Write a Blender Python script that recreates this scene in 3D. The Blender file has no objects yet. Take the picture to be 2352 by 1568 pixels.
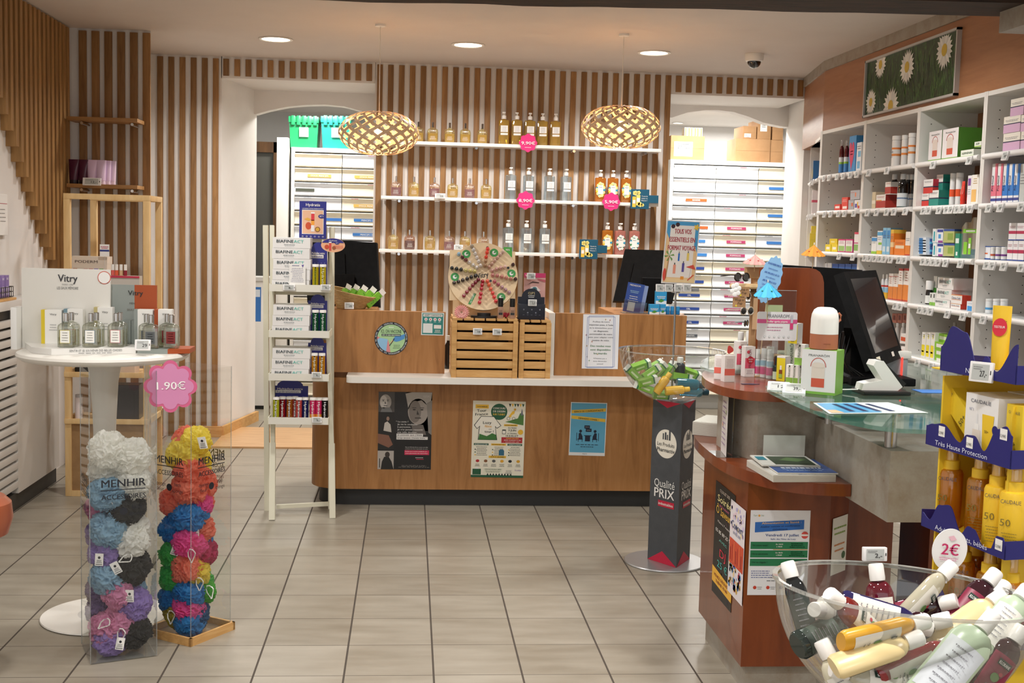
import bpy,bmesh,math,random
from mathutils import Vector,Matrix,noise
S=bpy.context.scene
COL=S.collection
# ---------------------------------------------------------------- camera
F=2779.6
CR=Vector((0.99616998,-0.08362265,0.02554663))
CU=Vector((-0.01787969,0.09118211,0.99567371))
CV=Vector((0.08559027,0.99231702,-0.08933773))
CP=Vector((0,0,1.49))
cam=bpy.data.cameras.new('camera')
cam.sensor_width=36;cam.lens=F/2352*36;cam.clip_start=.05;cam.clip_end=60
co=bpy.data.objects.new('camera',cam);COL.objects.link(co)
co.matrix_world=Matrix(((CR.x,CU.x,-CV.x,0),(CR.y,CU.y,-CV.y,0),(CR.z,CU.z,-CV.z,1.49),(0,0,0,1)))
S.camera=co
# ---------------------------------------------------------------- world, exposure
w=bpy.data.worlds.new('world');S.world=w;w.use_nodes=True
w.node_tree.nodes['Background'].inputs[0].default_value=(.95,.97,1.0,1)
w.node_tree.nodes['Background'].inputs[1].default_value=1.0
S.view_settings.view_transform='Standard';S.view_settings.look='None'
S.view_settings.gamma=1;S.view_settings.use_curve_mapping=False
S.view_settings.exposure=0.08
S.cycles.transparent_max_bounces=32
S.cycles.sample_clamp_indirect=6
# ceiling downlights: (x, y) on the ceiling; the lamp bodies are built further down
DOWN=[(-.85,7.74),(.34,7.67),(1.52,7.7),(-.85,5.6),(1.75,5.6),(.34,4.0),(1.6,3.4),(-1.0,3.2),(.34,1.6),(1.9,1.6),(-1.2,1.0),(.34,-.4)]
for x,y in DOWN:
    l=bpy.data.lights.new('downlight_beam','AREA');l.shape='DISK';l.size=.17;l.energy=17;l.color=(1,.975,.95)
    l.spread=math.radians(150)
    o=bpy.data.objects.new('downlight_beam',l);COL.objects.link(o);o.location=(x,y,2.63)
for x,y,e in [(-.75,9.9,22),(2.45,9.75,34),(-.9,11.4,10),(2.45,11.2,40),(3.2,12.0,20)]:
    l=bpy.data.lights.new('back_room_light','AREA');l.shape='DISK';l.size=.3;l.energy=e;l.color=(1,.97,.92)
    o=bpy.data.objects.new('back_room_light',l);COL.objects.link(o);o.location=(x,y,2.6)
# ---------------------------------------------------------------- pixel -> place helpers
def ray(x,y):return CV+CR*((x -1176)/F)+CU*((784 -y)/F)
def onp(x,y,ax,v):
    d=ray(x,y);return CP+d*((v -CP[ax])/d[ax])
def PX(x,y,v):return onp(x,y,0,v)
def PY(x,y,v):return onp(x,y,1,v)
def PZ(x,y,v=0):return onp(x,y,2,v)
# ---------------------------------------------------------------- materials
def lin(h):
    if isinstance(h,tuple):return h
    h=h.lstrip('#');h=''.join(c+c for c in h) if len(h)==3 else h;r=[int(h[i:i+2],16)/255 for i in (0,2,4)]
    return tuple((c/12.92 if c<=.04045 else ((c+.055)/1.055)**2.4) for c in r)
_m={}
def mat(h,rough=.5,metal=0.,emit=0.,coat=0.,sss=0.):
    k=(h,rough,metal,emit,coat,sss)
    if k in _m:return _m[k]
    m=bpy.data.materials.new('paint'+str(len(_m)));m.use_nodes=True
    b=m.node_tree.nodes['Principled BSDF']
    b.inputs['Base Color'].default_value=(*lin(h),1);b.inputs['Roughness'].default_value=rough
    b.inputs['Metallic'].default_value=metal;b.inputs['Coat Weight'].default_value=coat
    if sss:b.inputs['Subsurface Weight'].default_value=sss;b.inputs['Subsurface Radius'].default_value=(.01,.01,.01)
    if emit:
        b.inputs['Emission Color'].default_value=(*lin(h),1);b.inputs['Emission Strength'].default_value=emit
    _m[k]=m;return m
def clear(h='#ffffff',gloss=.08,alpha=0.,rough=.03,key=''):
    """clear plastic / glass: straight-through tint, fresnel gloss, optional body colour"""
    k=('clear',h,gloss,alpha,rough)
    if k in _m:return _m[k]
    m=bpy.data.materials.new('clear'+str(len(_m)));m.use_nodes=True;n=m.node_tree.nodes;L=m.node_tree.links
    n.clear();out=n.new('ShaderNodeOutputMaterial')
    t=n.new('ShaderNodeBsdfTransparent');t.inputs[0].default_value=(*lin(h),1)
    g=n.new('ShaderNodeBsdfGlossy');g.inputs['Roughness'].default_value=rough;g.inputs[0].default_value=(1,1,1,1)
    fr=n.new('ShaderNodeLayerWeight');fr.inputs[0].default_value=.25
    mu=n.new('ShaderNodeMath');mu.operation='MULTIPLY_ADD';mu.inputs[1].default_value=.55;mu.inputs[2].default_value=gloss
    L.new(fr.outputs['Fresnel'],mu.inputs[0]);mu.use_clamp=True
    src=t.outputs[0]
    if alpha:
        d=n.new('ShaderNodeBsdfDiffuse');d.inputs[0].default_value=(*lin(h),1)
        mx=n.new('ShaderNodeMixShader');mx.inputs[0].default_value=alpha
        L.new(t.outputs[0],mx.inputs[1]);L.new(d.outputs[0],mx.inputs[2]);src=mx.outputs[0]
    m2=n.new('ShaderNodeMixShader');L.new(mu.outputs[0],m2.inputs[0]);L.new(src,m2.inputs[1]);L.new(g.outputs[0],m2.inputs[2])
    L.new(m2.outputs[0],out.inputs[0]);_m[k]=m;return m
def ramp(n,stops):
    r=n.new('ShaderNodeValToRGB');e=r.color_ramp.elements
    while len(e)<len(stops):e.new(.5)
    for el,(p,c) in zip(e,stops):el.position=p;el.color=(*lin(c),1)
    return r
def noisy(name,stops,scale=(1,1,1),ns=5.,detail=6,dist=0.,rough=.5,bump=.0,coat=0.,random_shift=False,metal=0.,nrough=.6,spec=None):
    m=bpy.data.materials.new(name);m.use_nodes=True;n=m.node_tree.nodes;L=m.node_tree.links
    b=n['Principled BSDF'];b.inputs['Roughness'].default_value=rough;b.inputs['Coat Weight'].default_value=coat;b.inputs['Metallic'].default_value=metal
    if spec is not None:b.inputs['Specular IOR Level'].default_value=spec
    tc=n.new('ShaderNodeTexCoord');mp=n.new('ShaderNodeMapping');mp.inputs['Scale'].default_value=scale
    L.new(tc.outputs['Object'],mp.inputs[0]);nz=n.new('ShaderNodeTexNoise')
    nz.inputs['Scale'].default_value=ns;nz.inputs['Detail'].default_value=detail;nz.inputs['Distortion'].default_value=dist;nz.inputs['Roughness'].default_value=nrough
    L.new(mp.outputs[0],nz.inputs['Vector']);r=ramp(n,stops);L.new(nz.outputs['Fac'],r.inputs[0]);L.new(r.outputs[0],b.inputs['Base Color'])
    if bump:
        bp=n.new('ShaderNodeBump');bp.inputs['Strength'].default_value=bump;bp.inputs['Distance'].default_value=.004
        L.new(nz.outputs['Fac'],bp.inputs['Height']);L.new(bp.outputs[0],b.inputs['Normal'])
    m['nz']=1;return m
def slatwood(name,base,var,axis=0,pitch=.076):
    """oak battens, each batten its own tone"""
    m=noisy(name,[(.3,base[0]),(.7,base[1])],scale=(9,9,.8),ns=4,detail=8,dist=.6,rough=.55)
    n=m.node_tree.nodes;L=m.node_tree.links;b=n['Principled BSDF'];tc=n['Texture Coordinate'];r=n['Color Ramp']
    sp=n.new('ShaderNodeSeparateXYZ');L.new(tc.outputs['Object'],sp.inputs[0])
    mu=n.new('ShaderNodeMath');mu.operation='DIVIDE';mu.inputs[1].default_value=pitch;L.new(sp.outputs[axis],mu.inputs[0])
    fl=n.new('ShaderNodeMath');fl.operation='ROUND';L.new(mu.outputs[0],fl.inputs[0])
    wn=n.new('ShaderNodeTexWhiteNoise');wn.noise_dimensions='1D';L.new(fl.outputs[0],wn.inputs['W'])
    hs=n.new('ShaderNodeMapRange');hs.inputs['To Min'].default_value=1 -var;hs.inputs['To Max'].default_value=1+var;L.new(wn.outputs['Value'],hs.inputs[0])
    mx=n.new('ShaderNodeVectorMath');mx.operation='SCALE';L.new(r.outputs[0],mx.inputs[0]);L.new(hs.outputs[0],mx.inputs['Scale'])
    L.new(mx.outputs[0],b.inputs['Base Color']);return m
OAK=slatwood('oak batten',('#80592f','#a67c4c'),.2)
OAKY=slatwood('oak batten side',('#8c6536','#b0854e'),.15,axis=1,pitch=.08)
LAM=noisy('warm oak laminate',[(.25,'#86582f'),(.5,'#a97644'),(.8,'#b98755')],scale=(6,6,.55),ns=3.2,detail=9,dist=1.2,rough=.42,spec=.4)
CHERRY=noisy('cherry veneer',[(.2,'#62280f'),(.6,'#83401f'),(.9,'#924c29')],scale=(3,3,.5),ns=4,detail=7,dist=.8,rough=.28,coat=.25)
BULK=noisy('bulkhead veneer',[(.2,'#9a6440'),(.6,'#ac7750'),(.9,'#b8865f')],scale=(1,.6,6),ns=5,detail=7,dist=.5,rough=.4)
PINE=noisy('pine',[(.2,'#b78545'),(.55,'#cfa062'),(.85,'#ddb67c')],scale=(1.2,5,9),ns=5,detail=7,dist=.9,rough=.6)
PINEL=noisy('pale pine',[(.2,'#cfa468'),(.6,'#e2bf88'),(.9,'#ecd0a0')],scale=(4,4,.8),ns=5,detail=6,dist=.5,rough=.6)
CONC=noisy('concrete laminate',[(.3,'#74502f'),(.37,'#978a7a'),(.6,'#a8a297'),(.8,'#908a80')],ns=9,detail=12,rough=.5,nrough=.72)
BEAM=noisy('old beam',[(.3,'#1c120c'),(.6,'#3d281a'),(.8,'#5a3d28')],scale=(.8,6,9),ns=6,detail=10,dist=1,rough=.8,bump=.6)
PLASTER=noisy('white plaster',[(.3,'#e2ddd8'),(.7,'#e9e5e0')],ns=2.5,rough=.7,bump=.05)
CEILM=noisy('ceiling plaster',[(.3,'#d2c8c0'),(.7,'#d8cfc7')],ns=1.5,rough=.8,bump=.04)
WALLG=noisy('greige wall',[(.3,'#c9c2b8'),(.7,'#d2ccc3')],ns=2,rough=.7)
WHT=mat('#f1eee8',.35);WHT2=mat('#e9e5dc',.4);CREAM=mat('#ece6d2',.45);BLK=mat('#141414',.35);DK=mat('#262626',.5)
PAPER=mat('#f2f0ec',.55);STEEL=mat('#b8b8b8',.25,1.);CHROME=mat('#dddddd',.12,1.)
def floor_mat():
    m=bpy.data.materials.new('floor tiles');m.use_nodes=True;n=m.node_tree.nodes;L=m.node_tree.links
    b=n['Principled BSDF'];tc=n.new('ShaderNodeTexCoord');sp=n.new('ShaderNodeSeparateXYZ');L.new(tc.outputs['Object'],sp.inputs[0])
    def M(op,a,b_=None,c=None):
        q=n.new('ShaderNodeMath');q.operation=op
        for i,v in enumerate((a,b_,c)):
            if v is None:continue
            if hasattr(v,'node'):L.new(v,q.inputs[i])
            else:q.inputs[i].default_value=v
        return q.outputs[0]
    def edge(s,off,hw):
        t=M('DIVIDE',M('ADD',s,off),.3);fr=M('ABSOLUTE',M('SUBTRACT',M('SUBTRACT',t,M('FLOOR',t)),.5))
        return M('GREATER_THAN',fr,.5 -hw/.3),M('FLOOR',t)
    ex,ix=edge(sp.outputs[0],.494+9,.0034);ey,iy=edge(sp.outputs[1],-3.966+9,.0016)
    cb=n.new('ShaderNodeCombineXYZ');L.new(ix,cb.inputs[0]);L.new(iy,cb.inputs[1])
    wn=n.new('ShaderNodeTexWhiteNoise');L.new(cb.outputs[0],wn.inputs['Vector'])
    mp=n.new('ShaderNodeMapping');mp.inputs['Scale'].default_value=(1.2,5,1);L.new(tc.outputs['Object'],mp.inputs[0])
    nz=n.new('ShaderNodeTexNoise');nz.inputs['Scale'].default_value=2.2;nz.inputs['Detail'].default_value=8;nz.inputs['Roughness'].default_value=.62
    L.new(mp.outputs[0],nz.inputs['Vector'])
    fac=M('MULTIPLY_ADD',wn.outputs['Value'],.22,M('SUBTRACT',nz.outputs['Fac'],.11))
    r=ramp(n,[(.25,'#8b8272'),(.75,'#a39b8c')]);L.new(fac,r.inputs[0])
    g=M('MAXIMUM',ex,ey);mx=n.new('ShaderNodeMix');mx.data_type='RGBA'
    L.new(g,mx.inputs[0]);L.new(r.outputs[0],mx.inputs[6]);mx.inputs[7].default_value=(*lin('#4a4138'),1)
    L.new(mx.outputs[2],b.inputs['Base Color'])
    ro=M('MULTIPLY_ADD',nz.outputs['Fac'],.25,.22);L.new(M('MAXIMUM',ro,M('MULTIPLY',g,.9)),b.inputs['Roughness'])
    bp=n.new('ShaderNodeBump');bp.inputs['Strength'].default_value=.35;bp.inputs['Distance'].default_value=.002
    L.new(M('SUBTRACT',1.,g),bp.inputs['Height']);L.new(bp.outputs[0],b.inputs['Normal'])
    return m
# ---------------------------------------------------------------- mesh builder
_tx={}
def text_mesh(s,bold):
    k=(s,bold)
    if k not in _tx:
        c=bpy.data.curves.new('t','FONT');c.body=s;c.resolution_u=2;c.offset=0.
        o=bpy.data.objects.new('t',c);me=bpy.data.meshes.new_from_object(o)
        vs=[tuple(v.co) for v in me.vertices];fs=[tuple(p.vertices) for p in me.polygons]
        bpy.data.objects.remove(o);bpy.data.meshes.remove(me);bpy.data.curves.remove(c)
        if not vs:vs=[(0,0,0)];fs=[]
        x0=min(v[0] for v in vs);x1=max(v[0] for v in vs)
        _tx[k]=([(v[0]-x0,v[1]) for v in vs],fs,max(x1 -x0,1e-4))
    return _tx[k]
class MB:
    def __init__(s):s.v=[];s.f=[];s.mi=[];s.ms=[];s.M=Matrix.Identity(4)
    def k(s,m):
        if isinstance(m,str):m=mat(m)
        if m not in s.ms:s.ms.append(m)
        return s.ms.index(m)
    def add(s,vs,fs,m):
        b=len(s.v);i=s.k(m);s.v+=[s.M @Vector(v) for v in vs]
        for f in fs:s.f.append([b+j for j in f]);s.mi.append(i)
        return s
    def box(s,x0,y0,z0,x1,y1,z1,m,bev=0.):
        if bev:
            bm=bmesh.new();bmesh.ops.create_cube(bm,size=1,matrix=Matrix.Translation(((x0+x1)/2,(y0+y1)/2,(z0+z1)/2))@Matrix.Diagonal((x1 -x0,y1 -y0,z1 -z0,1)))
            bmesh.ops.bevel(bm,geom=bm.edges[:],offset=bev,segments=2,affect='EDGES',profile=.6)
            bm.verts.index_update();s.add([v.co for v in bm.verts],[[v.index for v in f.verts] for f in bm.faces],m);bm.free();return s
        return s.add([(x0,y0,z0),(x1,y0,z0),(x1,y1,z0),(x0,y1,z0),(x0,y0,z1),(x1,y0,z1),(x1,y1,z1),(x0,y1,z1)],
                     [(0,3,2,1),(4,5,6,7),(0,1,5,4),(1,2,6,5),(2,3,7,6),(3,0,4,7)],m)
    def bar(s,a,b,wx,wy,m,up=(0,0,1)):
        """rectangular bar from a to b, section wx (across) x wy"""
        a=Vector(a);b=Vector(b);d=(b -a).normalized();u=Vector(up)
        if abs(d.dot(u))>.98:u=Vector((0,1,0))
        x=d.cross(u).normalized();y=x.cross(d).normalized()
        vs=[p+x*(i*wx/2)+y*(j*wy/2) for p in (a,b) for i,j in ((-1,-1),(1,-1),(1,1),(-1,1))]
        return s.add(vs,[(0,3,2,1),(4,5,6,7),(0,1,5,4),(1,2,6,5),(2,3,7,6),(3,0,4,7)],m)
    def prism(s,pts,a,b,m,plane='z'):
        """extrude 2-D outline from a to b along an axis"""
        f={'z':lambda p,t:(p[0],p[1],t),'y':lambda p,t:(p[0],t,p[1]),'x':lambda p,t:(t,p[0],p[1])}[plane]
        n=len(pts);vs=[f(p,a) for p in pts]+[f(p,b) for p in pts]
        return s.add(vs,[list(range(n))[::-1],list(range(n,2*n))]+[(i,(i+1)%n,n+(i+1)%n,n+i) for i in range(n)],m)
    def lathe(s,prof,m,seg=20,c=(0,0,0),sx=1.,sy=1.,p=2.,closed=True):
        vs=[];fs=[]
        for r,z in prof:
            for i in range(seg):
                t=2*math.pi*i/seg;ca,sa=math.cos(t),math.sin(t)
                q=1 if p==2 else (abs(ca)**p+abs(sa)**p)**(-1/p)
                vs.append((c[0]+r*q*ca*sx,c[1]+r*q*sa*sy,c[2]+z))
        for j in range(len(prof)-1):
            for i in range(seg):a=j*seg+i;b=j*seg+(i+1)%seg;fs.append((a,b,b+seg,a+seg))
        if closed:fs.append(list(range(seg))[::-1]);fs.append([(len(prof)-1)*seg+i for i in range(seg)])
        return s.add(vs,fs,m)
    def cyl(s,a,b,r,m,r2=None,seg=12):
        a=Vector(a);b=Vector(b);d=(b -a);L=d.length;q=d.to_track_quat('Z','Y').to_matrix().to_4x4()
        old=s.M;s.M=old @Matrix.Translation(a)@q;s.lathe([(r,0),(r if r2 is None else r2,L)],m,seg);s.M=old;return s
    def tube(s,path,r,m,seg=6,closed=False):
        P=[Vector(p) for p in path];n=len(P);vs=[];fs=[];up=Vector((0.13,.07,1)).normalized()
        for i in range(n):
            d=(P[(i+1)%n]-P[i -1]) if closed else (P[min(i+1,n -1)]-P[max(i -1,0)])
            d.normalize();x=d.cross(up)
            if x.length<.05:x=d.cross(Vector((1,0,0)))
            x.normalize();y=x.cross(d)
            vs+=[P[i]+x*(r*math.cos(t))+y*(r*math.sin(t)) for t in [2*math.pi*j/seg for j in range(seg)]]
        for i in range(n if closed else n -1):
            for j in range(seg):
                a=i*seg+j;b=i*seg+(j+1)%seg;c=((i+1)%n)*seg
                fs.append((a,b,c+(j+1)%seg,c+j))
        if not closed:fs.append(list(range(seg))[::-1]);fs.append([(n -1)*seg+j for j in range(seg)])
        return s.add(vs,fs,m)
    def sphere(s,c,r,m,seg=12,sx=1,sy=1,sz=1):
        pr=[(r*math.sin(math.pi*i/(seg // 2))+1e-5,-r*math.cos(math.pi*i/(seg // 2))*sz) for i in range(seg // 2+1)]
        return s.lathe(pr,m,seg,c,sx,sy)
    def pan(s,o,u,v,e=.0005):return Pan(s,o,u,v,e)
    def build(s,name,parent=None,smooth=True,ang=.6):
        me=bpy.data.meshes.new(name);me.from_pydata([tuple(v) for v in s.v],[],s.f)
        for m in s.ms:me.materials.append(m)
        me.polygons.foreach_set('material_index',s.mi)
        if smooth:me.shade_smooth();me.set_sharp_from_angle(angle=ang)
        me.update();o=bpy.data.objects.new(name,me);COL.objects.link(o)
        if parent:o.parent=parent
        return o
class Pan:
    """flat print on a surface: local metres from a corner, thin layers"""
    def __init__(s,mb,o,u,v,e):s.mb=mb;s.o=Vector(o);s.u=Vector(u).normalized();s.w=Vector(v).normalized();s.n=s.u.cross(s.w);s.e=e
    def q(s,a,b,l):return s.o+s.u*a+s.w*b+s.n*(s.e*l)
    def poly(s,pts,m,l=1):s.mb.add([s.q(a,b,l) for a,b in pts],[list(range(len(pts)))],m);return s
    def r(s,a0,b0,a1,b1,m,l=1):return s.poly([(a0,b0),(a1,b0),(a1,b1),(a0,b1)],m,l)
    def d(s,a,b,r,m,l=1,ry=None,n=20):return s.poly([(a+r*math.cos(t),b+(ry or r)*math.sin(t)) for t in [2*math.pi*i/n for i in range(n)]],m,l)
    def burst(s,a,b,r,m,l=1,lobes=8,amp=.1,n=64):return s.poly([(a+r*(1+amp*math.cos(lobes*t))*math.cos(t),b+r*(1+amp*math.cos(lobes*t))*math.sin(t)) for t in [2*math.pi*i/n for i in range(n)]],m,l)
    def line(s,pts,w_,m,l=2):
        for (x0,y0),(x1,y1) in zip(pts,pts[1:]):
            dx,dy=x1 -x0,y1 -y0;L=math.hypot(dx,dy) or 1;nx,ny=-dy/L*w_/2,dx/L*w_/2
            s.poly([(x0+nx,y0+ny),(x0 -nx,y0 -ny),(x1 -nx,y1 -ny),(x1+nx,y1+ny)],m,l)
        return s
    def t(s,txt,a,b,h,m,w=None,al='c',l=3,bold=False,rot=0.):
        """text with cap height h; baseline b; w fixes the width"""
        vs,fs,W=text_mesh(txt,0);sc=h/.7;sx=(w/W) if w else sc;L=W*sx
        off={'c':-L/2,'l':0,'r':-L}[al];c,sn=math.cos(rot),math.sin(rot)
        pp=[(off+x*sx,y*sc) for x,y in vs]
        for k in ((0,.045) if bold else (0,)):
            e=k*h;s.mb.add([s.q(a+(x+e)*c -y*sn,b+(x+e)*sn+y*c,l+(.5 if k else 0)) for x,y in pp],fs,m)
        return s
    def lines(s,a,b,w,n,dy,m,th=None,al='c',seed=0):
        """rows of unreadably small print"""
        rn=random.Random(seed+n)
        for i in range(n):
            L=w*rn.uniform(.7,1);x0=a -L/2 if al=='c' else a
            x=x0
            while x<x0+L:
                k=min(rn.uniform(.04,.14)*w,x0+L -x);s.r(x,b -i*dy,x+k,b -i*dy+(th or dy*.42),m,2);x+=k+.025*w
        return s
def P3(p):return p if p else None
def tag(o,label,cat,group=None):
    o['label']=label;o['category']=cat
    if group:o['group']=group
    return o
def struct(o):o['kind']='structure';return o
def thing(name,label,cat,loc=(0,0,0),rz=0,group=None):
    o=bpy.data.objects.new(name,None);COL.objects.link(o);o.location=loc;o.rotation_euler=(0,0,rz);o.empty_display_size=.02
    return tag(o,label,cat,group)
def dup(root,loc,rot=None,label=None,group=None,scale=None):
    r=root.copy();COL.objects.link(r);r.location=loc
    if rot is not None:r.rotation_euler=rot
    if label:r['label']=label
    if group:r['group']=group
    if scale:r.scale=scale
    for ch in list(root.children):
        c=ch.copy();COL.objects.link(c);c.parent=r
        for g in ch.children:
            d=g.copy();COL.objects.link(d);d.parent=c
    return r
ORD=['first','second','third','fourth','fifth','sixth','seventh','eighth','ninth','tenth','eleventh','twelfth']
def pos(i,n,a='left',b='right'):
    if n==1:return 'the only one'
    return a+'most' if i==0 else (b+'most' if i==n -1 else ORD[i]+' from the '+a)
# ================================================================ the room
FL=floor_mat()
def sbox(name,x0,y0,z0,x1,y1,z1,m):return struct(MB().box(x0,y0,z0,x1,y1,z1,m).build(name,smooth=False))
sbox('floor',-3.4,-2,-.06,4.2,13,0,FL)
sbox('ceiling',-3.4,-2,2.65,4.2,8.66,2.75,CEILM)
sbox('wall_left',-2.2,-2,0,-2.1,7.6,2.65,PLASTER)
sbox('wall_right',2.96,-2,0,3.05,8.6,2.65,PLASTER)
ZT=2.505
# the pier at the left with its return
b=MB().prism([(-2.2,7.62),(-1.585,7.62),(-1.80,8.64),(-2.2,8.64)],0,2.65,PLASTER);struct(b.build('wall_corner',smooth=False))
b=MB().prism([(-1.9,8.64),(-1.315,8.64),(-1.165,9.36),(-1.9,9.36)],0,2.65,PLASTER);struct(b.build('wall_back_left',smooth=False))
struct(MB().box(-.262,8.64,0,1.83,9.36,2.65,PLASTER).build('wall_back',smooth=False))
xr=PY(1802,400,9.36).x
struct(MB().prism([(2.83,8.64),(3.05,8.64),(3.05,9.36),(xr,9.36)],0,2.65,PLASTER).build('wall_back_right',smooth=False))
struct(MB().box(-1.32,8.64,ZT,-.26,9.36,2.65,PLASTER).box(1.83,8.64,ZT,2.83,9.36,2.65,PLASTER).build('wall_lintel',smooth=False))
def arch_wall(name,x0,x1,pix):
    """thin inner wall over a doorway, cut by a shallow arch"""
    P=[PY(px,py,9.3) for px,py in pix];pts=[(x0,2.6),(x0,P[0].z)]+[(p.x,p.z) for p in P]+[(x1,P[-1].z),(x1,2.6)]
    struct(MB().prism(pts,9.3,9.42,PLASTER,'y').build(name,smooth=False))
arch_wall('wall_left_arch',-1.2,-.2,[(588,262),(620,253),(660,245),(700,241),(745,240),(790,244),(830,255),(862,268)])
arch_wall('wall_right_arch',1.8,3.0,[(1543,270),(1580,258),(1620,253),(1650,253),(1685,257),(1720,268),(1755,282),(1800,291)])
# rooms beyond the doorways
GRW=noisy('grey back wall',[(.3,'#cccac8'),(.7,'#d6d4d2')],ns=2,rough=.7)
sbox('wall_far',-3.4,12.6,0,4.2,12.7,2.7,GRW);sbox('wall_far_left',-2.4,9.36,0,-2.3,12.6,2.7,GRW);sbox('wall_far_right',3.9,9.36,0,4.0,12.6,2.7,GRW)
sbox('ceiling_back',-3.4,8.66,2.65,4.2,12.7,2.75,PLASTER)
# a recessed light in the right back room
p=PZ(1563,300,2.645)
# wooden threshold and skirting boards at the left doorway
THR=noisy('threshold oak',[(.2,'#b98b5a'),(.7,'#d9b183')],scale=(1,7,1),ns=5,rough=.35)
struct(MB().box(-1.3,8.17,.0,-.45,8.98,.012,THR).build('trim_1',smooth=False))
struct(MB().prism([(-1.6,8.595),(-1.3,8.595),(-1.3,8.625),(-1.6,8.625)],0,.075,PINE).prism([(-1.31,8.6),(-1.29,8.6),(-1.135,9.36),(-1.16,9.36)],0,.075,PINE).build('baseboard_left',smooth=False))
# dark door frames glimpsed in the left back room
b=MB();DW=noisy('dark door wood',[(.3,'#5a3d24'),(.7,'#7a5634')],scale=(5,5,.6),rough=.5)
b.box(-1.62,11.9,0,-1.5,12.0,2.3,DW).box(-1.32,11.9,0,-1.2,12.0,2.3,DW).box(-1.62,11.9,2.2,-1.2,12,2.3,DW).box(-1.5,11.95,0,-1.32,12,2.2,'#6b6a63')
struct(b.build('door_1',smooth=False))
# ---- oak battens
def slats(name,x0,x1,y,z0,z1,n,w=.039,d=.016,m=OAK):
    b=MB()
    for i in range(n):
        x=x0+(x1 -x0)*i/(n -1);b.box(x -w/2,y -d,z0,x+w/2,y,z1,m,.0015)
    return struct(b.build(name))
xs=[PY(px,100,7.6).x for px in (189,336)];slats('trim_2',xs[0],xs[1],7.618,0,2.635,6,w=.045)
xs=[PY(px,500,8.6).x for px in (366,493)];slats('trim_3',xs[0],xs[1],8.638,0,2.635,6)
xs=[PY(px,160,8.6).x for px in (518,848)];slats('trim_4',xs[0],xs[1],8.638,ZT+.015,2.635,14)
xs=[PY(px,250,8.6).x for px in (872,1535)];slats('trim_5',xs[0]-.002,xs[1],8.638,0,2.635,28)
xs=[PY(px,190,8.6).x for px in (1561,1842)];slats('trim_6',xs[0],xs[1],8.638,ZT+.015,2.635,13)
# side wall battens with stepped lower ends above the sloping plaster
b=MB();y=7.53;i=0
while y>3.2:
    zb=PX(134,610,-2.06).z+(7.25 -y)*.945
    if zb>2.6:break
    b.box(-2.10,y -.022,max(zb,.2),-2.045,y+.022,2.64,OAKY,.0015);y-=.08
struct(b.build('trim_7'))
# closed front: shop window wall behind the viewpoint, daylight falls through its opening
sbox('wall_front',-2.2,-2.1,0,3.05,-2.0,.5,PLASTER)
# ---- right bulkhead above the shelving
XB=2.665
sbox('wall_right_bulkhead',XB,2.0,2.19,2.96,7.78,2.585,BULK)
struct(MB().prism([(XB,7.78),(2.96,7.78),(2.96,8.64),(2.815,8.64)],2.14,2.585,BULK).build('wall_right_bulkhead_corner',smooth=False))
struct(MB().box(XB -.012,2.0,2.585,2.96,7.78,2.65,CONC).prism([(XB -.012,7.78),(2.96,7.78),(2.96,8.64),(2.80,8.64)],2.585,2.65,CONC).build('trim_8',smooth=False))
p=PY(2294,76,4.7)
struct(MB().box(p.x,3.0,p.z,2.7,4.7,2.65,CONC).build('trim_9',smooth=False))
# old dark ceiling beam
b=MB();n=40;vs=[];fs=[]
for i in range(n+1):
    x=-3+5.95*i/n;zb=2.352+.02*(x+.6)/1.0*.9+.006*noise.noise(Vector((x*3,0,0)))+.004*noise.noise(Vector((x*11,0,0)))
    vs+=[(x,4.5,zb),(x,4.8,zb+.004),(x,4.8,2.66),(x,4.5,2.66)]
for i in range(n):
    for j in range(4):a=i*4+j;c=i*4+(j+1)%4;fs.append((a,a+4,c+4,c))
b.add(vs,fs,BEAM);struct(b.build('ceiling_beam'))
# ---- recessed ceiling lights
EM=mat('#fff4e2',.5,0,9.)
lamps=[]
for i,(x,y) in enumerate(DOWN[:3]):
    lab=['leftmost of the three round recessed lights in the white ceiling','middle one of the three round recessed lights in the white ceiling','rightmost of the three round recessed lights, nearest the domed camera'][i]
    t=thing('recessed_light',lab,'ceiling light',(x,y,2.65),0,'round recessed ceiling lights')
    MB().lathe([(.086,0),(.104,-.001),(.106,-.004),(.1,-.008),(.087,-.006)],WHT,32,closed=False).build('trim_ring',t)
    MB().lathe([(.001,-.003),(.087,-.003)],EM,32,closed=False).build('diffuser',t)
t=thing('recessed_light','small round light in the ceiling of the room behind the right arch','ceiling light',(2.70,12.3,2.65))
MB().lathe([(.05,0),(.062,-.004),(.05,-.006)],WHT,20,closed=False).build('trim_ring',t);MB().lathe([(.001,-.003),(.05,-.003)],EM,20,closed=False).build('diffuser',t)
# ---- dome camera
p=PZ(1733,124,2.65);t=thing('dome_camera','white dome security camera with a dark bubble on the ceiling','security camera',p)
MB().lathe([(.058,0),(.060,-.004),(.058,-.035),(.052,-.045),(.044,-.048)],WHT,32).build('housing',t)
MB().lathe([(.043,-.046)]+[(.043*math.cos(a*.157),-.046 -.043*math.sin(a*.157)) for a in range(1,10)]+[(.001,-.09)],mat('#0a0a0c',.08,0,0,1.),32,closed=False).build('bubble',t)
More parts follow.
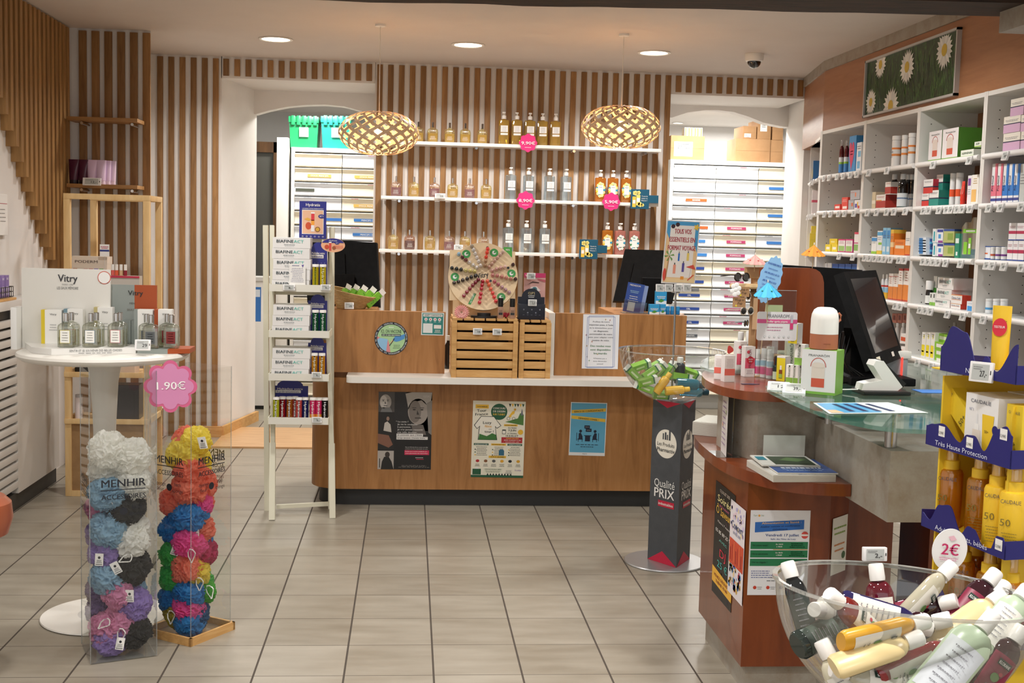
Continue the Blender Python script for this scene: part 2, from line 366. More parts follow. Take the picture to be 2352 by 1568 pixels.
# ---- framed flower picture on the bulkhead
c4=[PX(x,y,XB -.02) for x,y in [(1986,140),(2198,65),(2196,222),(1984,267)]]
y0=(c4[0].y+c4[3].y)/2;y1=(c4[1].y+c4[2].y)/2;z0=(c4[2].z+c4[3].z)/2;z1=(c4[0].z+c4[1].z)/2
t=thing('daisy_picture','wide picture of white daisies in dark grass on the wooden bulkhead','picture',(XB,y0,z0))
W_,H_=y0 -y1,z1 -z0
b=MB();
for a in [(0,0,W_,.012),(0,H_ -.012,W_,H_),(0,0,.012,H_),(W_ -.012,0,W_,H_)]:b.box(-.024,-a[2],a[1],0,-a[0],a[3],mat('#c9c7c4',.35,.3))
b.build('frame',t)
GR=noisy('grass print',[(.3,'#0d1a0c'),(.5,'#1f3a17'),(.62,'#3f6a2a'),(.75,'#6f9a4c')],scale=(1,14,3),ns=3,detail=8,dist=2.5,rough=.3)
b=MB();b.box(-.012,-W_+.01,.01,-.002,-.01,H_ -.01,GR);pn=b.pan((-.0125,0,0),(0,-1,0),(0,0,1),.0004)
rn=random.Random(3)
for k in range(150):
    x=rn.uniform(.03,W_ -.03);z=rn.uniform(.02,H_*.7);L=rn.uniform(.05,.16);dx=rn.uniform(-.04,.04)
    x2=min(max(x+dx,.014),W_ -.014);z2=min(z+L,H_ -.016)
    pn.poly([(x -.0025,z),(x+.0025,z),(x2,z2)],mat(rn.choice(['#2c5220','#4c7a34','#1a3313','#6d944a','#35602a']),.35),1)
def daisy(cx,cz,r,n=20,ry=1.):
    for i in range(n):
        a=2*math.pi*i/n+.1;ex,ez=math.cos(a),math.sin(a)*ry;px_,pz_=-math.sin(a),math.cos(a);w2=r*.11;R=r*rn.uniform(.88,1)
        q=[(cx+ex*r*.25+px_*w2*.5,cz+ez*r*.25+pz_*w2*.5),(cx+ex*R*.7+px_*w2,cz+ez*R*.7+pz_*w2),(cx+ex*R,cz+ez*R),(cx+ex*R*.7 -px_*w2,cz+ez*R*.7 -pz_*w2),(cx+ex*r*.25 -px_*w2*.5,cz+ez*r*.25 -pz_*w2*.5)]
        q=[(min(max(u,.013),W_ -.013),min(max(v_,.013),H_ -.013)) for u,v_ in q]
        pn.poly(q,mat(rn.choice(['#f4f3ee','#e6e6e2','#fbfaf5']),.35),3+i%2)
    q=[(min(max(cx+r*.3*math.cos(t_),.013),W_ -.013),min(max(cz+r*.3*ry*math.sin(t_),.013),H_ -.013)) for t_ in [k*.314 for k in range(20)]]
    pn.poly(q,mat('#d9b93a',.4),6)
for cx,cz,r in [(.22,.29,.085),(.60,.225,.10),(1.06,.25,.105),(.1,.085,.082),(.40,.03,.115)]:daisy(cx/1.22*W_,cz/.34*H_,r)
b.build('print',t,smooth=False)
# ================================================================ fixed furniture
# ---- service counter
CY=6.47;ZS=.727
def rrect(x0,y0,x1,y1,r,cs=(1,1,1,1),n=8):
    """rounded outline; cs picks corners: (x0y0, x1y0, x1y1, x0y1)"""
    pts=[]
    for (cx,cy,a0),on,(ex,ey) in zip([(x0+r,y0+r,180),(x1 -r,y0+r,270),(x1 -r,y1 -r,0),(x0+r,y1 -r,90)],cs,[(x0,y0),(x1,y0),(x1,y1),(x0,y1)]):
        if on:pts+=[(cx+r*math.cos(math.radians(a0+90*i/n)),cy+r*math.sin(math.radians(a0+90*i/n))) for i in range(n+1)]
        else:pts.append((ex,ey))
    return pts
t=thing('service_counter','long wood-laminate service counter with a white ledge and dark plinth','counter',(.5,CY,0))
O=(-.5,-CY,0)
def at0(b):b.M=Matrix.Translation(O);return b
XL,XR=-.515,1.53
at0(MB()).prism(rrect(XL,CY,XR,7.15,.17,(1,1,0,0)),.095,ZS -.03,LAM).build('body',t)
at0(MB()).prism(rrect(XL+.04,CY+.045,XR -.04,7.1,.15,(1,1,0,0)),0,.095,mat('#2b2c2c',.5)).build('plinth',t)
at0(MB()).prism(rrect(-.316,6.27,XR -.03,7.1,.035,(1,1,0,0)),ZS -.032,ZS,WHT2).build('ledge',t)
xl=.198;xr2=.79
at0(MB()).prism(rrect(XL+.02,CY,xl,CY+.045,.02,(0,0,0,0)),ZS,1.058,LAM).prism(rrect(XL,CY+.0451,-.17,7.1,.12,(1,0,0,0)),ZS -.03,1.0579,LAM).build('upper_panel',t)
at0(MB()).prism(rrect(xr2,CY,XR -.02,CY+.045,.02,(0,0,0,0)),ZS,1.065,LAM).prism(rrect(1.12,CY+.0451,XR,7.1,.12,(0,1,0,0)),ZS -.03,1.0649,LAM).build('upper_panel',t)
at0(MB()).box(XL+.14,CY+.046,1.03,-.175,7.08,1.0582,LAM).build('work_surface',t)
at0(MB()).box(1.13,CY+.046,1.03,XR -.14,7.08,1.0652,LAM).build('work_surface',t)
at0(MB()).box(.755,CY+.0,ZS,.788,6.9,1.065,WHT2).build('side_panel',t)
# ---- wall shelves with chrome pegs
SH=[]
for nm,(xa,ya),(xb,yb),lab,pegs in [('wall_shelf',(957,325),(1519,341),'topmost long white shelf on the oak batten wall',(1095,1320,1485)),
        ('wall_shelf',(875,450),(1513,466),'middle long white shelf on the oak batten wall, with a price tag',(917,1095,1318)),
        ('wall_shelf',(870,572),(1520,587),'lowest long white shelf on the oak batten wall, just above the counter',(916,1100,1316))]:
    A=PY(xa,ya,8.43);B=PY(xb,yb,8.43);z=(A.z+B.z)/2;x0=A.x if nm else 0
    if ya==325:x0=PY(862,322,8.43).x
    t=thing('wall_shelf',lab,'shelf',((x0+B.x)/2,8.615,z),0,'white shelves on the batten wall');cx=(x0+B.x)/2
    MB().box(x0 -cx,-.185,-.022,B.x -cx,0,0,WHT,.002).build('board',t)
    for k,px in enumerate(pegs):
        xx=PY(px,ya,8.45).x -cx
        MB().cyl((xx,0,-.032),(xx,-.15,-.032),.010,CHROME,seg=10).build('peg',t)
    SH.append(z)
# ---- oak shelves on the side battens
for (ya,yb,lab) in [(268,272,'upper bare oak shelf on the battens beside the stair slats'),(422,425,'lower oak shelf holding cream tubes beside the stair slats')]:
    A=PY(155,ya,7.42);B=PY(317,yb,7.42);z=(A.z+B.z)/2
    t=thing('oak_shelf',lab,'shelf',((A.x+B.x)/2,7.59,z),0,'oak shelves on the corner battens');h=(B.x -A.x)/2
    MB().box(-h,-.19,-.022,h,0,0,noisy('oak shelf',[(.3,'#8f6436'),(.7,'#b08450')],scale=(.8,6,6),ns=5,rough=.5),.002).build('board',t)
    for xx in (-h*.62,h*.82):MB().cyl((xx,0,-.034),(xx,-.16,-.034),.009,CHROME,seg=10).build('peg',t)
    OS=z
# ---- woven wood pendant lamps
VEN=noisy('bamboo veneer',[(.3,'#d4b08a'),(.7,'#e8cca8')],scale=(1,1,3),ns=12,rough=.5)
VEN.node_tree.nodes['Principled BSDF'].inputs['Transmission Weight'].default_value=0
def pendant(px,py,yy,rp,lab):
    c=PY(px,py,yy);R=rp*yy/F;Hh=R*.53
    t=thing('pendant_lamp',lab,'lamp',c,0,'woven pendant lamps over the counter')
    t.location.z=c.z
    N=16;b=MB();n=34
    for s_,rr in ((1,1.0),(-1,.985)):
        for k in range(N):
            vs=[]
            for i in range(n+1):
                u=i/n;th=math.radians(172 -164*u)-math.pi/2      # latitude from near one pole to the other
                la=-math.pi/2+math.radians(8)+math.radians(162)*u
                a=2*math.pi*k/N+s_*u*2.05
                q=abs(math.cos(la))**.72
                p=Vector((R*rr*q*math.cos(a),R*rr*q*math.sin(a),Hh*rr*math.sin(la)*(abs(math.sin(la))**.15)))
                vs.append(p)
            for i in range(n):
                d=(vs[i+1]-vs[max(i -1,0)]).normalized();nn=Vector((vs[i].x/R**2,vs[i].y/R**2,vs[i].z/Hh**2)).normalized();sd=nn.cross(d).normalized()
            loop=[]
            for i in range(n+1):
                d=(vs[min(i+1,n)]-vs[max(i -1,0)]).normalized();nn=Vector((vs[i].x/R**2,vs[i].y/R**2,vs[i].z/Hh**2+1e-6)).normalized();sd=nn.cross(d).normalized()
                wd=.0026+.0062*abs(math.cos(-math.pi/2+math.radians(8)+math.radians(162)*i/n))
                loop+=[vs[i]+sd*wd+nn*.0008,vs[i]-sd*wd+nn*.0008,vs[i]-sd*wd -nn*.0008,vs[i]+sd*wd -nn*.0008]
            fs=[]
            for i in range(n):
                for j in range(4):a=i*4+j;c_=i*4+(j+1)%4;fs.append((a,c_,c_+4,a+4))
            b.add(loop,fs,VEN)
    b.build('shade',t)
    top=2.65 -c.z
    MB().cyl((0,0,.02),(0,0,top),.0022,mat('#e9e2d6',.5),seg=8).build('cord',t)
    MB().cyl((0,0,.035),(0,0,.085),.016,WHT,seg=16).build('lamp_holder',t)
    MB().sphere((0,0,.005),.026,mat('#ffc070',.5,0,16.),16,sz=1.15).build('bulb',t)
    MB().lathe([(.03,top),(.03,top -.012),(.002,top -.014)],WHT,20).build('ceiling_rose',t)
    l=bpy.data.lights.new('bulb_light','POINT');l.energy=6;l.color=(1,.66,.34);l.shadow_soft_size=.03
    o=bpy.data.objects.new('bulb_light',l);COL.objects.link(o);o.location=c -Vector((0,0,.045))
pendant(870,306,7.05,91,'left woven bamboo pendant lamp, in front of the green crates')
pendant(1426,292,7.05,91,'right woven bamboo pendant lamp, in front of the right end of the top shelf')
# ---- drawer cabinets in the back rooms
def drawer_mesh(w,h,m):
    b=MB();pr=[(0,.002),(-.022,.006),(-.026,.014),(-.014,.024),(-.006,h*.45),(-.004,h*.72),(-.020,h*.86),(-.024,h -.008),(-.020,h -.003),(0,h -.002)]
    b.prism(pr,.002,w -.002,m,'x');return b
def cabinet(px_cols,ytop,ybot,Yc,rows,pitchpx,y0px,kinds,lab,side=None,ncols=None):
    A=PY(px_cols[0],ytop,Yc);x0=A.x;zt=A.z;cw=PY(px_cols[1],ytop,Yc).x -x0
    t=thing('drawer_cabinet',lab,'cabinet',(x0,Yc,0))
    x1=PY(px_cols[-1],ytop,Yc).x;tot=cw*ncols
    MB().box(-.03,-.01,.0,0,.5,zt -.036,WHT).box(tot,-.01,0,tot+.03,.5,zt -.036,WHT).box(-.03,-.01,zt -.035,tot+.03,.5,zt,WHT).box(.001,.06,0,tot -.001,.5,zt -.036,'#bdbab2').build('carcass',t)
    zz=PY(px_cols[0],y0px,Yc).z;ph=pitchpx*Yc/F*.985;cache={}
    for r in range(rows):
        for c in range(ncols):
            col,lb=kinds(r,c)
            if col not in cache:cache[col]=drawer_mesh(cw -.002,ph -.003,mat(col,.3)).build('drawer',t);d=cache[col]
            else:d=cache[col].copy();COL.objects.link(d)
            d.parent=t;d.location=(c*cw,0,zz -(r+1)*ph)
            if zz -(r+1)*ph<0:bpy.data.objects.remove(d) if d is not cache[col] else None;continue
            if lb:
                txt,lc,u,wv=lb;q=MB();pn=q.pan((cw*u,-.016,ph*.34),(1,0,0),(0,0,1));pn.r(0,0,cw*wv,ph*.2,mat(lc,.5))
                if txt:pn.t(txt,cw*wv/2,ph*.04,ph*.11,mat('#f4f4f4'),l=2,bold=True)
                q.build('label_strip',d,smooth=False)
            if (r*7+c*3)%3 != 1:
                q=MB();pn=q.pan((cw*(.2 if r%2 else .55),-.0245,ph*.88),(1,0,0),(0,0,1));pn.lines(0,0,cw*.2,1,1,mat('#7a7f8a' if c != 1 else '#b04a63'),.006,'l',r);q.build('name_strip',d,smooth=False)
    return t,x0,zt
def kl(r,c):
    cr,wh='#efe6d0','#eceef2'
    if c==0:return {1:(cr,('STOCK PRINCEPS','#d9b45f',.27,.5)),2:(wh,('','#54584e',.02,.4)),3:(wh,None),4:(cr,('','#3b78c9',.6,.4)),5:(wh,None)}.get(r,(cr if r%2==0 else wh,None))
    return {1:(cr,('STOCK PRINCEPS','#dcb760',.26,.6)),3:(cr,('STOCK PRINCEPS','#dcb760',.25,.6)),4:(cr,('PRINCEPS CPS','#3c7cc6',.26,.62)),5:(wh,('PRINCEPS CPS','#3c7cc6',.24,.62))}.get(r,(cr if r%3 else wh,None))
LC=cabinet((678,787),338,0,10.3,17,32.9,350,kl,'white and cream drawer cabinet behind the left arch, under the green crates',ncols=3)
def kr(r,c):
    cr,wh='#ece4cf','#eef0f2'
    if c==0:
        return {2:(wh,('BANDES','#c4622c',.3,.5)),4:(wh,('','#c4622c',.45,.4)),5:(wh,('','#3c86d0',.3,.5)),6:(wh,('','#3c86d0',.3,.55)),7:(cr,('','#27489a',.3,.5)),8:(cr,('','#27489a',.3,.5)),9:(cr,('ORL','#27489a',.22,.5)),10:(wh,('ORL','#27489a',.2,.52)),11:(wh,('ORL','#27489a',.3,.42)),12:(wh,('DISPOSITIFS','#5b6066',.3,.4))}.get(r,(wh,None))
    if c==1:
        if 4<=r<=11:return (cr if r in (4,5,7) else wh,('POMMADES','#bf3f70',.3,.45))
        return (cr if r>11 else wh,None)
    return (cr if r%3 != 2 else wh,('','#3c7cc6',.25,.5) if r%2 else None)
RC=cabinet((1548,1646),366,0,10.3,17,32.0,377,kr,'tall white drawer cabinet behind the right arch, with pink and blue labels',ncols=3)
# white end panel left of the left cabinet
p=PY(636,315,10.25);q=PY(672,315,10.25);bx=MB().box(p.x,10.25,0,q.x -.035,10.8,p.z,WHT,.003);
tag(bx.build('tall_side_panel'),'tall plain white panel standing left of the cream drawer cabinet','panel')
# glimpse of shelving in the left back room
t=thing('low_white_cabinet','low white cabinet with a blue notice in the left back room','cabinet',(PY(600,800,9.9).x,9.95,0))
MB().box(-.28,0,.03,.07,.28,1.05,WHT,.004).build('body',t);MB().box(-.26,.02,0,.06,.26,.03,BLK).build('plinth',t);MB().box(-.3,-.02,1.05,.08,.29,1.08,'#d8d6d2').build('worktop',t)
q=MB();q.pan((-.07,-.0005,.72),(1,0,0),(0,0,1)).r(0,0,.06,.28,'#3878c4').r(.008,.2,.052,.26,'#dfe8f2',2);q.build('notice',t,smooth=False)
# ---- right shelving
XF=2.62;UP=[7.66,6.91,6.16,5.425,4.69,3.95];XBK=2.94;ZTOP=2.19
t=thing('pharmacy_shelving','white open shelving along the right wall with wooden back panels','shelving',(XF,6,0))
O=(-XF,-6,0);WS=mat('#e9e6e0',.35);BACKW=noisy('shelf back wood',[(.2,'#8d5a36'),(.7,'#a8714a')],scale=(1,3,.6),ns=5,rough=.5)
for i,y in enumerate(UP):
    b=at0(MB()).box(XF,y -.018,0,XBK,y -.0005,ZTOP,WS).box(XF,y+.0005,0,XBK,y+.018,ZTOP,WS)
    for k in range(44):
        for xx in (XF+.06,XF+.22):
            z=.3+k*.042
            if z<2.12:b.add([(xx+.003*math.cos(a),y -.0186,z+.003*math.sin(a)) for a in (0,1.05,2.1,3.14,4.2,5.2)],[(0,1,2,3,4,5)],BLK)
    b.build('upright',t)
for i in range(5):
    at0(MB()).box(XF+.001,UP[i+1]+.0185,ZTOP -.022,XBK,UP[i]-.0185,ZTOP -.001,WS).build('top_board',t)
    at0(MB()).box(XF+.001,UP[i+1]+.0185,0,XBK,UP[i]-.0185,.08,WS).build('base_board',t)
for i in range(5):at0(MB()).box(XBK -.012,UP[i+1]+.018,.08,XBK,UP[i]-.018,ZTOP -.022,BACKW).build('back_panel',t)
RAILZ=[1.893,1.667,1.41,1.164,.893,.62]
LV=[z+.014 for z in RAILZ]
for i in range(5):
    for z in RAILZ:
        d=.05 if (i==2 and z==1.893) else 0
        if i>=3 and z==1.893:d=-.012
        b=at0(MB()).box(XF+.01,UP[i+1]+.018,z+.004,XBK -.013,UP[i]-.018,z+.0135,mat('#dfe3e2',.2)).build('shelf_board',t)
        at0(MB()).cyl((XF -.004,UP[i+1]+.022,z),(XF -.004,UP[i]-.022,z),.0135,mat('#f3f1ee',.25),seg=14).build('front_rail',t)
# diagonal end bay
CB=(2.80,8.40);CA=(XF,UP[0]+.02)
t=thing('corner_shelving','narrow angled white shelf bay at the far corner of the right wall','shelving',(CA[0],CA[1],0));O=(-CA[0],-CA[1],0)
dx,dy=CB[0]-CA[0],CB[1]-CA[1];L_=math.hypot(dx,dy);ux,uy=dx/L_,dy/L_;nx,ny=uy,-ux
def dg(u,n):return (CA[0]+ux*u+nx*n,CA[1]+uy*u+ny*n)
DB=.16
at0(MB()).prism([dg(L_ -.018,0),dg(L_,0),dg(L_,DB),dg(L_ -.018,DB)],0,2.16,WS).build('upright',t)
at0(MB()).prism([dg(0,0),dg(L_,0),dg(L_,DB),dg(0,DB)],2.14,2.16,WS).build('top_board',t)
at0(MB()).prism([dg(.02,DB -.012),dg(L_ -.02,DB -.012),dg(L_ -.02,DB),dg(.02,DB)],0,2.14,BACKW).build('back_panel',t)
for z in RAILZ:
    at0(MB()).prism([dg(.01,.012),dg(L_ -.02,.012),dg(L_ -.02,DB -.013),dg(.01,DB -.013)],z -.006,z+.0035,mat('#dfe3e2',.2)).build('shelf_board',t)
    a=dg(.02,0);e=dg(L_ -.03,0);at0(MB()).cyl((a[0],a[1],z -.01),(e[0],e[1],z -.01),.012,mat('#f3f1ee',.25),seg=12).build('front_rail',t)
# ---- left louvred cabinet
t=thing('louvred_cabinet','low white cabinet with slotted sides along the left wall','cabinet',(-1.99,6,0));O=(1.99,-6,0)
b=at0(MB());yA,yB,yL=3.0,7.06,6.33
CW=mat('#cfcac2',.4)
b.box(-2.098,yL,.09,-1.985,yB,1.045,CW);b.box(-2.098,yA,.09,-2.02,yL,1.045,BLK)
z=.12;k=0
while z<1.0:b.box(-2.015,yA,z,-1.985,yL+.001,z+.034,CW,.002);z+=.0492
b.build('body',t)
at0(MB()).box(-2.098,yA,1.045,-1.965,yB+.01,1.09,mat('#dad7d2',.35),.003).build('worktop',t)
at0(MB()).box(-2.098,yA,0,-2.0,yB -.01,.09,mat('#33322f',.5)).build('plinth',t)
# ================================================================ free-standing pieces
# ---- wooden rack behind the bistro table
t=thing('wooden_rack','tall pale wooden rack with trays standing against the corner battens','rack',(-1.6,6.69,0));O=(1.6,-6.69,0)
x0,x1,yf,yb_,zt=-1.845,-1.395,6.67,7.0,1.61;w_=.034
for (x,y) in ((x0+w_/2,yf+w_/2),(x1 -w_/2,yf+w_/2),(x0+w_/2+.06,yb_),(x1 -w_/2 -.0,yb_)):
    at0(MB()).box(x -w_/2,y -w_/2,0,x+w_/2,y+w_/2,zt,PINEL,.002).build('post',t)
at0(MB()).box(x0,yf,zt,x1,yf+w_,zt+.03,PINEL,.002).box(x1 -w_,yf+w_,zt,x1,yb_+.017,zt+.03,PINEL,.002).box(x0+.06,yb_ -.017,zt,x1 -w_,yb_+.017,zt+.03,PINEL,.002).build('top_frame',t)
for zz in (.655,.40):
    at0(MB()).box(x0,yf -.012,zz,x1,yf,zz+.028,PINEL,.002).build('tray_lip',t)
    at0(MB()).box(x0+.01,yf,zz,x1 -.01,yb_+.01,zz+.012,PINEL,.001).box(x0,yf,zz,x0+.012,yb_,zz+.03,PINEL).box(x1 -.012,yf,zz,x1,yb_,zz+.03,PINEL).build('tray',t)
at0(MB()).box(x0+.01,yf+.01,1.0,x1 -.01,yb_+.01,1.012,PINEL).build('tray',t)
at0(MB()).box(x0+w_,yf+.01,.03,x1 -w_,yf+.02,.40,noisy('brown board',[(.3,'#8f6c45'),(.7,'#a07c52')],ns=20,rough=.7)).build('lower_panel',t)
at0(MB()).box(x0+w_,yf,0,x1 -w_,yf+.03,.03,PINEL).build('bottom_rail',t)
# ---- bistro table
TC=Vector((-1.127,4.6,0))
t=thing('bistro_table','tall white bistro table with a round top and trumpet foot','table',TC)
MB().lathe([(.001,.985),(.29,.985),(.305,.995),(.309,1.003),(.305,1.012),(.295,1.016),(.001,1.016)],WHT2,64).build('table_top',t)
MB().lathe([(.06,.984),(.062,.97),(.05,.90),(.042,.75),(.036,.55),(.033,.3),(.034,.1),(.045,.035),(.09,.018),(.10,.014)],mat('#dcd9d3',.3),40,closed=False).build('stem',t)
MB().lathe([(.001,0),(.225,0),(.235,.004),(.233,.009),(.1,.014),(.001,.016)],WHT2,56).build('foot',t)
# ---- ladder display
CRM=mat('#e3dfc9',.45)
LY=6.27
t=thing('ladder_display','narrow cream wooden ladder stand with four display trays beside the counter','display stand',(-.55,LY,0));O=(.55,-LY,0)
A=PY(607,517,6.42);B=PY(768,520,6.42)
zt=A.z
for (xt,yt,xb,yb2) in ((A.x+.01,6.40,-.725,6.37),(B.x -.012,6.42,-.395,6.42)):
    at0(MB()).bar((xt,yt,zt),(xb,yb2,0),.026,.04,CRM,up=(0,1,0)).build('rear_leg',t)
for (xt,yt,xb,yb2) in ((A.x+.045,6.38,-.675,6.148),(B.x -.047,6.39,-.372,6.20)):
    at0(MB()).bar((xt,yt,zt),(xb -.012,6.27,.36),.022,.03,CRM,up=(0,1,0)).bar((xb -.012,6.255,.38),(xb,yb2,0),.03,.022,CRM,up=(0,1,0)).build('front_leg',t)
at0(MB()).bar((-.67,6.30,.035),(-.40,6.33,.045),.02,.02,CRM).build('stretcher',t)
at0(MB()).bar((A.x+.05,6.40,1.425),(B.x -.05,6.40,1.425),.02,.02,CRM).build('top_rail',t)
TRZ=[]
for k,py in enumerate((661,766,865,965)):
    p=PY(690,py,LY -.07);z=p.z -.015;TRZ.append(z)
    at0(MB()).box(-.70,LY -.085,z -.004,-.402,LY+.12,z,CRM).box(-.70,LY -.087,z -.004,-.402,LY -.083,z+.032,mat('#e9e6da',.35)).box(-.704,LY -.087,z -.004,-.70,LY+.12,z+.03,CRM).box(-.402,LY -.087,z -.004,-.398,LY+.12,z+.03,CRM).box(-.72,LY+.09,z -.03,-.40,LY+.11,z -.004,CRM).build('tray',t)
# ---- sponge boxes (clear plastic)
PLC=clear('#fbfcfb',.035,0,.03);PLE=clear('#e6e9e9',.06,.15)
INK=mat('#20222a',.5)
def clearbox(lab,base,rz,w,d,h,foot=None,n=None):
    t=thing('sponge_box',lab,'display box',base,rz)
    b=MB()
    for f in ([(-w/2,-d/2),(w/2,-d/2)],[(w/2,-d/2),(w/2,d/2)],[(w/2,d/2),(-w/2,d/2)],[(-w/2,d/2),(-w/2,-d/2)]):
        (xa,ya),(xb,yb)=f;b.add([(xa,ya,.003),(xb,yb,.003),(xb,yb,h),(xa,ya,h)],[(0,1,2,3)],PLC)
    b.build('clear_wall',t,smooth=False)
    b=MB()
    for sx,sy in ((-1,-1),(1,-1),(1,1),(-1,1)):b.cyl((sx*w/2,sy*d/2,.003),(sx*w/2,sy*d/2,h),.0016,PLE,seg=6)
    b.add([(-w/2,-d/2,.0035),(w/2,-d/2,.0035),(w/2,d/2,.0035),(-w/2,d/2,.0035)],[(0,1,2,3)],PLE);b.build('folded_edge',t)
    def side(o,u,z,full=True):
        q=MB();pn=q.pan(o,u,(0,0,1),.0008);pn.t('MENHIR',0,z,.026,INK,w=w*.66,bold=True);pn.r(-w*.34,z -.012,w*.33,z -.009,INK);pn.t('ACCESSOIRES',0,z -.042,.017,INK,w=w*.66,bold=True)
        pn.d(.0,z -.085,.013,INK);pn.t('éponge',-w*.2,z -.08,.013,INK,w=w*.24);pn.t('fleur',-w*.2,z -.1,.013,INK);pn.t('bath',w*.2,z -.078,.013,INK);pn.t('sponge',w*.2,z -.1,.013,INK,w=w*.24)
        q.build('printed_logo',t,smooth=False)
    side((0,-d/2,0),(1,0,0),foot);side((-w/2,0,0),(0,-1,0),foot);side((w/2,0,0),(0,1,0),foot)
    return t
# left box: near corner and bottom right corner read off the floor
def two(p0,p1):d=p1 -p0;return d,math.atan2(d.y,d.x)
a=PZ(208,1527);b_=PZ(360,1507);d_,rzL=two(a,b_);wL=d_.length;dL=.22
nrm=Vector((-math.sin(rzL),math.cos(rzL),0));cL=(a+b_)/2+nrm*dL/2
BL_=clearbox('left clear sponge box with white, blue, black, pink and lilac bath sponges',cL,rzL,wL,dL,.995,.605)
a2=PZ(438,1482);b2=PZ(548,1438);d2,rzR=two(a2,b2);wR=.205
nr2=Vector((-math.sin(rzR),math.cos(rzR),0));cR=a2+d2.normalized()*wR/2+nr2*wR/2
BR_=clearbox('right clear sponge box with bright yellow, orange, pink, blue and green sponges',cR,rzR,wR,wR,.978,.64)
t=tag(MB().box(-.11,-.11,0,.11,.11,.003,PINE).box(-.115,-.115,0,.115,-.105,.03,PINE).box(-.115,.105,0,.115,.115,.03,PINE).box(-.115,-.115,0,-.105,.115,.03,PINE).box(.105,-.115,0,.115,.115,.03,PINE).build('wooden_tray'),'shallow square wooden tray under the right sponge box','tray')
t.location=cR;t.rotation_euler=(0,0,rzR);BR_.location.z=.004
# ---- sponges
def loofah(seed,fine=5.0,amp=.17):
    bm=bmesh.new();bmesh.ops.create_icosphere(bm,subdivisions=6,radius=1.)
    rn=Vector((seed*13.7,seed*5.1,seed*2.3))
    for v in bm.verts:
        p=v.co.normalized();wv=noise.noise_vector(p*2.0+rn)*.55
        q=(p+wv)*fine*.5+rn
        r1=1 -abs(noise.noise(q))*2.6;r2=1 -abs(noise.noise(q*2.1+rn))*2.4
        lump=noise.noise(p*1.6+rn)*.16
        v.co=p*(1 -amp+lump+amp*.95*r1+amp*.38*r2)
    vs=[v.co.copy() for v in bm.verts];fs=[[v.index for v in f.verts] for f in bm.faces];bm.free();return vs,fs
LOO=[loofah(i+1) for i in range(6)]
def spongemat(h):
    k=('sp',h)
    if k in _m:return _m[k]
    m=bpy.data.materials.new('netting');m.use_nodes=True;n=m.node_tree.nodes;L=m.node_tree.links;b=n['Principled BSDF']
    b.inputs['Base Color'].default_value=(*lin(h),1);b.inputs['Roughness'].default_value=.6;b.inputs['Sheen Weight'].default_value=.3
    tr=n.new('ShaderNodeBsdfTranslucent');tr.inputs[0].default_value=(*lin(h),1);mx=n.new('ShaderNodeMixShader');mx.inputs[0].default_value=.45
    L.new(b.outputs[0],mx.inputs[1]);L.new(tr.outputs[0],mx.inputs[2]);L.new(mx.outputs[0],n['Material Output'].inputs[0]);_m[k]=m;return m
_sm={}
def sponge(px,py,yy,rp,colr,cname,where,box,seed,tagged=0,cord=0):
    c=PY(px,py,yy);r=rp*yy/F
    rb=Matrix.Rotation(-box[1],4,'Z')@(c -box[0]);m_=box[2]/2 -r*1.14;m2=box[3]/2 -r*1.24
    rb.x=max(-m_,min(m_,rb.x));rb.y=max(-m2,min(m2,rb.y));zc=c.z;c=box[0]+Matrix.Rotation(box[1],4,'Z')@rb;c.z=max(zc,r*.9+.01)
    k=(seed%6,colr)
    if k not in _sm:
        b=MB();b.add(LOO[k[0]][0],LOO[k[0]][1],spongemat(colr));o=b.build('bath_sponge',ang=1.6);_sm[k]=o
    else:o=_sm[k].copy();COL.objects.link(o)
    sd=random.Random(seed*31+int(px));o.location=c;o.scale=(r*1.1,r*1.1,r*sd.uniform(.93,1.03));o.rotation_euler=(sd.uniform(0,6),sd.uniform(0,6),sd.uniform(0,6))
    g='sponges in the left box' if box[0]==cL else 'sponges in the right box'
    o['label']=f'{cname} bath sponge {where}';o['category']='sponge';o['group']=g
    q=o
    if tagged:
        tg=MB();pn=tg.pan((-.014,0,-.02),(1,0,0),(0,0,1),.0006);pn.r(0,0,.028,.042,PAPER);pn.r(.003,.004,.025,.006,INK,2);pn.d(.014,.028,.0045,INK,2);pn.lines(.014,.018,.02,3,.004,INK)
        ob=tg.build('paper_tag',None,smooth=False);ob.parent=q
        M_=o.matrix_basis.inverted()@Matrix.Translation(c+Vector((tagged[0],-r*1.06,tagged[1])))@Matrix.Rotation(tagged[2],4,'Y');ob.matrix_basis=M_
    if cord:
        cb=MB().tube([(.011*math.cos(a)+.004*math.sin(2*a),-.002*math.sin(3*a),.024*math.sin(a)+.003*math.cos(3*a)) for a in [k_*.52 for k_ in range(12)]],.0022,mat('#f4f3ee',.7),5,True);ob=cb.build('hanging_loop',q)
        ob.matrix_basis=o.matrix_basis.inverted()@Matrix.Translation(c+Vector((cord[0],-r*1.05,cord[1])))@Matrix.Rotation(cord[2],4,'Y')
boxL=(cL,rzL,wL,dL);boxR=(cR,rzR,wR,wR)
WH,BLU,BK,PK,LI='#fbfaf4','#9dc4dc','#202022','#ea9cc4','#a98fd6'
YE,OR,MG,BB,GN='#fff060','#ff9478','#ff62b0','#3394da','#58d062'
y1,y2=4.17,4.29
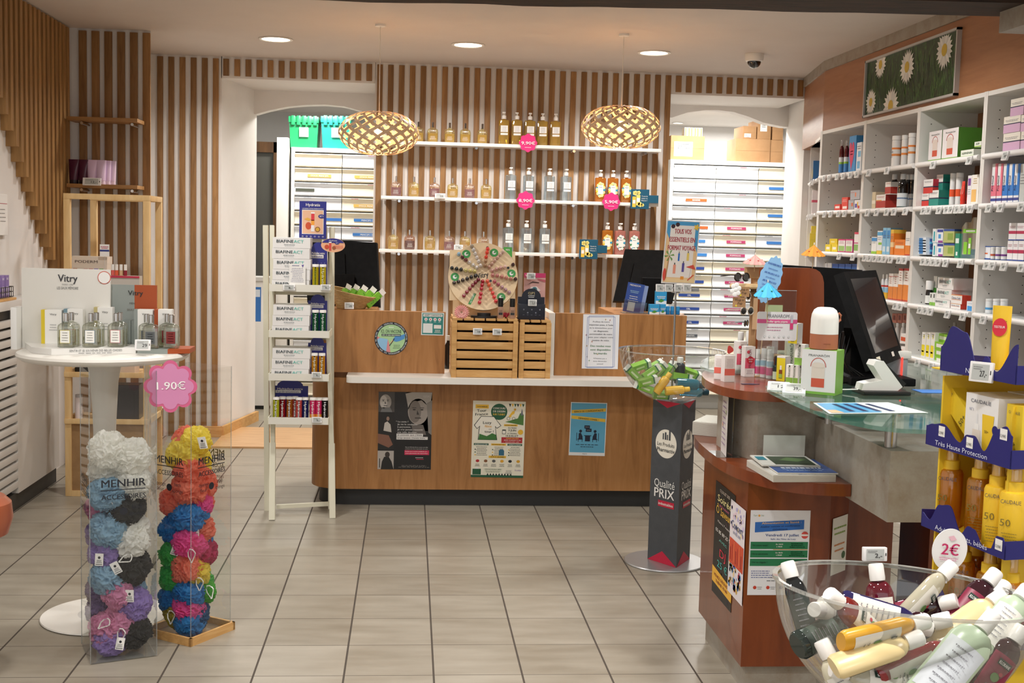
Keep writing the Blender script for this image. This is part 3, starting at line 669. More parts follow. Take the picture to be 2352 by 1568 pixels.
for i,a in enumerate([
    (225,1035,y1,42,WH,'white','on top at the left, under the rim of the left box',0,0),(318,1055,y1,42,WH,'white','on top at the right of the left box',0,0),
    (240,1070,y2,40,WH,'white','sunk behind the top left white one',0,0),(335,1110,y1+.02,38,WH,'white','behind the printed logo, above the black one',0,0),
    (235,1135,y1,42,BLU,'pale blue','behind the left half of the printed logo',0,0),(195,1165,y2 -.03,36,PK,'pink','at the left edge below the white ones',0,0),
    (296,1170,y1 -.02,42,BK,'black','just below the printed logo, with a tilted tag',(-.03,.045,-.6),0),(245,1215,y1,40,BLU,'pale blue','left of centre under the black one',0,0),
    (302,1245,y1,42,WH,'white','in the middle of the left box',0,(.0,-.05,1.2)),(345,1210,y2 -.04,36,WH,'white','at the right edge beside the black one',(.0,.05,0),0),
    (225,1270,y1+.01,36,LI,'lilac','on the left at mid height, with a tag',(-.005,-.01,0),0),(193,1225,y2 -.03,30,LI,'lilac','at the left edge of the box at mid height',0,0),
    (325,1305,y1,42,BK,'black','at the right, under the middle white one',(-.035,.01,-.5),0),(233,1325,y1,42,BLU,'grey-blue','on the left, below the tagged lilac one',0,0),
    (272,1362,y1 -.01,38,PK,'pink','in the centre, right of the grey-blue one',0,0),(200,1350,y2 -.03,34,'#8f78ac','dull purple','at the left edge low in the box',0,0),
    (325,1392,y1,38,LI,'lilac','at the right, with a tag above it',(.0,.045,0),0),(200,1395,y2 -.05,34,'#8f78ac','dull purple','at the left edge, lowest of two',0,0),
    (275,1430,y1,38,PK,'pink','low in the middle of the left box',0,(.02,-.03,.2)),(222,1445,y1,42,PK,'pink','low at the left with a white cord loop',0,(.0,.035,.9)),
    (330,1455,y1,40,BK,'black','at the bottom right corner',0,0),(255,1492,y1,38,LI,'lilac','lowest in the left box, with a tag',(.045,-.0,.15),0),
    (312,1352,y2,38,BLU,'pale blue','behind the lower lilac and black ones',0,0),(300,1120,y2,40,WH,'white','at the back behind the printed logo',0,0),(260,1180,y2,40,PK,'pink','at the back near mid height',0,0),(280,1290,y2,40,LI,'lilac','at the back, between two black ones',0,0),(280,1410,y2,40,LI,'lilac','at the back low in the box',0,0)]):
    px,py,yy,rp,cc,cn,wh,tg,cd=a;sponge(px,py,yy,rp,cc,cn,wh+('' if 'box' in wh else ' of the left box'),boxL,i+1,tg,cd)
z1,z2=4.33,4.42
for i,a in enumerate([
    (428,1012,z2,32,OR,'coral orange','topmost at the left of',0,0),(481,1015,z1+.02,33,YE,'yellow','topmost at the right of',(.03,.0,-.2),0),(411,1048,z1+.03,40,YE,'yellow','behind the left logo of',0,0),
    (455,1080,z1,34,OR,'coral orange','between the two logos of',0,0),(430,1125,z1,40,OR,'coral orange','just below the left logo of',0,0),(500,1115,z1+.04,36,OR,'coral orange','behind the right logo of',0,0),
    (372,1150,z2,34,OR,'coral orange','at the left edge of',0,0),(495,1165,z1+.02,34,MG,'magenta','at the right edge, upper one of',0,0),(426,1195,z1 -.02,40,BB,'blue','upper and largest one in the middle of',0,0),
    (497,1222,z1+.02,36,OR,'orange','at the right with a tag in',(.0,.0,0),0),(375,1208,z2,32,BB,'dark blue','partly hidden at the left edge of',0,0),(436,1255,z1 -.01,38,MG,'magenta','just below the big blue one in',0,(.02,-.03,.1)),
    (378,1270,z2 -.02,36,GN,'green','upper one at the left edge, tagged, in',(.01,.03,.3),0),(500,1275,z1+.04,32,'#cf2f6c','crimson pink','at right below the tagged orange one in',0,0),
    (438,1312,z1 -.02,42,OR,'orange','in the middle of the lower half of',0,0),(383,1325,z2 -.03,36,GN,'green','lower one at the left edge of',0,0),(495,1320,z1,32,YE,'yellow','at the right of the lower half of',0,(.02,-.035,.1)),
    (440,1370,z1 -.01,36,BB,'blue','below the middle orange one in',0,0),(505,1365,z1+.03,28,'#57c93f','lime green','with a white loop at the right of',0,(.03,.01,-.1)),(375,1368,z2,32,BB,'blue','at the back left, low in',0,0),
    (450,1405,z1 -.03,38,MG,'magenta','near the bottom middle of',0,0),(388,1415,z1+.01,36,'#c9b32b','mustard yellow','at the bottom left of',0,(-.02,.0,.1)),(438,1440,z1 -.04,36,BB,'blue','lowest in',0,0),(492,1420,z1,34,'#1f5f92','steel blue','at the bottom right of',0,0),
    (460,1150,z2+.03,38,OR,'coral orange','at the back, upper half of',0,0),(460,1240,z2+.03,38,BB,'blue','at the back, mid height of',0,0),(455,1330,z2+.03,38,GN,'green','at the back, lower half of',0,0),(450,1060,z2+.03,36,YE,'yellow','at the back near the top of',0,0)]):
    px,py,yy,rp,cc,cn,wh,tg,cd=a;sponge(px,py,yy,rp,cc,cn,wh.replace(', tagged, in',' of')+' the right box',boxR,i+3,tg,cd)
# scalloped price card
def scallop(pn,a,b,r,m,l,lobes=8,k=.36):
    pts=[]
    for i in range(lobes):
        t0=2*math.pi*i/lobes
        cx,cy=a+r*.72*math.cos(t0),b+r*.72*math.sin(t0)
        for j in range(9):
            g=t0 -1.35+2.7*j/8;pts.append((cx+r*.3*math.cos(g),cy+r*.3*math.sin(g)))
    pn.poly(pts,m,l)
o=PY(331,950,4.16);q=MB();pn=q.pan((o.x,4.16,o.z),(1,0,0),(0,0,1),.0008)
scallop(pn,.0875,.095,.088,mat('#d9658f',.4),0);scallop(pn,.0875,.095,.077,mat('#d98db8',.4),1)
pn.t('1.90€',.09,.085,.026,mat('#fbf6f6'),w=.095,bold=True,rot=.03)
q.box(o.x+.06,4.1606,o.z+.02,o.x+.11,4.1615,o.z+.06,PAPER)
tag(q.build('price_card',smooth=False),'pink flower-shaped price card reading 1.90€ at the sponge boxes','price card')
# ================================================================ product builders (base centre at the origin, front towards -Y)
def carton(w,h,d,face='#f2f0ec',bands=(),tx=(),side=None,name='carton',mb=None,z0=0.,small=0,deco=None):
    b=mb or MB();f=mat(face,.45);s_=mat(side or face,.45)
    b.add([(-w/2,-d/2,z0),(w/2,-d/2,z0),(w/2,-d/2,z0+h),(-w/2,-d/2,z0+h)],[(0,1,2,3)],f)
    b.add([(-w/2,-d/2,z0),(w/2,-d/2,z0),(w/2,d/2,z0),(-w/2,d/2,z0),(-w/2,-d/2,z0+h),(w/2,-d/2,z0+h),(w/2,d/2,z0+h),(-w/2,d/2,z0+h)],
          [(0,3,2,1),(4,5,6,7),(1,2,6,5),(2,3,7,6),(3,0,4,7)],s_)
    pn=b.pan((-w/2,-d/2,z0),(1,0,0),(0,0,1),.0005)
    for q in bands:
        v0,v1,c=q[:3];u0,u1=q[3:5] if len(q)>3 else (0,1)
        pn.r(w*u0,h*v0,w*u1,h*v1,mat(c,.45),1)
        if len(q)<=3:
            sp=b.pan((w/2,-d/2,z0),(0,1,0),(0,0,1),.0005);sp.r(0,h*v0,d,h*v1,mat(c,.45),1)
    for q in tx:
        txt,v,hf,c=q[:4];wf=q[4] if len(q)>4 else .8;u=q[5] if len(q)>5 else .5
        if txt=='|':pn.lines(w*u,h*v,w*wf,int(hf),h*.075,mat(c,.5),h*.022)
        elif txt=='/':# vertical writing
            pn.t(q[6],w*u,h*v,w*hf,mat(c,.5),w=h*wf,bold=True,rot=math.pi/2)
        else:pn.t(txt,w*u,h*v,h*hf,mat(c,.5),w=w*wf,bold=True)
    if small:pn.lines(w*.5,h*.22,w*.7,small,h*.07,mat('#8c8c90',.5),h*.018,seed=int(w*1e4))
    if deco:deco(pn,w,h)
    return b
def one(b,name,label,cat,loc,rz=0.,group=None):
    o=b.build(name,smooth=True,ang=.5);o.location=loc;o.rotation_euler=(0,0,rz);return tag(o,label,cat,group)
def perfume(liq,tint,top='#e9e2d0'):
    """flat rounded oil bottle with a slim chrome sprayer"""
    t=bpy.data.objects.new('body_oil_bottle',None);COL.objects.link(t)
    b=MB();P=[(.029,0),(.035,.005),(.0375,.025),(.0375,.07),(.034,.087),(.026,.093),(.011,.096),(.010,.106)]
    b.lathe(P,clear(tint,.05,.10),24,sy=.55,p=3.6);b.build('bottle',t)
    b=MB().lathe([(.0325,.004),(.0335,.02),(.0335,.062)],clear(liq,.03,.6),20,sy=.5,p=3.6);b.build('oil',t)
    MB().lathe([(.0075,.102),(.0075,.137),(.006,.138)],CHROME,14).build('sprayer_cap',t)
    MB().cyl((0,0,.01),(0,0,.105),.0016,clear('#f4f4f4',.1,.2),seg=6).build('dip_tube',t)
    q=MB();pn=q.pan((-.0365,-.0212,0),(1,0,0),(0,0,1),.0003);W=mat('#f6f2ea',.5)
    pn.t('CAUDALIE',.0365,.074,.009,W,w=.042,bold=True);pn.lines(.0365,.04,.04,4,.007,W,.0016,'c');q.build('printed_label',t,smooth=False)
    return t
def pump(tint,liq,lab='plain',a=.3):
    """tall square pump bottle"""
    t=bpy.data.objects.new('pump_bottle',None);COL.objects.link(t)
    b=MB();b.lathe([(.034,0),(.0375,.004),(.0375,.163),(.035,.168),(.013,.171),(.012,.182)],clear(tint,.05,a),24,sy=.7,p=5);b.build('bottle',t)
    MB().lathe([(.016,.176),(.016,.197),(.014,.2),(.007,.202),(.0055,.204),(.0055,.214)],WHT,18).build('collar',t)
    MB().box(-.012,-.03,.213,.010,.010,.222,WHT,.002).cyl((0,-.028,.218),(0,-.036,.21),.0035,WHT,seg=8).build('pump_head',t)
    MB().cyl((0,0,.01),(0,0,.18),.002,clear('#f4f4f4',.1,.3),seg=6).build('dip_tube',t)
    q=MB();pn=q.pan((-.0375,-.0268,0),(1,0,0),(0,0,1),.0004)
    if lab=='plain':
        pn.r(.016,.085,.066,.13,PAPER);pn.r(.016,.065,.066,.078,PAPER);pn.lines(.041,.118,.036,4,.009,mat('#777f88'),.002);pn.t('DERMAGOR',.012,.066,.006,mat('#555b60'),w=.06,bold=True,al='l',rot=math.pi/2)
    else:
        fc,lc=lab;rn_=random.Random(5)
        for i in range(13):
            g=2*math.pi*i/13;pn.d(.0375+.024*math.cos(g),.085+.042*math.sin(g),.011,mat(lc if i%3 else '#2f95b8'),1,n=8)
        for i in range(9):
            g=2*math.pi*i/9+.3;cx,cz=.0375+.025*math.cos(g),.085+.046*math.sin(g)
            for j in range(5):pn.d(cx+.006*math.cos(j*1.257+g),cz+.006*math.sin(j*1.257+g),.0042,mat(fc),2,n=8)
            pn.d(cx,cz,.0026,mat('#e8b52c'),3,n=8)
        pn.r(.0195,.054,.0555,.116,PAPER,4);pn.t('MONOÏ',.0375,.1,.006,mat('#3f5560'),w=.022,l=5,bold=True);pn.lines(.0375,.085,.028,4,.008,mat('#8a9aa2'),.002)
    q.build('front_label',t,smooth=False)
    return t
def rbottle(r,h,body,cap,rc=None,hc=None,neck=.72,lab=None,name='bottle',bands=(),txt=None,tcol='#333333',flat=1.,p=2.,cl=False):
    """round bottle with screw cap; bands are printed rings"""
    t=bpy.data.objects.new(name,None);COL.objects.link(t)
    hc=hc or h*.16;rc=rc or r*.55;hb=h -hc;bm_=body if not isinstance(body,str) else mat(body,.3)
    b=MB();sh=hb*neck
    b.lathe([(r*.9,0),(r,hb*.02),(r,sh)]+[(rc*.8+(r -rc*.8)*math.cos(k*.2618),sh+(hb -sh)*.9*math.sin(k*.2618)) for k in range(1,7)]+[(rc*.8,hb)],bm_,24,sy=flat,p=p)
    b.build('body',t)
    MB().lathe([(rc,hb -.001),(rc*1.02,hb+hc*.1),(rc,h -hc*.08),(rc*.9,h)],cap if not isinstance(cap,str) else mat(cap,.35),20,p=p).build('cap',t)
    if bands or txt:
        q=MB()
        for v0,v1,c in bands:q.lathe([(r+.0004,h*v0),(r+.0004,h*v1)],mat(c,.45),24,sy=flat,p=p,closed=False)
        if txt:q.pan((-r,-r*flat -.001,0),(1,0,0),(0,0,1),.0004).t(txt,r,h*.45,h*.06,mat(tcol),w=r*1.5,bold=True).lines(r,h*.38,r*1.2,3,h*.04,mat(tcol),h*.01)
        q.build('label_band',t)
    return t
def tube_p(w,h,body,cap,txt=None,tcol='#ffffff',bands=(),hc=.16,down=True):
    """squeeze tube standing on its cap"""
    t=bpy.data.objects.new('cream_tube',None);COL.objects.link(t)
    b=MB();n=16;vs=[];fs=[];L_=8;m=mat(body,.35)
    for k in range(L_+1):
        u=k/L_;z=h*hc+(h -h*hc)*u;rx=w/2*(.86+.14*u);ry=w*.36*(1 -u**1.6)+.0012
        for i in range(n):a=2*math.pi*i/n;vs.append((rx*math.cos(a),ry*math.sin(a),z))
    for k in range(L_):
        for i in range(n):a=k*n+i;c=k*n+(i+1)%n;fs.append((a,c,c+n,a+n))
    fs.append([L_*n+i for i in range(n)]);b.add(vs,fs,m).build('tube_body',t)
    MB().lathe([(w*.40,0),(w*.42,h*hc*.1),(w*.40,h*hc)],mat(cap,.4),20,sy=.85).build('cap',t)
    q=MB();pn=q.pan((-w/2,-w*.36,h*hc),(1,0,0),(0,w*.32/(h*.8),1),.0006);H=h*(1 -hc)
    for v0,v1,c in bands:pn.r(w*.14,H*v0,w*.86,H*v1,mat(c),1)
    if txt:pn.t(txt,w/2,H*.7,H*.07,mat(tcol),w=w*.6,bold=True)
    pn.lines(w/2,H*.5,w*.5,4,H*.06,mat(tcol),H*.015);q.build('print',t,smooth=False)
    return t
def place(t,loc,label,cat,rz=0.,group=None):
    t.location=loc;t.rotation_euler=(0,0,rz);return tag(t,label,cat,group)
# electronic price tags
TG='#eeeeee'
def esl_proto(w=.052,h=.036,txt='4,90',tilt=.2):
    t=bpy.data.objects.new('price_tag',None);COL.objects.link(t)
    b=MB();b.M=Matrix.Rotation(-tilt,4,'X');b.box(-w/2,-.004,-h/2,w/2,.006,h/2,mat('#eceae8',.35),.002);b.build('casing',t)
    b=MB();b.M=Matrix.Rotation(-tilt,4,'X');pn=b.pan((-w/2,-.0044,-h/2),(1,0,0),(0,0,1),.0003);pn.r(w*.12,h*.12,w*.86,h*.88,mat('#b9bcb8',.5));pn.t(txt,w*.62,h*.28,h*.3,mat('#3a3a3a'),w=w*.3,bold=True);pn.lines(w*.18,h*.72,w*.4,2,h*.1,mat('#777777'),h*.04,'l');pn.r(w*.91,h*.4,w*.95,h*.6,'#222222')
    b.build('screen',t,smooth=False)
    return t
_e={}
def esl(loc,rz,label,group=None,txt='4,90',w=.052,h=.036,tilt=.2):
    k=(txt,w,h,tilt)
    if k not in _e:_e[k]=esl_proto(w,h,txt,tilt);t=_e[k]
    else:t=dup(_e[k],loc,label=label)
    if 'group' in t:del t['group']
    t.location=loc;t.rotation_euler=(0,0,rz);return tag(t,label,'price tag',group)
# ================================================================ bottles on the wall shelves
SHN=['top','middle','lowest']
def put_row(proto,items,sh,yy,lab,group,cat='bottle',seed=0):
    rn_=random.Random(seed)
    for i,(px,ok) in enumerate(items):
        x=PY(px,300+120*sh,yy).x;loc=(x,yy,SH[sh]);r=(0,0,rn_.uniform(-.12,.12));L=lab(i,len(items))
        if proto.get(ok) is None or isinstance(proto[ok],tuple):
            f,a=proto[ok];t=f(*a);proto[ok]=t if False else [t];t.location=loc;t.rotation_euler=r;tag(t,L,cat,group)
        else:dup(proto[ok][0],loc,r,L,group)
PF={'y':(perfume,('#e6c444','#f6edc4')),'p':(perfume,('#b0688a','#f0dfd0')),'m':(perfume,('#7c2f48','#e8cbb8')),'t':(perfume,('#c99a7a','#f0e2cc'))}
cn={'y':'golden','p':'rose-tinted','m':'plum-tinted','t':'pale amber'}
ROWS=[[(961,'y'),(994,'y'),(1033,'y'),(1069,'y'),(1108,'y')],[(910,'p'),(951,'y'),(998,'p'),(1040,'y'),(1079,'p'),(1117,'y')],[(903,'y'),(941,'m'),(988,'y'),(1032,'p'),(1068,'y'),(1111,'t')]]
for s_,row in enumerate(ROWS):put_row(PF,row,s_,8.50,lambda i,n,r=row,q=s_:f'{cn[r[i][1]]} oil bottle, {pos(i, n)} of the {n} on the {SHN[q]} white wall shelf','body oil bottles on the wall shelves',seed=s_)
PU={'y':(pump,('#e2c05a','','plain',.3)),'c':(pump,('#dfe9ee','','plain',.12)),'o':(pump,('#e09034','',('#f6e9a8','#f3cf3a'),.42)),'p':(pump,('#e59a8c','',('#ffffff','#3f8a50'),.42))}
put_row(PU,[(1157,'y'),(1187,'y'),(1217,'y'),(1246,'y'),(1276,'y')],0,8.5,lambda i,n:f'yellow pump bottle, {pos(i, n)} of the five on the top wall shelf','yellow pump bottles',seed=4)
put_row(PU,[(1173,'c'),(1214,'c'),(1262,'c'),(1300,'c')],1,8.5,lambda i,n:f'clear pump bottle, {pos(i, n)} of the four on the middle wall shelf','clear pump bottles',seed=5)
put_row(PU,[(1167,'c'),(1209,'c'),(1251,'c')],2,8.5,lambda i,n:f'clear pump bottle, {pos(i, n)} of the three on the lowest wall shelf','clear pump bottles',seed=6)
put_row(PU,[(1379,'o'),(1408,'o'),(1438,'o')],1,8.5,lambda i,n:f'orange pump bottle with flowers, {pos(i, n)} of three on the middle shelf','flowered pump bottles',seed=7)
put_row(PU,[(1395,'o'),(1424,'p'),(1457,'p')],2,8.5,lambda i,n:['orange pump bottle with flowers on the lowest wall shelf','pink pump bottle with white flowers, beside the orange one','pink pump bottle with white flowers, at the right end of the lowest shelf'][i],'flowered pump bottles',seed=8)
# pink price bursts, hanging on the shelf edge
for (px,py,s_,txt) in ((1213,328,0,'9,90€'),(1207,460,1,'8,90€'),(1404,463,1,'5,90€')):
    c=PY(px,py,8.42);b=MB();pn=b.pan((c.x,8.42,c.z),(1,0,0),(0,0,1),.0015)
    b.prism([(c.x+.060*(1+.07*math.cos(8*a))*math.cos(a),c.z+.060*(1+.07*math.cos(8*a))*math.sin(a)) for a in [2*math.pi*i/64 for i in range(64)]],8.4205,8.4245,mat('#e2357f',.3),'y')
    pn.t(txt,0,-.012,.021,mat('#fff6f8'),w=.094,bold=True);pn.lines(0,-.034,.06,1,1,mat('#f8c7da'),.004)
    tag(b.build('price_burst',smooth=False),f'pink flower-shaped price sign reading {txt}, '+{0:'below the yellow pump bottles',1:'between clear pump bottles',2:'below'}[s_ if px<1300 else 2]+(' the orange flowered pump bottles' if px>1300 else ''),'price sign')
# teal monoi cards
for (px,py,s_,L) in ((1448,479,1,'teal card with yellow flowers at the right end of the middle wall shelf'),(1330,594,2,'teal card with yellow flowers hung on the lowest wall shelf')):
    o=PY(px,py,8.41);b=MB();k=8.41/F;b.M=Matrix.Translation(o);TE=mat('#17546e',.4)
    b.box(0,0,0,43*k,.004,45*k,TE,.0015);b.box(43*k,.001,14*k,65*k,.004,32*k,TE,.0015)
    pn=b.pan((0,-.0002,0),(1,0,0),(0,0,1),.0006)
    for fx,fz,fr in ((10,36,6),(18,37,5),(22,10,6),(28,9,4)):
        for j in range(5):pn.d((fx+fr*.55*math.cos(j*1.257))*k,(fz+fr*.55*math.sin(j*1.257))*k,fr*.42*k,mat('#f2e98a'),2,n=10)
        pn.d(fx*k,fz*k,fr*.25*k,mat('#e5b32b'),3,n=8)
    pn.r(4*k,4*k,12*k,28*k,mat('#f1c243'),1).r(13*k,8*k,22*k,32*k,mat('#f5d970'),2).r(5*k,12*k,11*k,20*k,PAPER,3).r(14*k,16*k,21*k,25*k,PAPER,3)
    for j,tx in enumerate(('Toute la','chaleur du','Monoï !')):pn.t(tx,32*k,(28 -5*j)*k,2.6*k,PAPER,w=14*k)
    tag(b.build('promotion_card',smooth=False),L,'sign')
esl(PY(1011,450,8.41),0,'white price tag clipped to the middle wall shelf among the oil bottles',None,'29,90',.072,.036)
esl(PY(1053,568,8.41),0,'white price tag on the lowest wall shelf above the polish wheel',None,'42,-',.062,.036)
# creams on the oak shelf
for i,(px,c,n_) in enumerate([(170,'#4a1430','dark plum'),(192,'#4a1430','dark plum'),(212,'#d7bcd9','pale mauve'),(232,'#d9c0dc','pale mauve'),(243,'#d9c0dc','pale mauve'),(252,'#dcc6de','pale mauve')]):
    L=['dark plum cream tube at the left end of the lower oak shelf','dark plum cream tube, second on the lower oak shelf','pale mauve tube next to the dark plum ones on the oak shelf','pale mauve tube, second of the mauve ones on the oak shelf','pale mauve tube, third of the mauve ones on the oak shelf','pale mauve tube at the right end of the oak shelf'][i]
    x=PY(px,400,7.46).x
    place(tube_p(.062 if i<4 else .05,.145,c,'#1f0a16' if i<2 else '#e6d3e6',None,'#c9a0b4' if i<2 else '#a080a8'),(x,7.46+(.03*(i -3) if i>3 else 0),OS),L,'cream tube',0,'cream tubes on the oak shelf')
esl(PY(211,417,7.385),0,'wide white price tag on the lower oak shelf below the mauve tubes',None,'12,-',.105,.045)
# ================================================================ stock on the right shelving
XP=XF+.03;RZ=-math.pi/2
LVN=['top','second','third','fourth','fifth','sixth']
BAYN={0:'angled corner bay',1:'second bay',2:'third bay',3:'fourth bay',4:'nearest bay'}
def spot(row,x0,x1,yt,yb=None,dx=0.):
    ym=(yt+(yb or yt+30))/2;xp=XP+dx
    a=PX(x0,ym,xp);c=PX(x1,ym,xp);w=a.y -c.y;z0=LV[row] if yb is None else PX((x0+x1)/2,yb,xp).z
    z1=PX((x0+x1)/2,yt,xp).z
    return xp,(a.y+c.y)/2,z0,w,max(z1 -z0,.02)
def C(row,x0,x1,yt,yb,label,face='#f2f0ec',bands=(),tx=(),d=.07,dx=0.,side=None,g=None,name='medicine_box',cat='box',small=0,deco=None):
    xp,y,z,w,h=spot(row,x0,x1,yt,yb,dx);w *= .97
    xp=min(xp,XBK -.014 -d)
    return one(carton(w,h,d,face,bands,tx,side,small=small,deco=deco),name,label,cat,(xp+d/2,y,z),RZ,g)
def B(row,x0,x1,yt,yb,label,body,cap,name='medicine_bottle',g=None,dx=0.,**k):
    xp,y,z,w,h=spot(row,x0,x1,yt,yb,dx);r=(x1 -x0)/2*(Vector((xp,y,z))-CP).dot(CV)/F*1.0;y=PX((x0+x1)/2,(yt+(yb or yt+60))/2,xp+r).y
    if k.get('rc',0)>r*1.02 or k.get('neck',0)>.89:k['rc']=r*1.02
    if k.get('neck',0)>.89:k['hc']=h*.13
    return place(rbottle(r,h,body,cap,name=name,**k),(xp+r,y,z),label,'bottle',RZ,g)
# -- second bay
AM=mat('#3a0d0a',.1,0,0,.6)
for i,x in enumerate((1928,1939.5)):B(0,x,x+11,321,None,f'dark red syrup bottle with a clear cap, {["left", "right"][i]} of two on the top shelf',mat('#5c1418',.15),clear('#eeeeee',.2,.3),bands=[(.05,.3,'#4e8fd0'),(.3,.36,'#9ccf4a'),(.36,.5,'#e8ecf2')],g='red syrup bottles',dx=.02)
def heart(pn,w,h):pn.poly([(w*(.42+.34*math.sin(a)**3*1.1),h*(.5+.028*(13*math.cos(a)-5*math.cos(2*a)-2*math.cos(3*a)-math.cos(4*a)))) for a in [k*.2618 for k in range(24)]],mat('#d6365f'),2);pn.lines(w*.42,h*.56,w*.4,2,h*.08,PAPER,h*.03)
C(0,1951,1967,312,None,'tall blue box with a crimson heart on the top shelf of the second bay','#3f8fcb',deco=heart,d=.09)
C(0,1968,1979,327,None,'white box with pale blue blocks beside the blue heart box','#e9edf0',[(.1,.35,'#74b8e0',.2,.8),(.5,.7,'#74b8e0',.3,.9)],[('|',.85,2,'#444')],d=.07)
C(1,1916,1930,469,None,'small red box with a white label, lowest on the second shelf','#dd3b2c',[(.35,.7,'#f6efe8',.15,.85)])
C(1,1933,1947,453,None,'taller red box with white lettering beside the small red one','#e2412f',[(.1,.3,'#f6e9e0',.2,.9)],[('|',.8,3,'#f8e8e0')])
C(1,1948,1961,459,None,'silver box with an orange spot, lower of the stacked pair','#a9a9ae',[(.35,.7,'#e2682f',.55,.85)],[('|',.8,2,'#e6e6e6')],g='silver boxes')
C(1,1962,1975,459,None,'white box with violet and yellow blocks in the second bay','#e8e4e4',[(.2,.6,'#5b4aa8',.1,.5),(.3,.8,'#f0c23a',.5,.7),(.1,.4,'#d84a3a',.6,.95)])
C(1,1953,1975,437,458,'wide silver box with an orange spot, on top of the stack','#b3b3b8',[(.3,.75,'#ef7a34',.5,.62)],[('|',.8,2,'#d05a4a',.4,.25)],g='silver boxes')
C(2,1895,1908,561,None,'small yellow box with a white label, left of two','#eed52d',[(.3,.65,'#f8f4e4',.2,.8)],g='small yellow boxes')
C(2,1909,1923,561,None,'small yellow box with a white label, right of two','#eed52d',[(.3,.65,'#f8f4e4',.2,.8)],g='small yellow boxes')
C(2,1905,1923,548,561,'yellow box standing on the two small yellow ones','#e8cc28',[(.3,.6,'#f4e9a0',.2,.7)],dx=.02)
for i,x in enumerate((1925,1942)):C(2,x,x+16,549,None,f'box with pink edge and green panel, {["left", "right"][i]} of the pair','#f2ece8',[(.08,.48,'#9cc36b',.08,.92),(.9,1,'#d5347f'),(.0,.07,'#d5347f')],[('|',.8,3,'#a0507a')],g='pink and green boxes',side='#c43a80')
C(2,1962,1974,533,None,'tall box with red band and green panel at the right of the second bay','#f0eae8',[(.1,.4,'#86b55c'),(.45,.5,'#c62f6c'),(.9,1,'#cc2f50')])
for i in range(2):C(3,1890+i*10,1899.5+i*10,604,None,f'white and blue box behind the black monitor, {["left", "right"][i]} one','#eef1f6',[(.55,.8,'#2c5ab0')],g='boxes behind the monitor',dx=.03)
for i in range(4):C(3,1911+i*15,1925+i*15,606,None,f'royal blue box behind the black monitor, {pos(i, 4)} of four','#1d4fa8',[(.8,.9,'#2f70d0')],g='boxes behind the monitor',dx=.03)
# -- third bay
for i,(x0,x1,yt) in enumerate(((2049,2071),(2072,2086),(2086,2104)) and [(2049,2070,310),(2071,2086,309),(2086.5,2104,304)]):
    B(0,x0,x1,yt,None,f'white supplement jar with orange bands, {pos(i, 3)} of three','#f1efec','#f6f5f2','supplement_jar',g='supplement jars',neck=.94,rc=.04,hc=.03,bands=[(.35,.42,'#e98f45'),(.56,.62,'#ef8a3c')],txt='COLLAGÈNE' if i != 1 else None,tcol='#5b6270')
C(1,2003,2011,441,None,'narrow beige box at the left of the third bay','#d9c9a6',[(.3,.5,'#efe6d0')])
RED2=[(.0,.1,'#efe6da'),(.1,.42,'#c4412f'),(.42,.5,'#d98a4a')]
C(1,2012,2034,447,None,'white and brick-red box in front of the dark bottles','#f0ece6',[(.05,.55,'#b8392d'),(.55,.62,'#e0a04a',.0,.6)],[('|',.85,2,'#b0453a')],g='brick-red boxes',side='#93261f')
C(1,2034,2044,446,None,'narrow brick-red box tucked beside the dark bottles','#9b2a22',[(.4,.6,'#e8d8cc',.2,.8)],dx=.03)
C(1,2033,2046,418,446,'white and brick-red box standing on the others','#f0ece6',[(.05,.6,'#b8392d')],[('|',.9,2,'#b0453a')],g='brick-red boxes')
DBT=mat('#0d0606',.08,0,0,.8)
for i,(x0,x1,yt,dx) in enumerate([(2045,2064,399,.05),(2062,2086,398,.0),(2080,2093,400,.10),(2090,2101,400,.10)]):
    B(1,x0,x1,yt,None,['dark brown bottle behind and left of the big one','largest dark brown bottle with a white label, in front','dark brown bottle behind and right of the big one','dark brown bottle at the right end of the row'][i],DBT,'#eceff2',g='dark brown bottles',dx=dx,neck=.66,hc=.028,rc=.015,bands=[(.04,.43,'#e4e8ea'),(.0,.04,'#1f4a46'),(.26,.3,'#4a8fd8')])
for k_ in [(2002,2013,544,'#f4f4f2',[(.75,.95,'#3f93d4'),(.0,.15,'#9ccf3f')],'small white box with a blue top and green foot'),(2015,2026,530,'#eef2f4',[(.8,.95,'#59aee0'),(.4,.5,'#8fc63a',.3,1),(.0,.15,'#eac63a')],'white box with blue top beside the small white one'),
           (2028,2036,523,'#8ec7e6',[(.6,.9,'#3f8fcf',.1,.9),(.1,.3,'#dcecf4',.1,.9)],'left of two tall narrow sky-blue boxes'),(2037,2045,523,'#8ec7e6',[(.6,.9,'#3f8fcf',.1,.9),(.1,.3,'#dcecf4',.1,.9)],'right of two tall narrow sky-blue boxes'),(2046,2053,527,'#ec8a2c',[(.3,.5,'#f8d9a0'),(.85,1,'#f2c84a')],'tall narrow orange box beside the sky-blue ones'),
           (2080,2091,532,'#f2ece4',[(.05,.42,'#e8882f'),(.0,.05,'#c83a2a')],'tall white and orange box at the right end of the third shelf')]:
    C(2,k_[0],k_[1],k_[2],None,k_[5],k_[3],k_[4],[('|',.7,2,'#7a8a96')],g='tall boxes on the third shelf')
for i,x in enumerate((2055,2067)):B(2,x,x+11,532,None,f'small brown bottle with a white cap behind the orange box, {["left", "right"][i]} one',DBT,'#ece9e6',dx=.06,neck=.75)
C(2,2054,2078,550,None,'wide orange box with a cream stripe in front of the brown bottles','#ee8426',[(.42,.62,'#f4e3c4',.1,.95)],[('|',.8,2,'#b04a18')],d=.045)
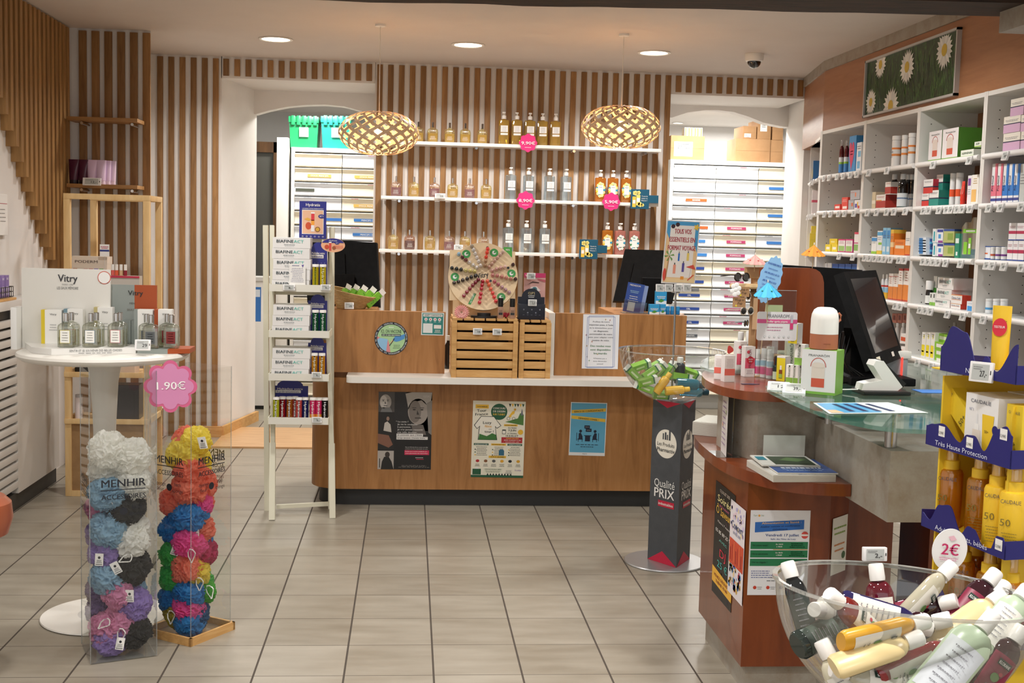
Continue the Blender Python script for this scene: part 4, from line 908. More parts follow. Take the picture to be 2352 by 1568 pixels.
for i,(x0,x1,yt,c) in enumerate([(2041,2051,628,0),(2052,2062,628,0),(2064,2074,616,1),(2076,2089,616,1)]):
    C(3,x0,x1,yt,None,f'tall white and orange box, {pos(i, 4)} of four beside the touch screen','#f3eee8',[(.04,.5,'#e78a3a'),(.0,.04,'#c8442f')]+([(.93,1,'#c23a34')] if c else [(.88,.9,'#c84a3a')]),[('|',.85,4,'#9a4a34',.5)],g='white and orange boxes')
for i,x in enumerate((2024,2032)):B(3,x,x+9,630,None,f'white bottle with red ring and yellow foot behind the touch screen, {["left", "right"][i]} one','#eceff2','#f4f3f0',neck=.8,bands=[(.48,.55,'#c8372f'),(.0,.25,'#eab63a'),(.25,.45,'#9ccbe8')])
for i in range(3):C(4,2049+i*12,2060+i*12,720,741,f'brown-pink carton, {pos(i, 3)} of three right of the touch screen','#b4705e',[(.3,.8,'#7a3f35',.25,.7)],g='brown cartons',dx=.12)
for i in range(2):B(4,2055+i*13,2067+i*13,742,790,f'white drop-shaped bottle under the brown cartons, {["left", "right"][i]} one','#ebe8e6','#f4f2ef',g='white drop bottles',dx=.08,neck=.5)
for i in range(2):C(4,2069,2083,766+30*i,789+30*i,f'small white and orange box, {["upper", "lower"][i]} of two beside the touch screen','#efe9e4',[(.25,.65,'#d8572c')],g='small orange boxes')
# -- fourth bay
def diff(pn,w,h):
    pn.r(w*.3,h*.16,w*.68,h*.36,mat('#d0583f'),1);pn.r(w*.3,h*.36,w*.68,h*.66,mat('#e2d3c8'),1);pn.d(w*.49,h*.66,w*.19,mat('#e2d3c8'),2,ry=h*.06)
    P_=[(w*(.49+.22*math.cos(a)),h*(.62+.2*math.sin(a))) for a in [k*.35 for k in range(10)]];pn.line(P_,w*.02,mat('#c04a38'),2)
    pn.r(0,0,w,h*.06,mat('#7fb548'),1);pn.t('PRANARÔM',w*.5,h*.85,h*.05,mat('#5a5a5a'),w=w*.6)
for i,(x0,x1,yt) in enumerate([(2134,2164,301),(2165,2202,295)]):C(0,x0,x1,yt,None,['white diffuser box with a green side, left of the pair on the top shelf','white diffuser box with a green side, right of the pair on the top shelf'][i],'#efeaea',deco=diff,side='#4f8a2c',d=.13 if i else .1,g='diffuser boxes on the top shelf',name='diffuser_box')
ASP=[(.0,.18,'#9cc94a')]
C(0,2206,2236,344,None,'flat white and green box beside the diffuser boxes, on the shelf','#eef2e6',ASP,[('ASPIVENIN',.4,.3,'#3a5a3a')],g='white and green boxes')
for i in range(2):C(0,2238,2254,343 -i*18,355 -i*18,f'white and green box, {["lower", "upper"][i]} of the stack of two at the right','#eef2e6',ASP,[('ASP',.4,.35,'#3a5a3a',.5)],g='white and green boxes',dx=.05)
RW=[(.0,.42,'#d6342c'),(.42,.5,'#26314a')];TW=[(.0,.45,'#1f9184'),(.45,.53,'#26314a')]
C(1,2121,2143,412,444,'white and red box, upper of the two at the left of the fourth bay','#f1efec',RW,[('|',.85,2,'#667')],g='red banded boxes',side='#b8283a')
C(1,2117,2133,444,None,'white and red box, lower of the two at the left of the fourth bay','#f1efec',RW,[('|',.85,2,'#667')],g='red banded boxes')
C(1,2134,2156,437,None,'white and teal box, lower one in front','#f1efec',TW,[('|',.85,2,'#667')],g='teal banded boxes',side='#127a6c')
C(1,2151,2166,401,437,'white and teal box, upper one behind the white cans','#f1efec',TW,[('|',.85,2,'#667')],g='teal banded boxes',dx=.03,side='#127a6c')
for i,(x0,x1,yt) in enumerate([(2164,2182,400),(2182,2196,397),(2196,2212,396)]):B(1,x0,x1,yt,None,f'white spray can with an orange block, {pos(i, 3)} of three','#f2f1ef','#f4f3f1','spray_can',g='white spray cans',neck=.96,rc=.024,hc=.035,bands=[(.28,.5,'#e8572c')],dx=.04)
for i,x in enumerate((2198,2212)):xp,y,z,w_1,h_1=spot(1,x,x+(16 if not i else 10),416,None,-.005+.02*i);w_1 *= .42;place(tube_p(w_1,h_1,'#dc3524','#dc3524',None,'#f4e4e0',[(.35,.75,'#ece6e2')]),(xp+.015,y,z),f'red cream tube with a white label, {["left", "right"][i]} one, before the cans','cream tube',RZ,'red cream tubes')
C(1,2223,2232,403,None,'narrow white box with a purple top, fourth bay','#ece8ec',[(.65,.9,'#7d4a95',.1,.8)],[('|',.5,3,'#999')])
C(1,2232,2249,401,None,'white and apricot box at the right of the fourth bay','#f1ede4',[(.08,.5,'#eebc6c',.05,.7)],[('|',.85,3,'#c8a050',.6)])
for i in range(6):C(2,2109,2127,547.5+i*6.2,553.5+i*6.2,f'flat white and blue box, {["topmost", "second from top", "third from top", "fourth from top", "fifth from top", "lowest"][i]} of the stack of six','#dfe8f0',[(.2,.8,'#2f7cc0',.1,.6)],g='flat blue boxes')
for i in range(2):C(2,2128.5,2140,548+i*18,565+i*18,f'deep blue box beside the flat stack, {["upper", "lower"][i]} one','#1f4f94',[(.3,.6,'#49b0d8')],dx=.02)
for i,(yt,yb) in enumerate(((525,557),(558,588))):
    C(2,2142,2150,yt,yb,f'narrow white and teal box, {["upper", "lower"][i]} one in the fourth bay','#eef4f4',[(.1,.8,'#2fa9b8',.3,.7)],g='teal and blue boxes')
    C(2,2151,2166,yt,yb,f'white box with dark blue and magenta waves, {["upper", "lower"][i]} one','#eceff4',[(.75,.95,'#2f3f94',.1,1),(.0,.15,'#9a3f94',.3,1),(.3,.6,'#4f9fd8',.3,.7)],g='teal and blue boxes')
    C(2,2167,2192,yt+1,yb,f'olive green box with a blue top, {["upper", "lower"][i]} one beside the clear bag','#b9bf78',[(.85,1,'#2f4f9a'),(.2,.7,'#8fa84a',.4,.9)],g='teal and blue boxes')
C(2,2194,2204,536,None,'narrow emerald green box beside the clear bag','#1f8a6c',[(.6,.8,'#e8f0ec',.1,.9),(.1,.25,'#e8f0ec',.3,.7)])
xp,y,z,w_1,h_1=spot(2,2206,2246,499,None)
b=MB();b.M=Matrix.Translation((0,0,0))
PG=clear('#e4f4e2',.08,.25)
b.prism([(-w_1/2,0),(w_1/2,0),(w_1/2,h_1*.85),(w_1*.3,h_1),(w_1*.12,h_1),(0,h_1*.88),(-w_1*.3,h_1*.88),(-w_1/2,h_1*.75)],-.012,.012,PG,'y')
pn=b.pan((-w_1/2,-.0125,0),(1,0,0),(0,0,1),.0008);pn.r(w_1*.1,h_1*.62,w_1*.98,h_1*.72,mat('#7fc23a')).lines(w_1*.55,h_1*.65,w_1*.7,1,1,PAPER,h_1*.04).r(w_1*.18,h_1*.1,w_1*.38,h_1*.4,mat('#8ccf3a')).r(w_1*.45,h_1*.1,w_1*.6,h_1*.5,mat('#8ccf3a')).r(w_1*.47,h_1*.25,w_1*.58,h_1*.36,PAPER,2)
one(b,'travel_pouch','clear pale green travel pouch with a lime stripe, fourth bay','pouch',(xp+.02,y,z),RZ)
def bia(pn,w,h):pn.t('BIAFINE',w*.1,h*.52,h*.28,mat('#16323c'),w=w*.45,al='l',bold=True);pn.t('ACT',w*.56,h*.52,h*.28,mat('#6cc7ba'),w=w*.26,al='l',bold=True);pn.lines(w*.45,h*.3,w*.4,1,1,mat('#8a9498'),h*.05);pn.lines(w*.45,h*.18,w*.35,1,1,mat('#b0b8ba'),h*.03)
for i,(x0,x1,yt,yb) in enumerate([(2154,2191,638,664),(2150,2186,663,688),(2145,2182,687,None)]):C(3,x0,x1,yt,yb,f'white cream box with dark and mint lettering, {["topmost", "middle", "lowest"][i]} of three in the fourth bay','#f0eeea',deco=bia,g='cream boxes in the fourth bay',d=.16,name='cream_box')
def osm(pn,w,h):pn.t('Osmo Soft',w*.48,h*.5,h*.28,mat('#27406a'),w=w*.8);pn.r(w*.05,h*.42,w*.9,h*.46,mat('#ea8a4a'));pn.r(0,h*.92,w,h,mat('#f0b87a'))
for i,(x0,x1,yt,yb) in enumerate([(2184,2210,677,697),(2183,2206,697,None)]):C(3,x0,x1,yt,yb,f'white box with navy lettering and red side, {["upper", "lower"][i]} of two','#f2efec',deco=osm,g='navy lettered boxes',d=.045,side='#d5402c')
C(3,2220,2236,692,None,'small white and blue box at the right end of the fourth bay','#e8eef4',[(.0,.5,'#3f9ade',.1,1)],[('|',.75,1,'#2f3f60')])
B(3,2116,2134,624,None,'white lotion bottle at the left of the fourth bay','#e6e2e6','#e8e5e4',neck=.7,bands=[(.1,.5,'#f0cf4a')],dx=.06)
B(3,2126,2143,645,None,'brown bottle with a big white cap beside the lotion',DBT,'#efeeec',neck=.55,rc=.024,hc=.045,dx=.01,bands=[(.05,.38,'#eef0ec')])
for i in range(2):C(3,2135+i*7,2141.5+i*7,672,None,f'narrow white and green box before the brown bottle, {["left", "right"][i]} one','#eef0ea',[(.0,.25,'#86c04a'),(.6,.9,'#444',.3,.7)],g='narrow green boxes')
C(3,2144,2152,634,672,'narrow white and green box behind the cream boxes','#eef0ea',[(.0,.3,'#5fae4a')],dx=.05)
for i in range(2):B(4,2103+i*12,2116+i*12,738,None,f'white bottle with violet print, {["left", "right"][i]} of two in the lower shelf','#eceaee','#ebe9e8',neck=.75,dx=.05,bands=[(.05,.3,'#8c86b4'),(.32,.4,'#7fb05a')],g='violet bottles')
for i in range(3):C(4,2117.5+i*10.3,2127+i*10.3,763,None,f'tall white and yellow box, {pos(i, 3)} of three on the fifth shelf','#f0efe8',[(.05,.5,'#f2e02c',.05,.8),(.2,.26,'#c8a80a',.1,.6),(.75,.9,'#ece24a',.4,.6)],[('|',.9,2,'#667',.5)],g='tall yellow boxes')
LG='#8fc83a'
for i in range(3):C(4,2146,2176,786.5+i*16.5,802.5+i*16.5,f'lime green box with a white label, {["topmost", "middle", "lowest"][i]} of three',LG,[(.25,.75,'#f2efe8',.15,.8),(.35,.65,'#c83a3a',.72,.78)],g='lime green boxes',d=.09)
C(4,2151,2184,767,786,'wider lime green box standing on the green stack',LG,[(.3,.7,'#e8f0da',.2,.7)],d=.1,dx=.02)
for i in range(4):B(4,2134+i*17,2147+i*17,741,None,f'white capped bottle at the back of the fifth shelf, {pos(i, 4)} of four','#dfdcd6','#d6d3cd',neck=.7,g='capped bottles on the fifth shelf',dx=.17)
for i in range(6):B(5,2104+i*12,2115+i*12,890,None,f'white capped bottle on the sixth shelf, {pos(i, 6)} of six','#eae8e4','#f0efec',neck=.8,hc=.03,rc=.016,g='capped bottles on the sixth shelf',dx=.02)
# -- nearest bay
PKB=[(.0,.5,'#d8b0cf'),(.5,.56,'#2b2f50')]
for i,(x0,x1,yt,yb,L) in enumerate([(2305,2344,266,304,'white and mauve box in the middle of the stack on the top shelf, nearest bay'),(2304,2343,305,None,'white and mauve box, lowest at the left of the top shelf, nearest bay'),(2321,2352,226,265,'white and mauve box, uppermost of the stack on the top shelf'),(2345,2375,262,300,'white and mauve box cut by the picture edge, upper one'),(2345,2375,300,None,'white and mauve box cut by the picture edge, lower one')]):
    C(0,x0,x1,yt,yb,L,'#efe9dc',PKB,[('|',.75,2,'#7a7a86')],g='mauve boxes',d=.1)
for i,(x0,x1,c,n_) in enumerate([(2279,2291,'#e8788c','pink'),(2292,2304,'#e8788c','pink'),(2305,2317,'#2f7fd0','blue'),(2318,2330,'#2f7fd0','blue'),(2331,2343,'#2f7fd0','blue'),(2344,2356,'#c9cdc9','grey')]):
    L=['pink and white nasal spray box, left of the two pink ones','pink and white nasal spray box, right of the two pink ones','blue and white nasal spray box, leftmost blue one','blue and white nasal spray box, middle blue one','blue and white nasal spray box, rightmost blue one','grey box beside the blue nasal spray boxes'][i]
    C(1,x0,x1,376,None,L,'#f0f0f0' if i<5 else '#c9cdc9',[(.18,.45,c),(.05,.12,'#39468f'),(.45,1,c,.6,1)] if i<5 else [],[('/',.5,.3,'#2a2f55',.38,.4,'Prorhinel')] if i<5 else [('|',.7,4,'#888')],g='nasal spray boxes',side=c)
RR=[(.0,.06,'#2c4a9a'),(.38,.55,'#b92f55')]
C(2,2258,2274,565,None,'small slanted white box with dark blue edge and orange mark','#eef0f4',[(.0,.1,'#2f5aa8'),(.93,1,'#2f5aa8'),(.4,.5,'#e86c2c',.2,.7)])
for i,(x0,x1) in enumerate([(2275,2285),(2286,2298),(2299,2312)]):B(2,x0,x1,567,None,f'short white jar with a coloured band, {pos(i, 3)} of three, nearest bay','#f0f0ee','#f4f4f2','cream_jar',neck=.9,rc=.024,bands=[(.3,.45,['#c85a3a','#7a3f8a','#7a3f8a'][i]),(.0,.06,'#2f4f9a')],g='short white jars')
for i,(x0,x1,yt,yb) in enumerate([(2314,2326,553,None),(2327,2338,553,None),(2339,2352,553,None),(2317,2334,512,552),(2335,2353,512,552)]):
    C(2,x0,x1,yt,yb,['white box with crimson band, left one of the lower row','white box with crimson band, middle one of the lower row','white box with crimson band, right one of the lower row','white box with crimson band, left one standing on top','white box with crimson band, right one standing on top'][i],'#f1eff0',RR,[('|',.8,2,'#a03a5a')],g='crimson banded boxes')
for i in range(3):B(3,2263+i*17,2280+i*17,687,None,f'white plastic jar bottle, {pos(i, 3)} of three, fourth shelf of the nearest bay','#eceff0','#f3f3f1','pill_bottle',neck=.9,rc=.026,hc=.03,bands=[(.25,.4,'#4f9fd8')] if i==0 else [(.3,.33,'#9aa')],g='white jar bottles')
# -- angled corner bay
AR=math.atan2(uy,ux)
def corner(px,py,row,w,h,label,face,bands=(),tx=(),g=None,zoff=0.,d=.06):
    # point on the diagonal front seen at this pixel
    r_=ray(px,py);n_=Vector((nx,ny,0));P0=Vector((CA[0]+nx*(.02+d/2),CA[1]+ny*(.02+d/2),0));tt=(P0 -CP).dot(n_)/r_.dot(n_);q=CP+r_*tt
    return one(carton(w,h,d,face,bands,tx),'medicine_box',label,'box',(q.x,q.y,RAILZ[row]+.004+zoff),AR+math.pi,g)
corner(1878,370,0,.09,.15,'blue and yellow box in the far corner of the top shelf','#3f7fc0',[(.2,.6,'#e6d23a',.1,.8)])
corner(1856,475,1,.10,.06,'pale blue box on the second shelf of the angled corner bay','#bcd9ea',[(.2,.7,'#49a0d0',.1,.9)])
corner(1867.5,460,1,.05,.17,'tall white and pink box, left of two in the corner bay','#efe6e6',[(.5,.6,'#d8607a')],g='tall pink boxes')
corner(1875,460,1,.05,.17,'tall white and pink box, right of two in the corner bay','#efe6e6',[(.5,.6,'#d8607a')],g='tall pink boxes')
for i in range(3):
    for j in range(2):corner(1857+j*12,550,2,.082,.042,f'yellow box, {["lowest", "middle", "upper"][i]} of the {["left", "right"][j]} column in the corner bay','#ecd54a',[(.3,.6,'#f4ecc8',.1,.7)],g='yellow boxes in the corner bay',zoff=.0425*i)
corner(1873,530,2,.05,.05,'yellow box topping the column in the corner bay','#ecd54a',[(.3,.6,'#d84a6a',.1,.7)],zoff=.1275)
# -- price tags on the rails
TAGS={(1,0):(1893,1905,1923,1937,1953,1968),(1,1):(1894,1908,1926,1940,1961),(1,2):(1927,1963),(2,0):(1995,2037),(2,1):(1992,2013,2036,2053,2079),(2,2):(1986,1997,2009,2021,2031,2045,2065,2080),
        (2,3):(2056,2067),(3,0):(2143,2226),(3,1):(2121,2133,2157,2174,2184,2198,2210,2228),(3,2):(2120,2131,2143,2155,2172,2206),(3,3):(2113,2125,2137,2176,2211),(3,4):(2107,2139),(4,0):(2309,),(4,1):(2271,2298,2345),(4,2):(2266,2279,2305,2345),(4,3):(2258,)}
RY={0:2.0}
for (bay,row),xs_ in TAGS.items():
    for i,px in enumerate(xs_):
        py=400+row*100;y=PX(px,py,XF -.024).y;y=min(max(y,UP[bay]+.03),UP[bay -1]-.03)
        for _ in range(2):
            d_=Vector((XF -.024,y,RAILZ[row]-.012))-CP;zz=d_.dot(CV);pyy=784 -F*d_.dot(CU)/zz;y=PX(px,pyy,XF -.024).y
        y=min(max(y,UP[bay]+.03),UP[bay -1]-.03)
        esl((XF -.024,y,RAILZ[row]-.012),RZ,f'white price tag, {pos(i, len(xs_))} of {len(xs_)} on {LVN[row]} rail, {BAYN[bay]}','price tags on the shelf rails','4,90',.05,.040,.25) if len(xs_)>1 else esl((XF -.024,y,RAILZ[row]-.012),RZ,f'single white price tag on {LVN[row]} rail, {BAYN[bay]}','price tags on the shelf rails','4,90',.05,.040,.25)
for row,uu in ((0,(.15,.4)),(1,(.12,.35,.6)),(2,(.5,))):
    for i,u in enumerate(uu):
        q=dg(u*L_+.05,-.02);esl((q[0],q[1],RAILZ[row]-.02),AR+math.pi,f'white price tag, {pos(i, len(uu), "right", "left")} on {LVN[row]} rail of corner bay' if len(uu)>1 else f'single white price tag on the {LVN[row]} rail of the corner bay','price tags on the shelf rails','4,90',.05,.040,.25)
# ================================================================ on and around the service counter
def at(o):b=MB();b.M=Matrix.Translation(o);return b
KP=CY -.0015
def sheet(px0,py0,px1,py1,label,cat='poster',name='poster',col='#f3f1ec',tilt=0.,yy=None):
    """paper sheet on a plane facing the camera; returns (mesh, pan, w, h)"""
    yy=yy or KP;a=PY(px0,py1,yy);c=PY(px1,py0,yy);w,h=c.x -a.x,c.z -a.z
    b=MB();b.M=Matrix.Translation((a.x,yy,a.z))@Matrix.Rotation(tilt,4,'Y');b.box(0,-.0004,0,w,.0004,h,mat(col,.45));pn=b.pan((0,-.0005,0),(1,0,0),(0,0,1),.0003)
    return b,pn,w,h,lambda:tag(b.build(name,smooth=False),label,cat)
# poster 1: black portrait poster
b,pn,w,h,done=sheet(867,901,993,1077,'black poster with grey portrait photographs and white text, left on the counter front',col='#171616')
def U(x,y):return (x*w,h -y*h)
def RR_(x0,y0,x1,y1,c,l=1):pn.r(x0*w,h -y1*h,x1*w,h -y0*h,mat(c,.45),l)
def PP(pts,c,l=1):pn.poly([U(*p) for p in pts][::-1] if False else [U(*p) for p in pts],mat(c,.45),l)
RR_(0,0,.3,.26,'#4f4b48');RR_(0,.27,.3,.74,'#201e1d');RR_(0,.76,.3,1,'#b9b2ab');RR_(.3,0,1,.52,'#232222')
def face(cx,cy,r,c1,c2,c3):
    x_,y_=U(cx,cy);pn.d(x_ ,y_,r*w,mat(c1,.5),2,ry=r*w*1.3);pn.d(x_ -r*w*.3,y_,r*w*.6,mat(c2,.5),3,ry=r*w*1.1)
    for s_ in (-1,1):pn.d(x_+s_*r*w*.38,y_+r*w*.2,r*w*.15,mat(c3,.5),4,ry=r*w*.07);pn.r(x_+s_*r*w*.38 -r*w*.2,y_+r*w*.36,x_+s_*r*w*.38+r*w*.2,y_+r*w*.42,mat(c3,.5),4)
    pn.poly([(x_ -r*w*.08,y_+r*w*.15),(x_ -r*w*.14,y_ -r*w*.3),(x_+r*w*.12,y_ -r*w*.3)],mat(c3,.5),4);pn.r(x_ -r*w*.3,y_ -r*w*.68,x_+r*w*.3,y_ -r*w*.58,mat(c3,.5),4)
PP([(.52,0),(1,0),(1,.5),(.86,.5),(.8,.42),(.62,.1)],'#8f8982',1);PP([(.5,.02),(.62,0),(1,0),(.96,.2),(.8,.1),(.62,.14),(.56,.22)],'#b3ada6',2)
face(.74,.25,.19,'#a39a92','#7d756e','#3c3734');PP([(.62,.42),(.84,.42),(.9,.55),(.66,.55)],'#6f6863',2);PP([(.9,.14),(1,.1),(1,.55),(.94,.52)],'#8a847d',3)
face(.13,.13,.11,'#a8a29c','#d0cbc5','#3a3735');PP([(.04,.26),(.07,.2),(.22,.2),(.26,.26)],'#777',3)
PP([(.1,.5),(.12,.4),(.17,.38),(.23,.42),(.25,.52)],'#cfc8bf',2);x_,y_=U(.18,.345);pn.d(x_,y_,.028*w,mat('#9a7f70'),3,ry=.04*w)
PP([(0,.54),(.2,.56),(.28,.68),(.2,.72),(0,.66)],'#8a5f4c',2)
PP([(.06,1),(.08,.9),(.12,.84),(.2,.83),(.26,.9),(.3,1)],'#1e1c1b',2);x_,y_=U(.18,.81);pn.d(x_,y_,.045*w,mat('#3a302c'),3,ry=.055*w);pn.r(w*.03,h*.02,w*.045,h*.14,mat('#1e1c1b'),2)
W_t=mat('#efece8',.5)
for i,s_ in enumerate(['“ Le zona ?','Je ne le souhaite','à personne.',"Je n'ai jamais ressenti",'une telle douleur.']):pn.t(s_,w*(.33 if i==0 else .36),h*(.61 -.034*i),h*.018,W_t,al='l',bold=True,w=w*(.23,.37,.25,.47,.37)[i])
RR_(.345,.535,.84,.572,'#efece8',4);RR_(.345,.575,.93,.612,'#efece8',4)
pn.t('Je pensais que j’étais',w*.36,h*.44,h*.018,mat('#1a1a1a'),al='l',bold=True,w=w*.46,l=6);pn.t('trop jeune, j’avais tort.”',w*.36,h*.4,h*.018,mat('#1a1a1a'),al='l',bold=True,w=w*.55,l=6)
RR_(.5,.75,.96,.81,'#d8305c',4);RR_(.5,.695,.96,.75,'#1c1a1a',4)
for i,s_ in enumerate(['Plus de 90% des 65 ans et plus sont déjà','porteurs du virus responsable du zona.']):pn.t(s_,w*.515,h*(.285 -.022*i),h*.010,W_t,al='l',w=w*.42,l=6)
pn.t('Parlez-en à votre médecin ou',w*.515,h*.23,h*.012,W_t,al='l',bold=True,w=w*.4,l=6);pn.t('votre pharmacien dès aujourd’hui.',w*.515,h*.205,h*.012,W_t,al='l',bold=True,w=w*.42,l=6)
pn.lines(w*.68,h*.05,w*.6,3,h*.012,mat('#8a8682'),h*.004);pn.lines(w*.78,h*.15,w*.2,1,1,W_t,h*.006);pn.r(w*.72,h*.13,w*.86,h*.137,mat('#d8305c'),2)
pn.t('GSK',w*.9,h*.935,h*.028,mat('#cfcbc6'),w=w*.13);done()
# poster 2: t-shirt drawing contest
b,pn,w,h,done=sheet(1081,921,1206,1095,'busy white poster about a t-shirt drawing contest, in the middle of the counter front',col='#f1ecd8',tilt=.01)
GRN,YEL,RD,K_='#1f5a3c','#f0bf3a','#b92a32','#1d2424'
pn.r(w*.05,h*.9,w*.3,h*.95,mat(YEL));pn.t("À L'OCCASION DU",w*.175,h*.915,h*.016,mat(K_),w=w*.2,bold=True,l=4)
pn.t('Tour',w*.17,h*.855,h*.036,mat(K_),w=w*.18,bold=True,rot=.08);pn.t('France',w*.17,h*.81,h*.034,mat(K_),w=w*.24,bold=True,rot=.08)
x_,y_=w*.5,h*.86;pn.d(x_,y_,w*.155,mat(GRN),1,n=28)
for i,(s_,c_) in enumerate((('CONCOURS','#f2efe0'),('DE DESSIN','#f2efe0'),('SUR T-SHIRT','#f0c64a'))):pn.t(s_,x_,h*(.895 -.04*i),h*.024,mat(c_),w=w*.23,bold=True,l=4)
for i in range(6):pn.poly([(w*(.68+i*.05),h*.97),(w*(.725+i*.05),h*.965),(w*(.705+i*.05),h*.925)],mat([K_,YEL,GRN][i%3]),2)
for cx_ in (.68,.78):pn.line([(w*(cx_+.03*math.cos(k*.524)),h*.775+w*.03*math.sin(k*.524)) for k in range(13)],w*.006,mat(K_),3)
pn.poly([(w*.68,h*.8),(w*.75,h*.87),(w*.8,h*.88),(w*.79,h*.84),(w*.74,h*.82),(w*.73,h*.79)],mat(YEL),3).d(w*.8,h*.895,w*.022,mat('#d9a32a'),4)
pn.poly([(w*.62,h*.73),(w*.97,h*.69),(w*.97,h*.83),(w*.9,h*.85),(w*.86,h*.78)],mat('#4f7f3c'),1).poly([(w*.91,h*.82),(w*.96,h*.82),(w*.935,h*.91)],mat('#6b6f78'),2)
pn.poly([(w*.03,h*.68),(w*.16,h*.8),(w*.4,h*.8),(w*.55,h*.68),(w*.47,h*.64),(w*.44,h*.66),(w*.48,h*.49),(w*.11,h*.49),(w*.13,h*.66),(w*.09,h*.63)],mat(K_),2)
pn.poly([(w*.045,h*.68),(w*.165,h*.793),(w*.4,h*.793),(w*.535,h*.68),(w*.47,h*.65),(w*.43,h*.675),(w*.465,h*.495),(w*.12,h*.495),(w*.145,h*.675),(w*.09,h*.64)],mat('#f6f2e4'),3)
pn.poly([(w*.12,h*.495),(w*.465,h*.495),(w*.455,h*.56),(w*.38,h*.58),(w*.28,h*.54),(w*.14,h*.57)],mat('#3f7a3a'),4)
pn.t('Luzy',w*.28,h*.7,h*.034,mat(K_),w=w*.16,bold=True,l=6);pn.t('fête',w*.3,h*.655,h*.03,mat('#e3a82e'),w=w*.13,bold=True,l=6);pn.t('son',w*.34,h*.625,h*.018,mat(K_),l=6);pn.t('tour !',w*.32,h*.585,h*.032,mat(K_),w=w*.17,bold=True,l=6)
pn.r(w*.6,h*.675,w*.86,h*.7,mat(YEL));pn.t('DATE DU CONCOURS',w*.73,h*.68,h*.013,mat(K_),w=w*.22,bold=True,l=4)
for i,(s_,hh) in enumerate((('DU MARDI',.016),('9 JUIN',.026),('AU VENDREDI',.014),('10 JUILLET',.026))):pn.t(s_,w*.76,h*(.645 -.036*i),h*hh,mat(K_),bold=True)
pn.r(w*.57,h*.57,w*.64,h*.63,mat(K_)).r(w*.578,h*.577,w*.632,h*.615,mat('#f6f2e4'),2).d(w*.92,h*.6,w*.05,mat(YEL),2)
pn.r(w*.56,h*.455,w*.96,h*.53,mat(RD));pn.t('REMISE DES PRIX',w*.77,h*.508,h*.014,mat('#f3d85a'),w=w*.24,bold=True,l=4).t('JEUDI 16 JUILLET À 19H',w*.77,h*.485,h*.014,mat('#f6efe4'),w=w*.32,bold=True,l=4).t('PLACE DU 8 MAI - LUZY',w*.77,h*.463,h*.011,mat('#f6efe4'),w=w*.26,l=4)
for i,(x0_,s_,c_,tc_) in enumerate(((.04,'RÉCUPÉRATION DES T-SHIRT',GRN,'#fff'),(.37,'EXPOSITION DES T-SHIRT',YEL,K_),(.68,'COMMENT ÇA MARCHE ?',GRN,'#fff'))):
    pn.r(w*x0_,h*.42,w*(x0_+.28),h*.445,mat(c_));pn.t(s_,w*(x0_+.14),h*.426,h*.011,mat(tc_),w=w*.24,bold=True,l=4);pn.lines(w*(x0_+.15),h*.395,w*.22,6,h*.021,mat(K_),h*.006,seed=i)
    for j in range(3):pn.d(w*(x0_+.03),h*(.365 -.036*j),w*.012,mat([K_,GRN,YEL][(i+j)%3]),2,n=8)
pn.poly([(w*.52,h*.29),(w*.62,h*.29),(w*.62,h*.35),(w*.6,h*.37),(w*.54,h*.37),(w*.52,h*.35)],mat('#2f6a86'),3)
pn.r(w*.33,h*.255,w*.66,h*.285,mat(YEL));pn.t('LOTS À GAGNER !',w*.5,h*.262,h*.017,mat(K_),w=w*.28,bold=True,l=4)
for i,c_ in enumerate((RD,'#8a5a36','#5a5a5a','#e3a82e',K_,'#d9a32a')):pn.d(w*(.12+.155*i),h*.215,w*.035,mat(c_),2,ry=w*.028,n=10);pn.lines(w*(.12+.155*i),h*.17,w*.1,3,h*.013,mat(K_),h*.005,seed=i)
pn.r(0,0,w,h*.03,mat(GRN)).r(w*.03,h*.035,w*.19,h*.11,mat(GRN),2).r(w*.08,h*.11,w*.14,h*.13,PAPER,2).r(w*.24,h*.055,w*.6,h*.12,mat('#e9ead2'),2);pn.t('VOTEZ POUR VOTRE MAILLOT PRÉFÉRÉ !',w*.42,h*.1,h*.012,mat(K_),w=w*.32,bold=True,l=4);pn.lines(w*.42,h*.082,w*.3,2,h*.014,mat(K_),h*.005);pn.lines(w*.72,h*.09,w*.14,4,h*.014,mat('#55606a'),h*.005);pn.t('Luzy',w*.9,h*.09,h*.022,mat('#8a6ab0'),w=w*.12)
for i in range(9):pn.poly([(w*(.3+.055*i),h*.03),(w*(.34+.055*i),h*.03),(w*(.32+.055*i),h*.058)],mat(K_),2)
done()
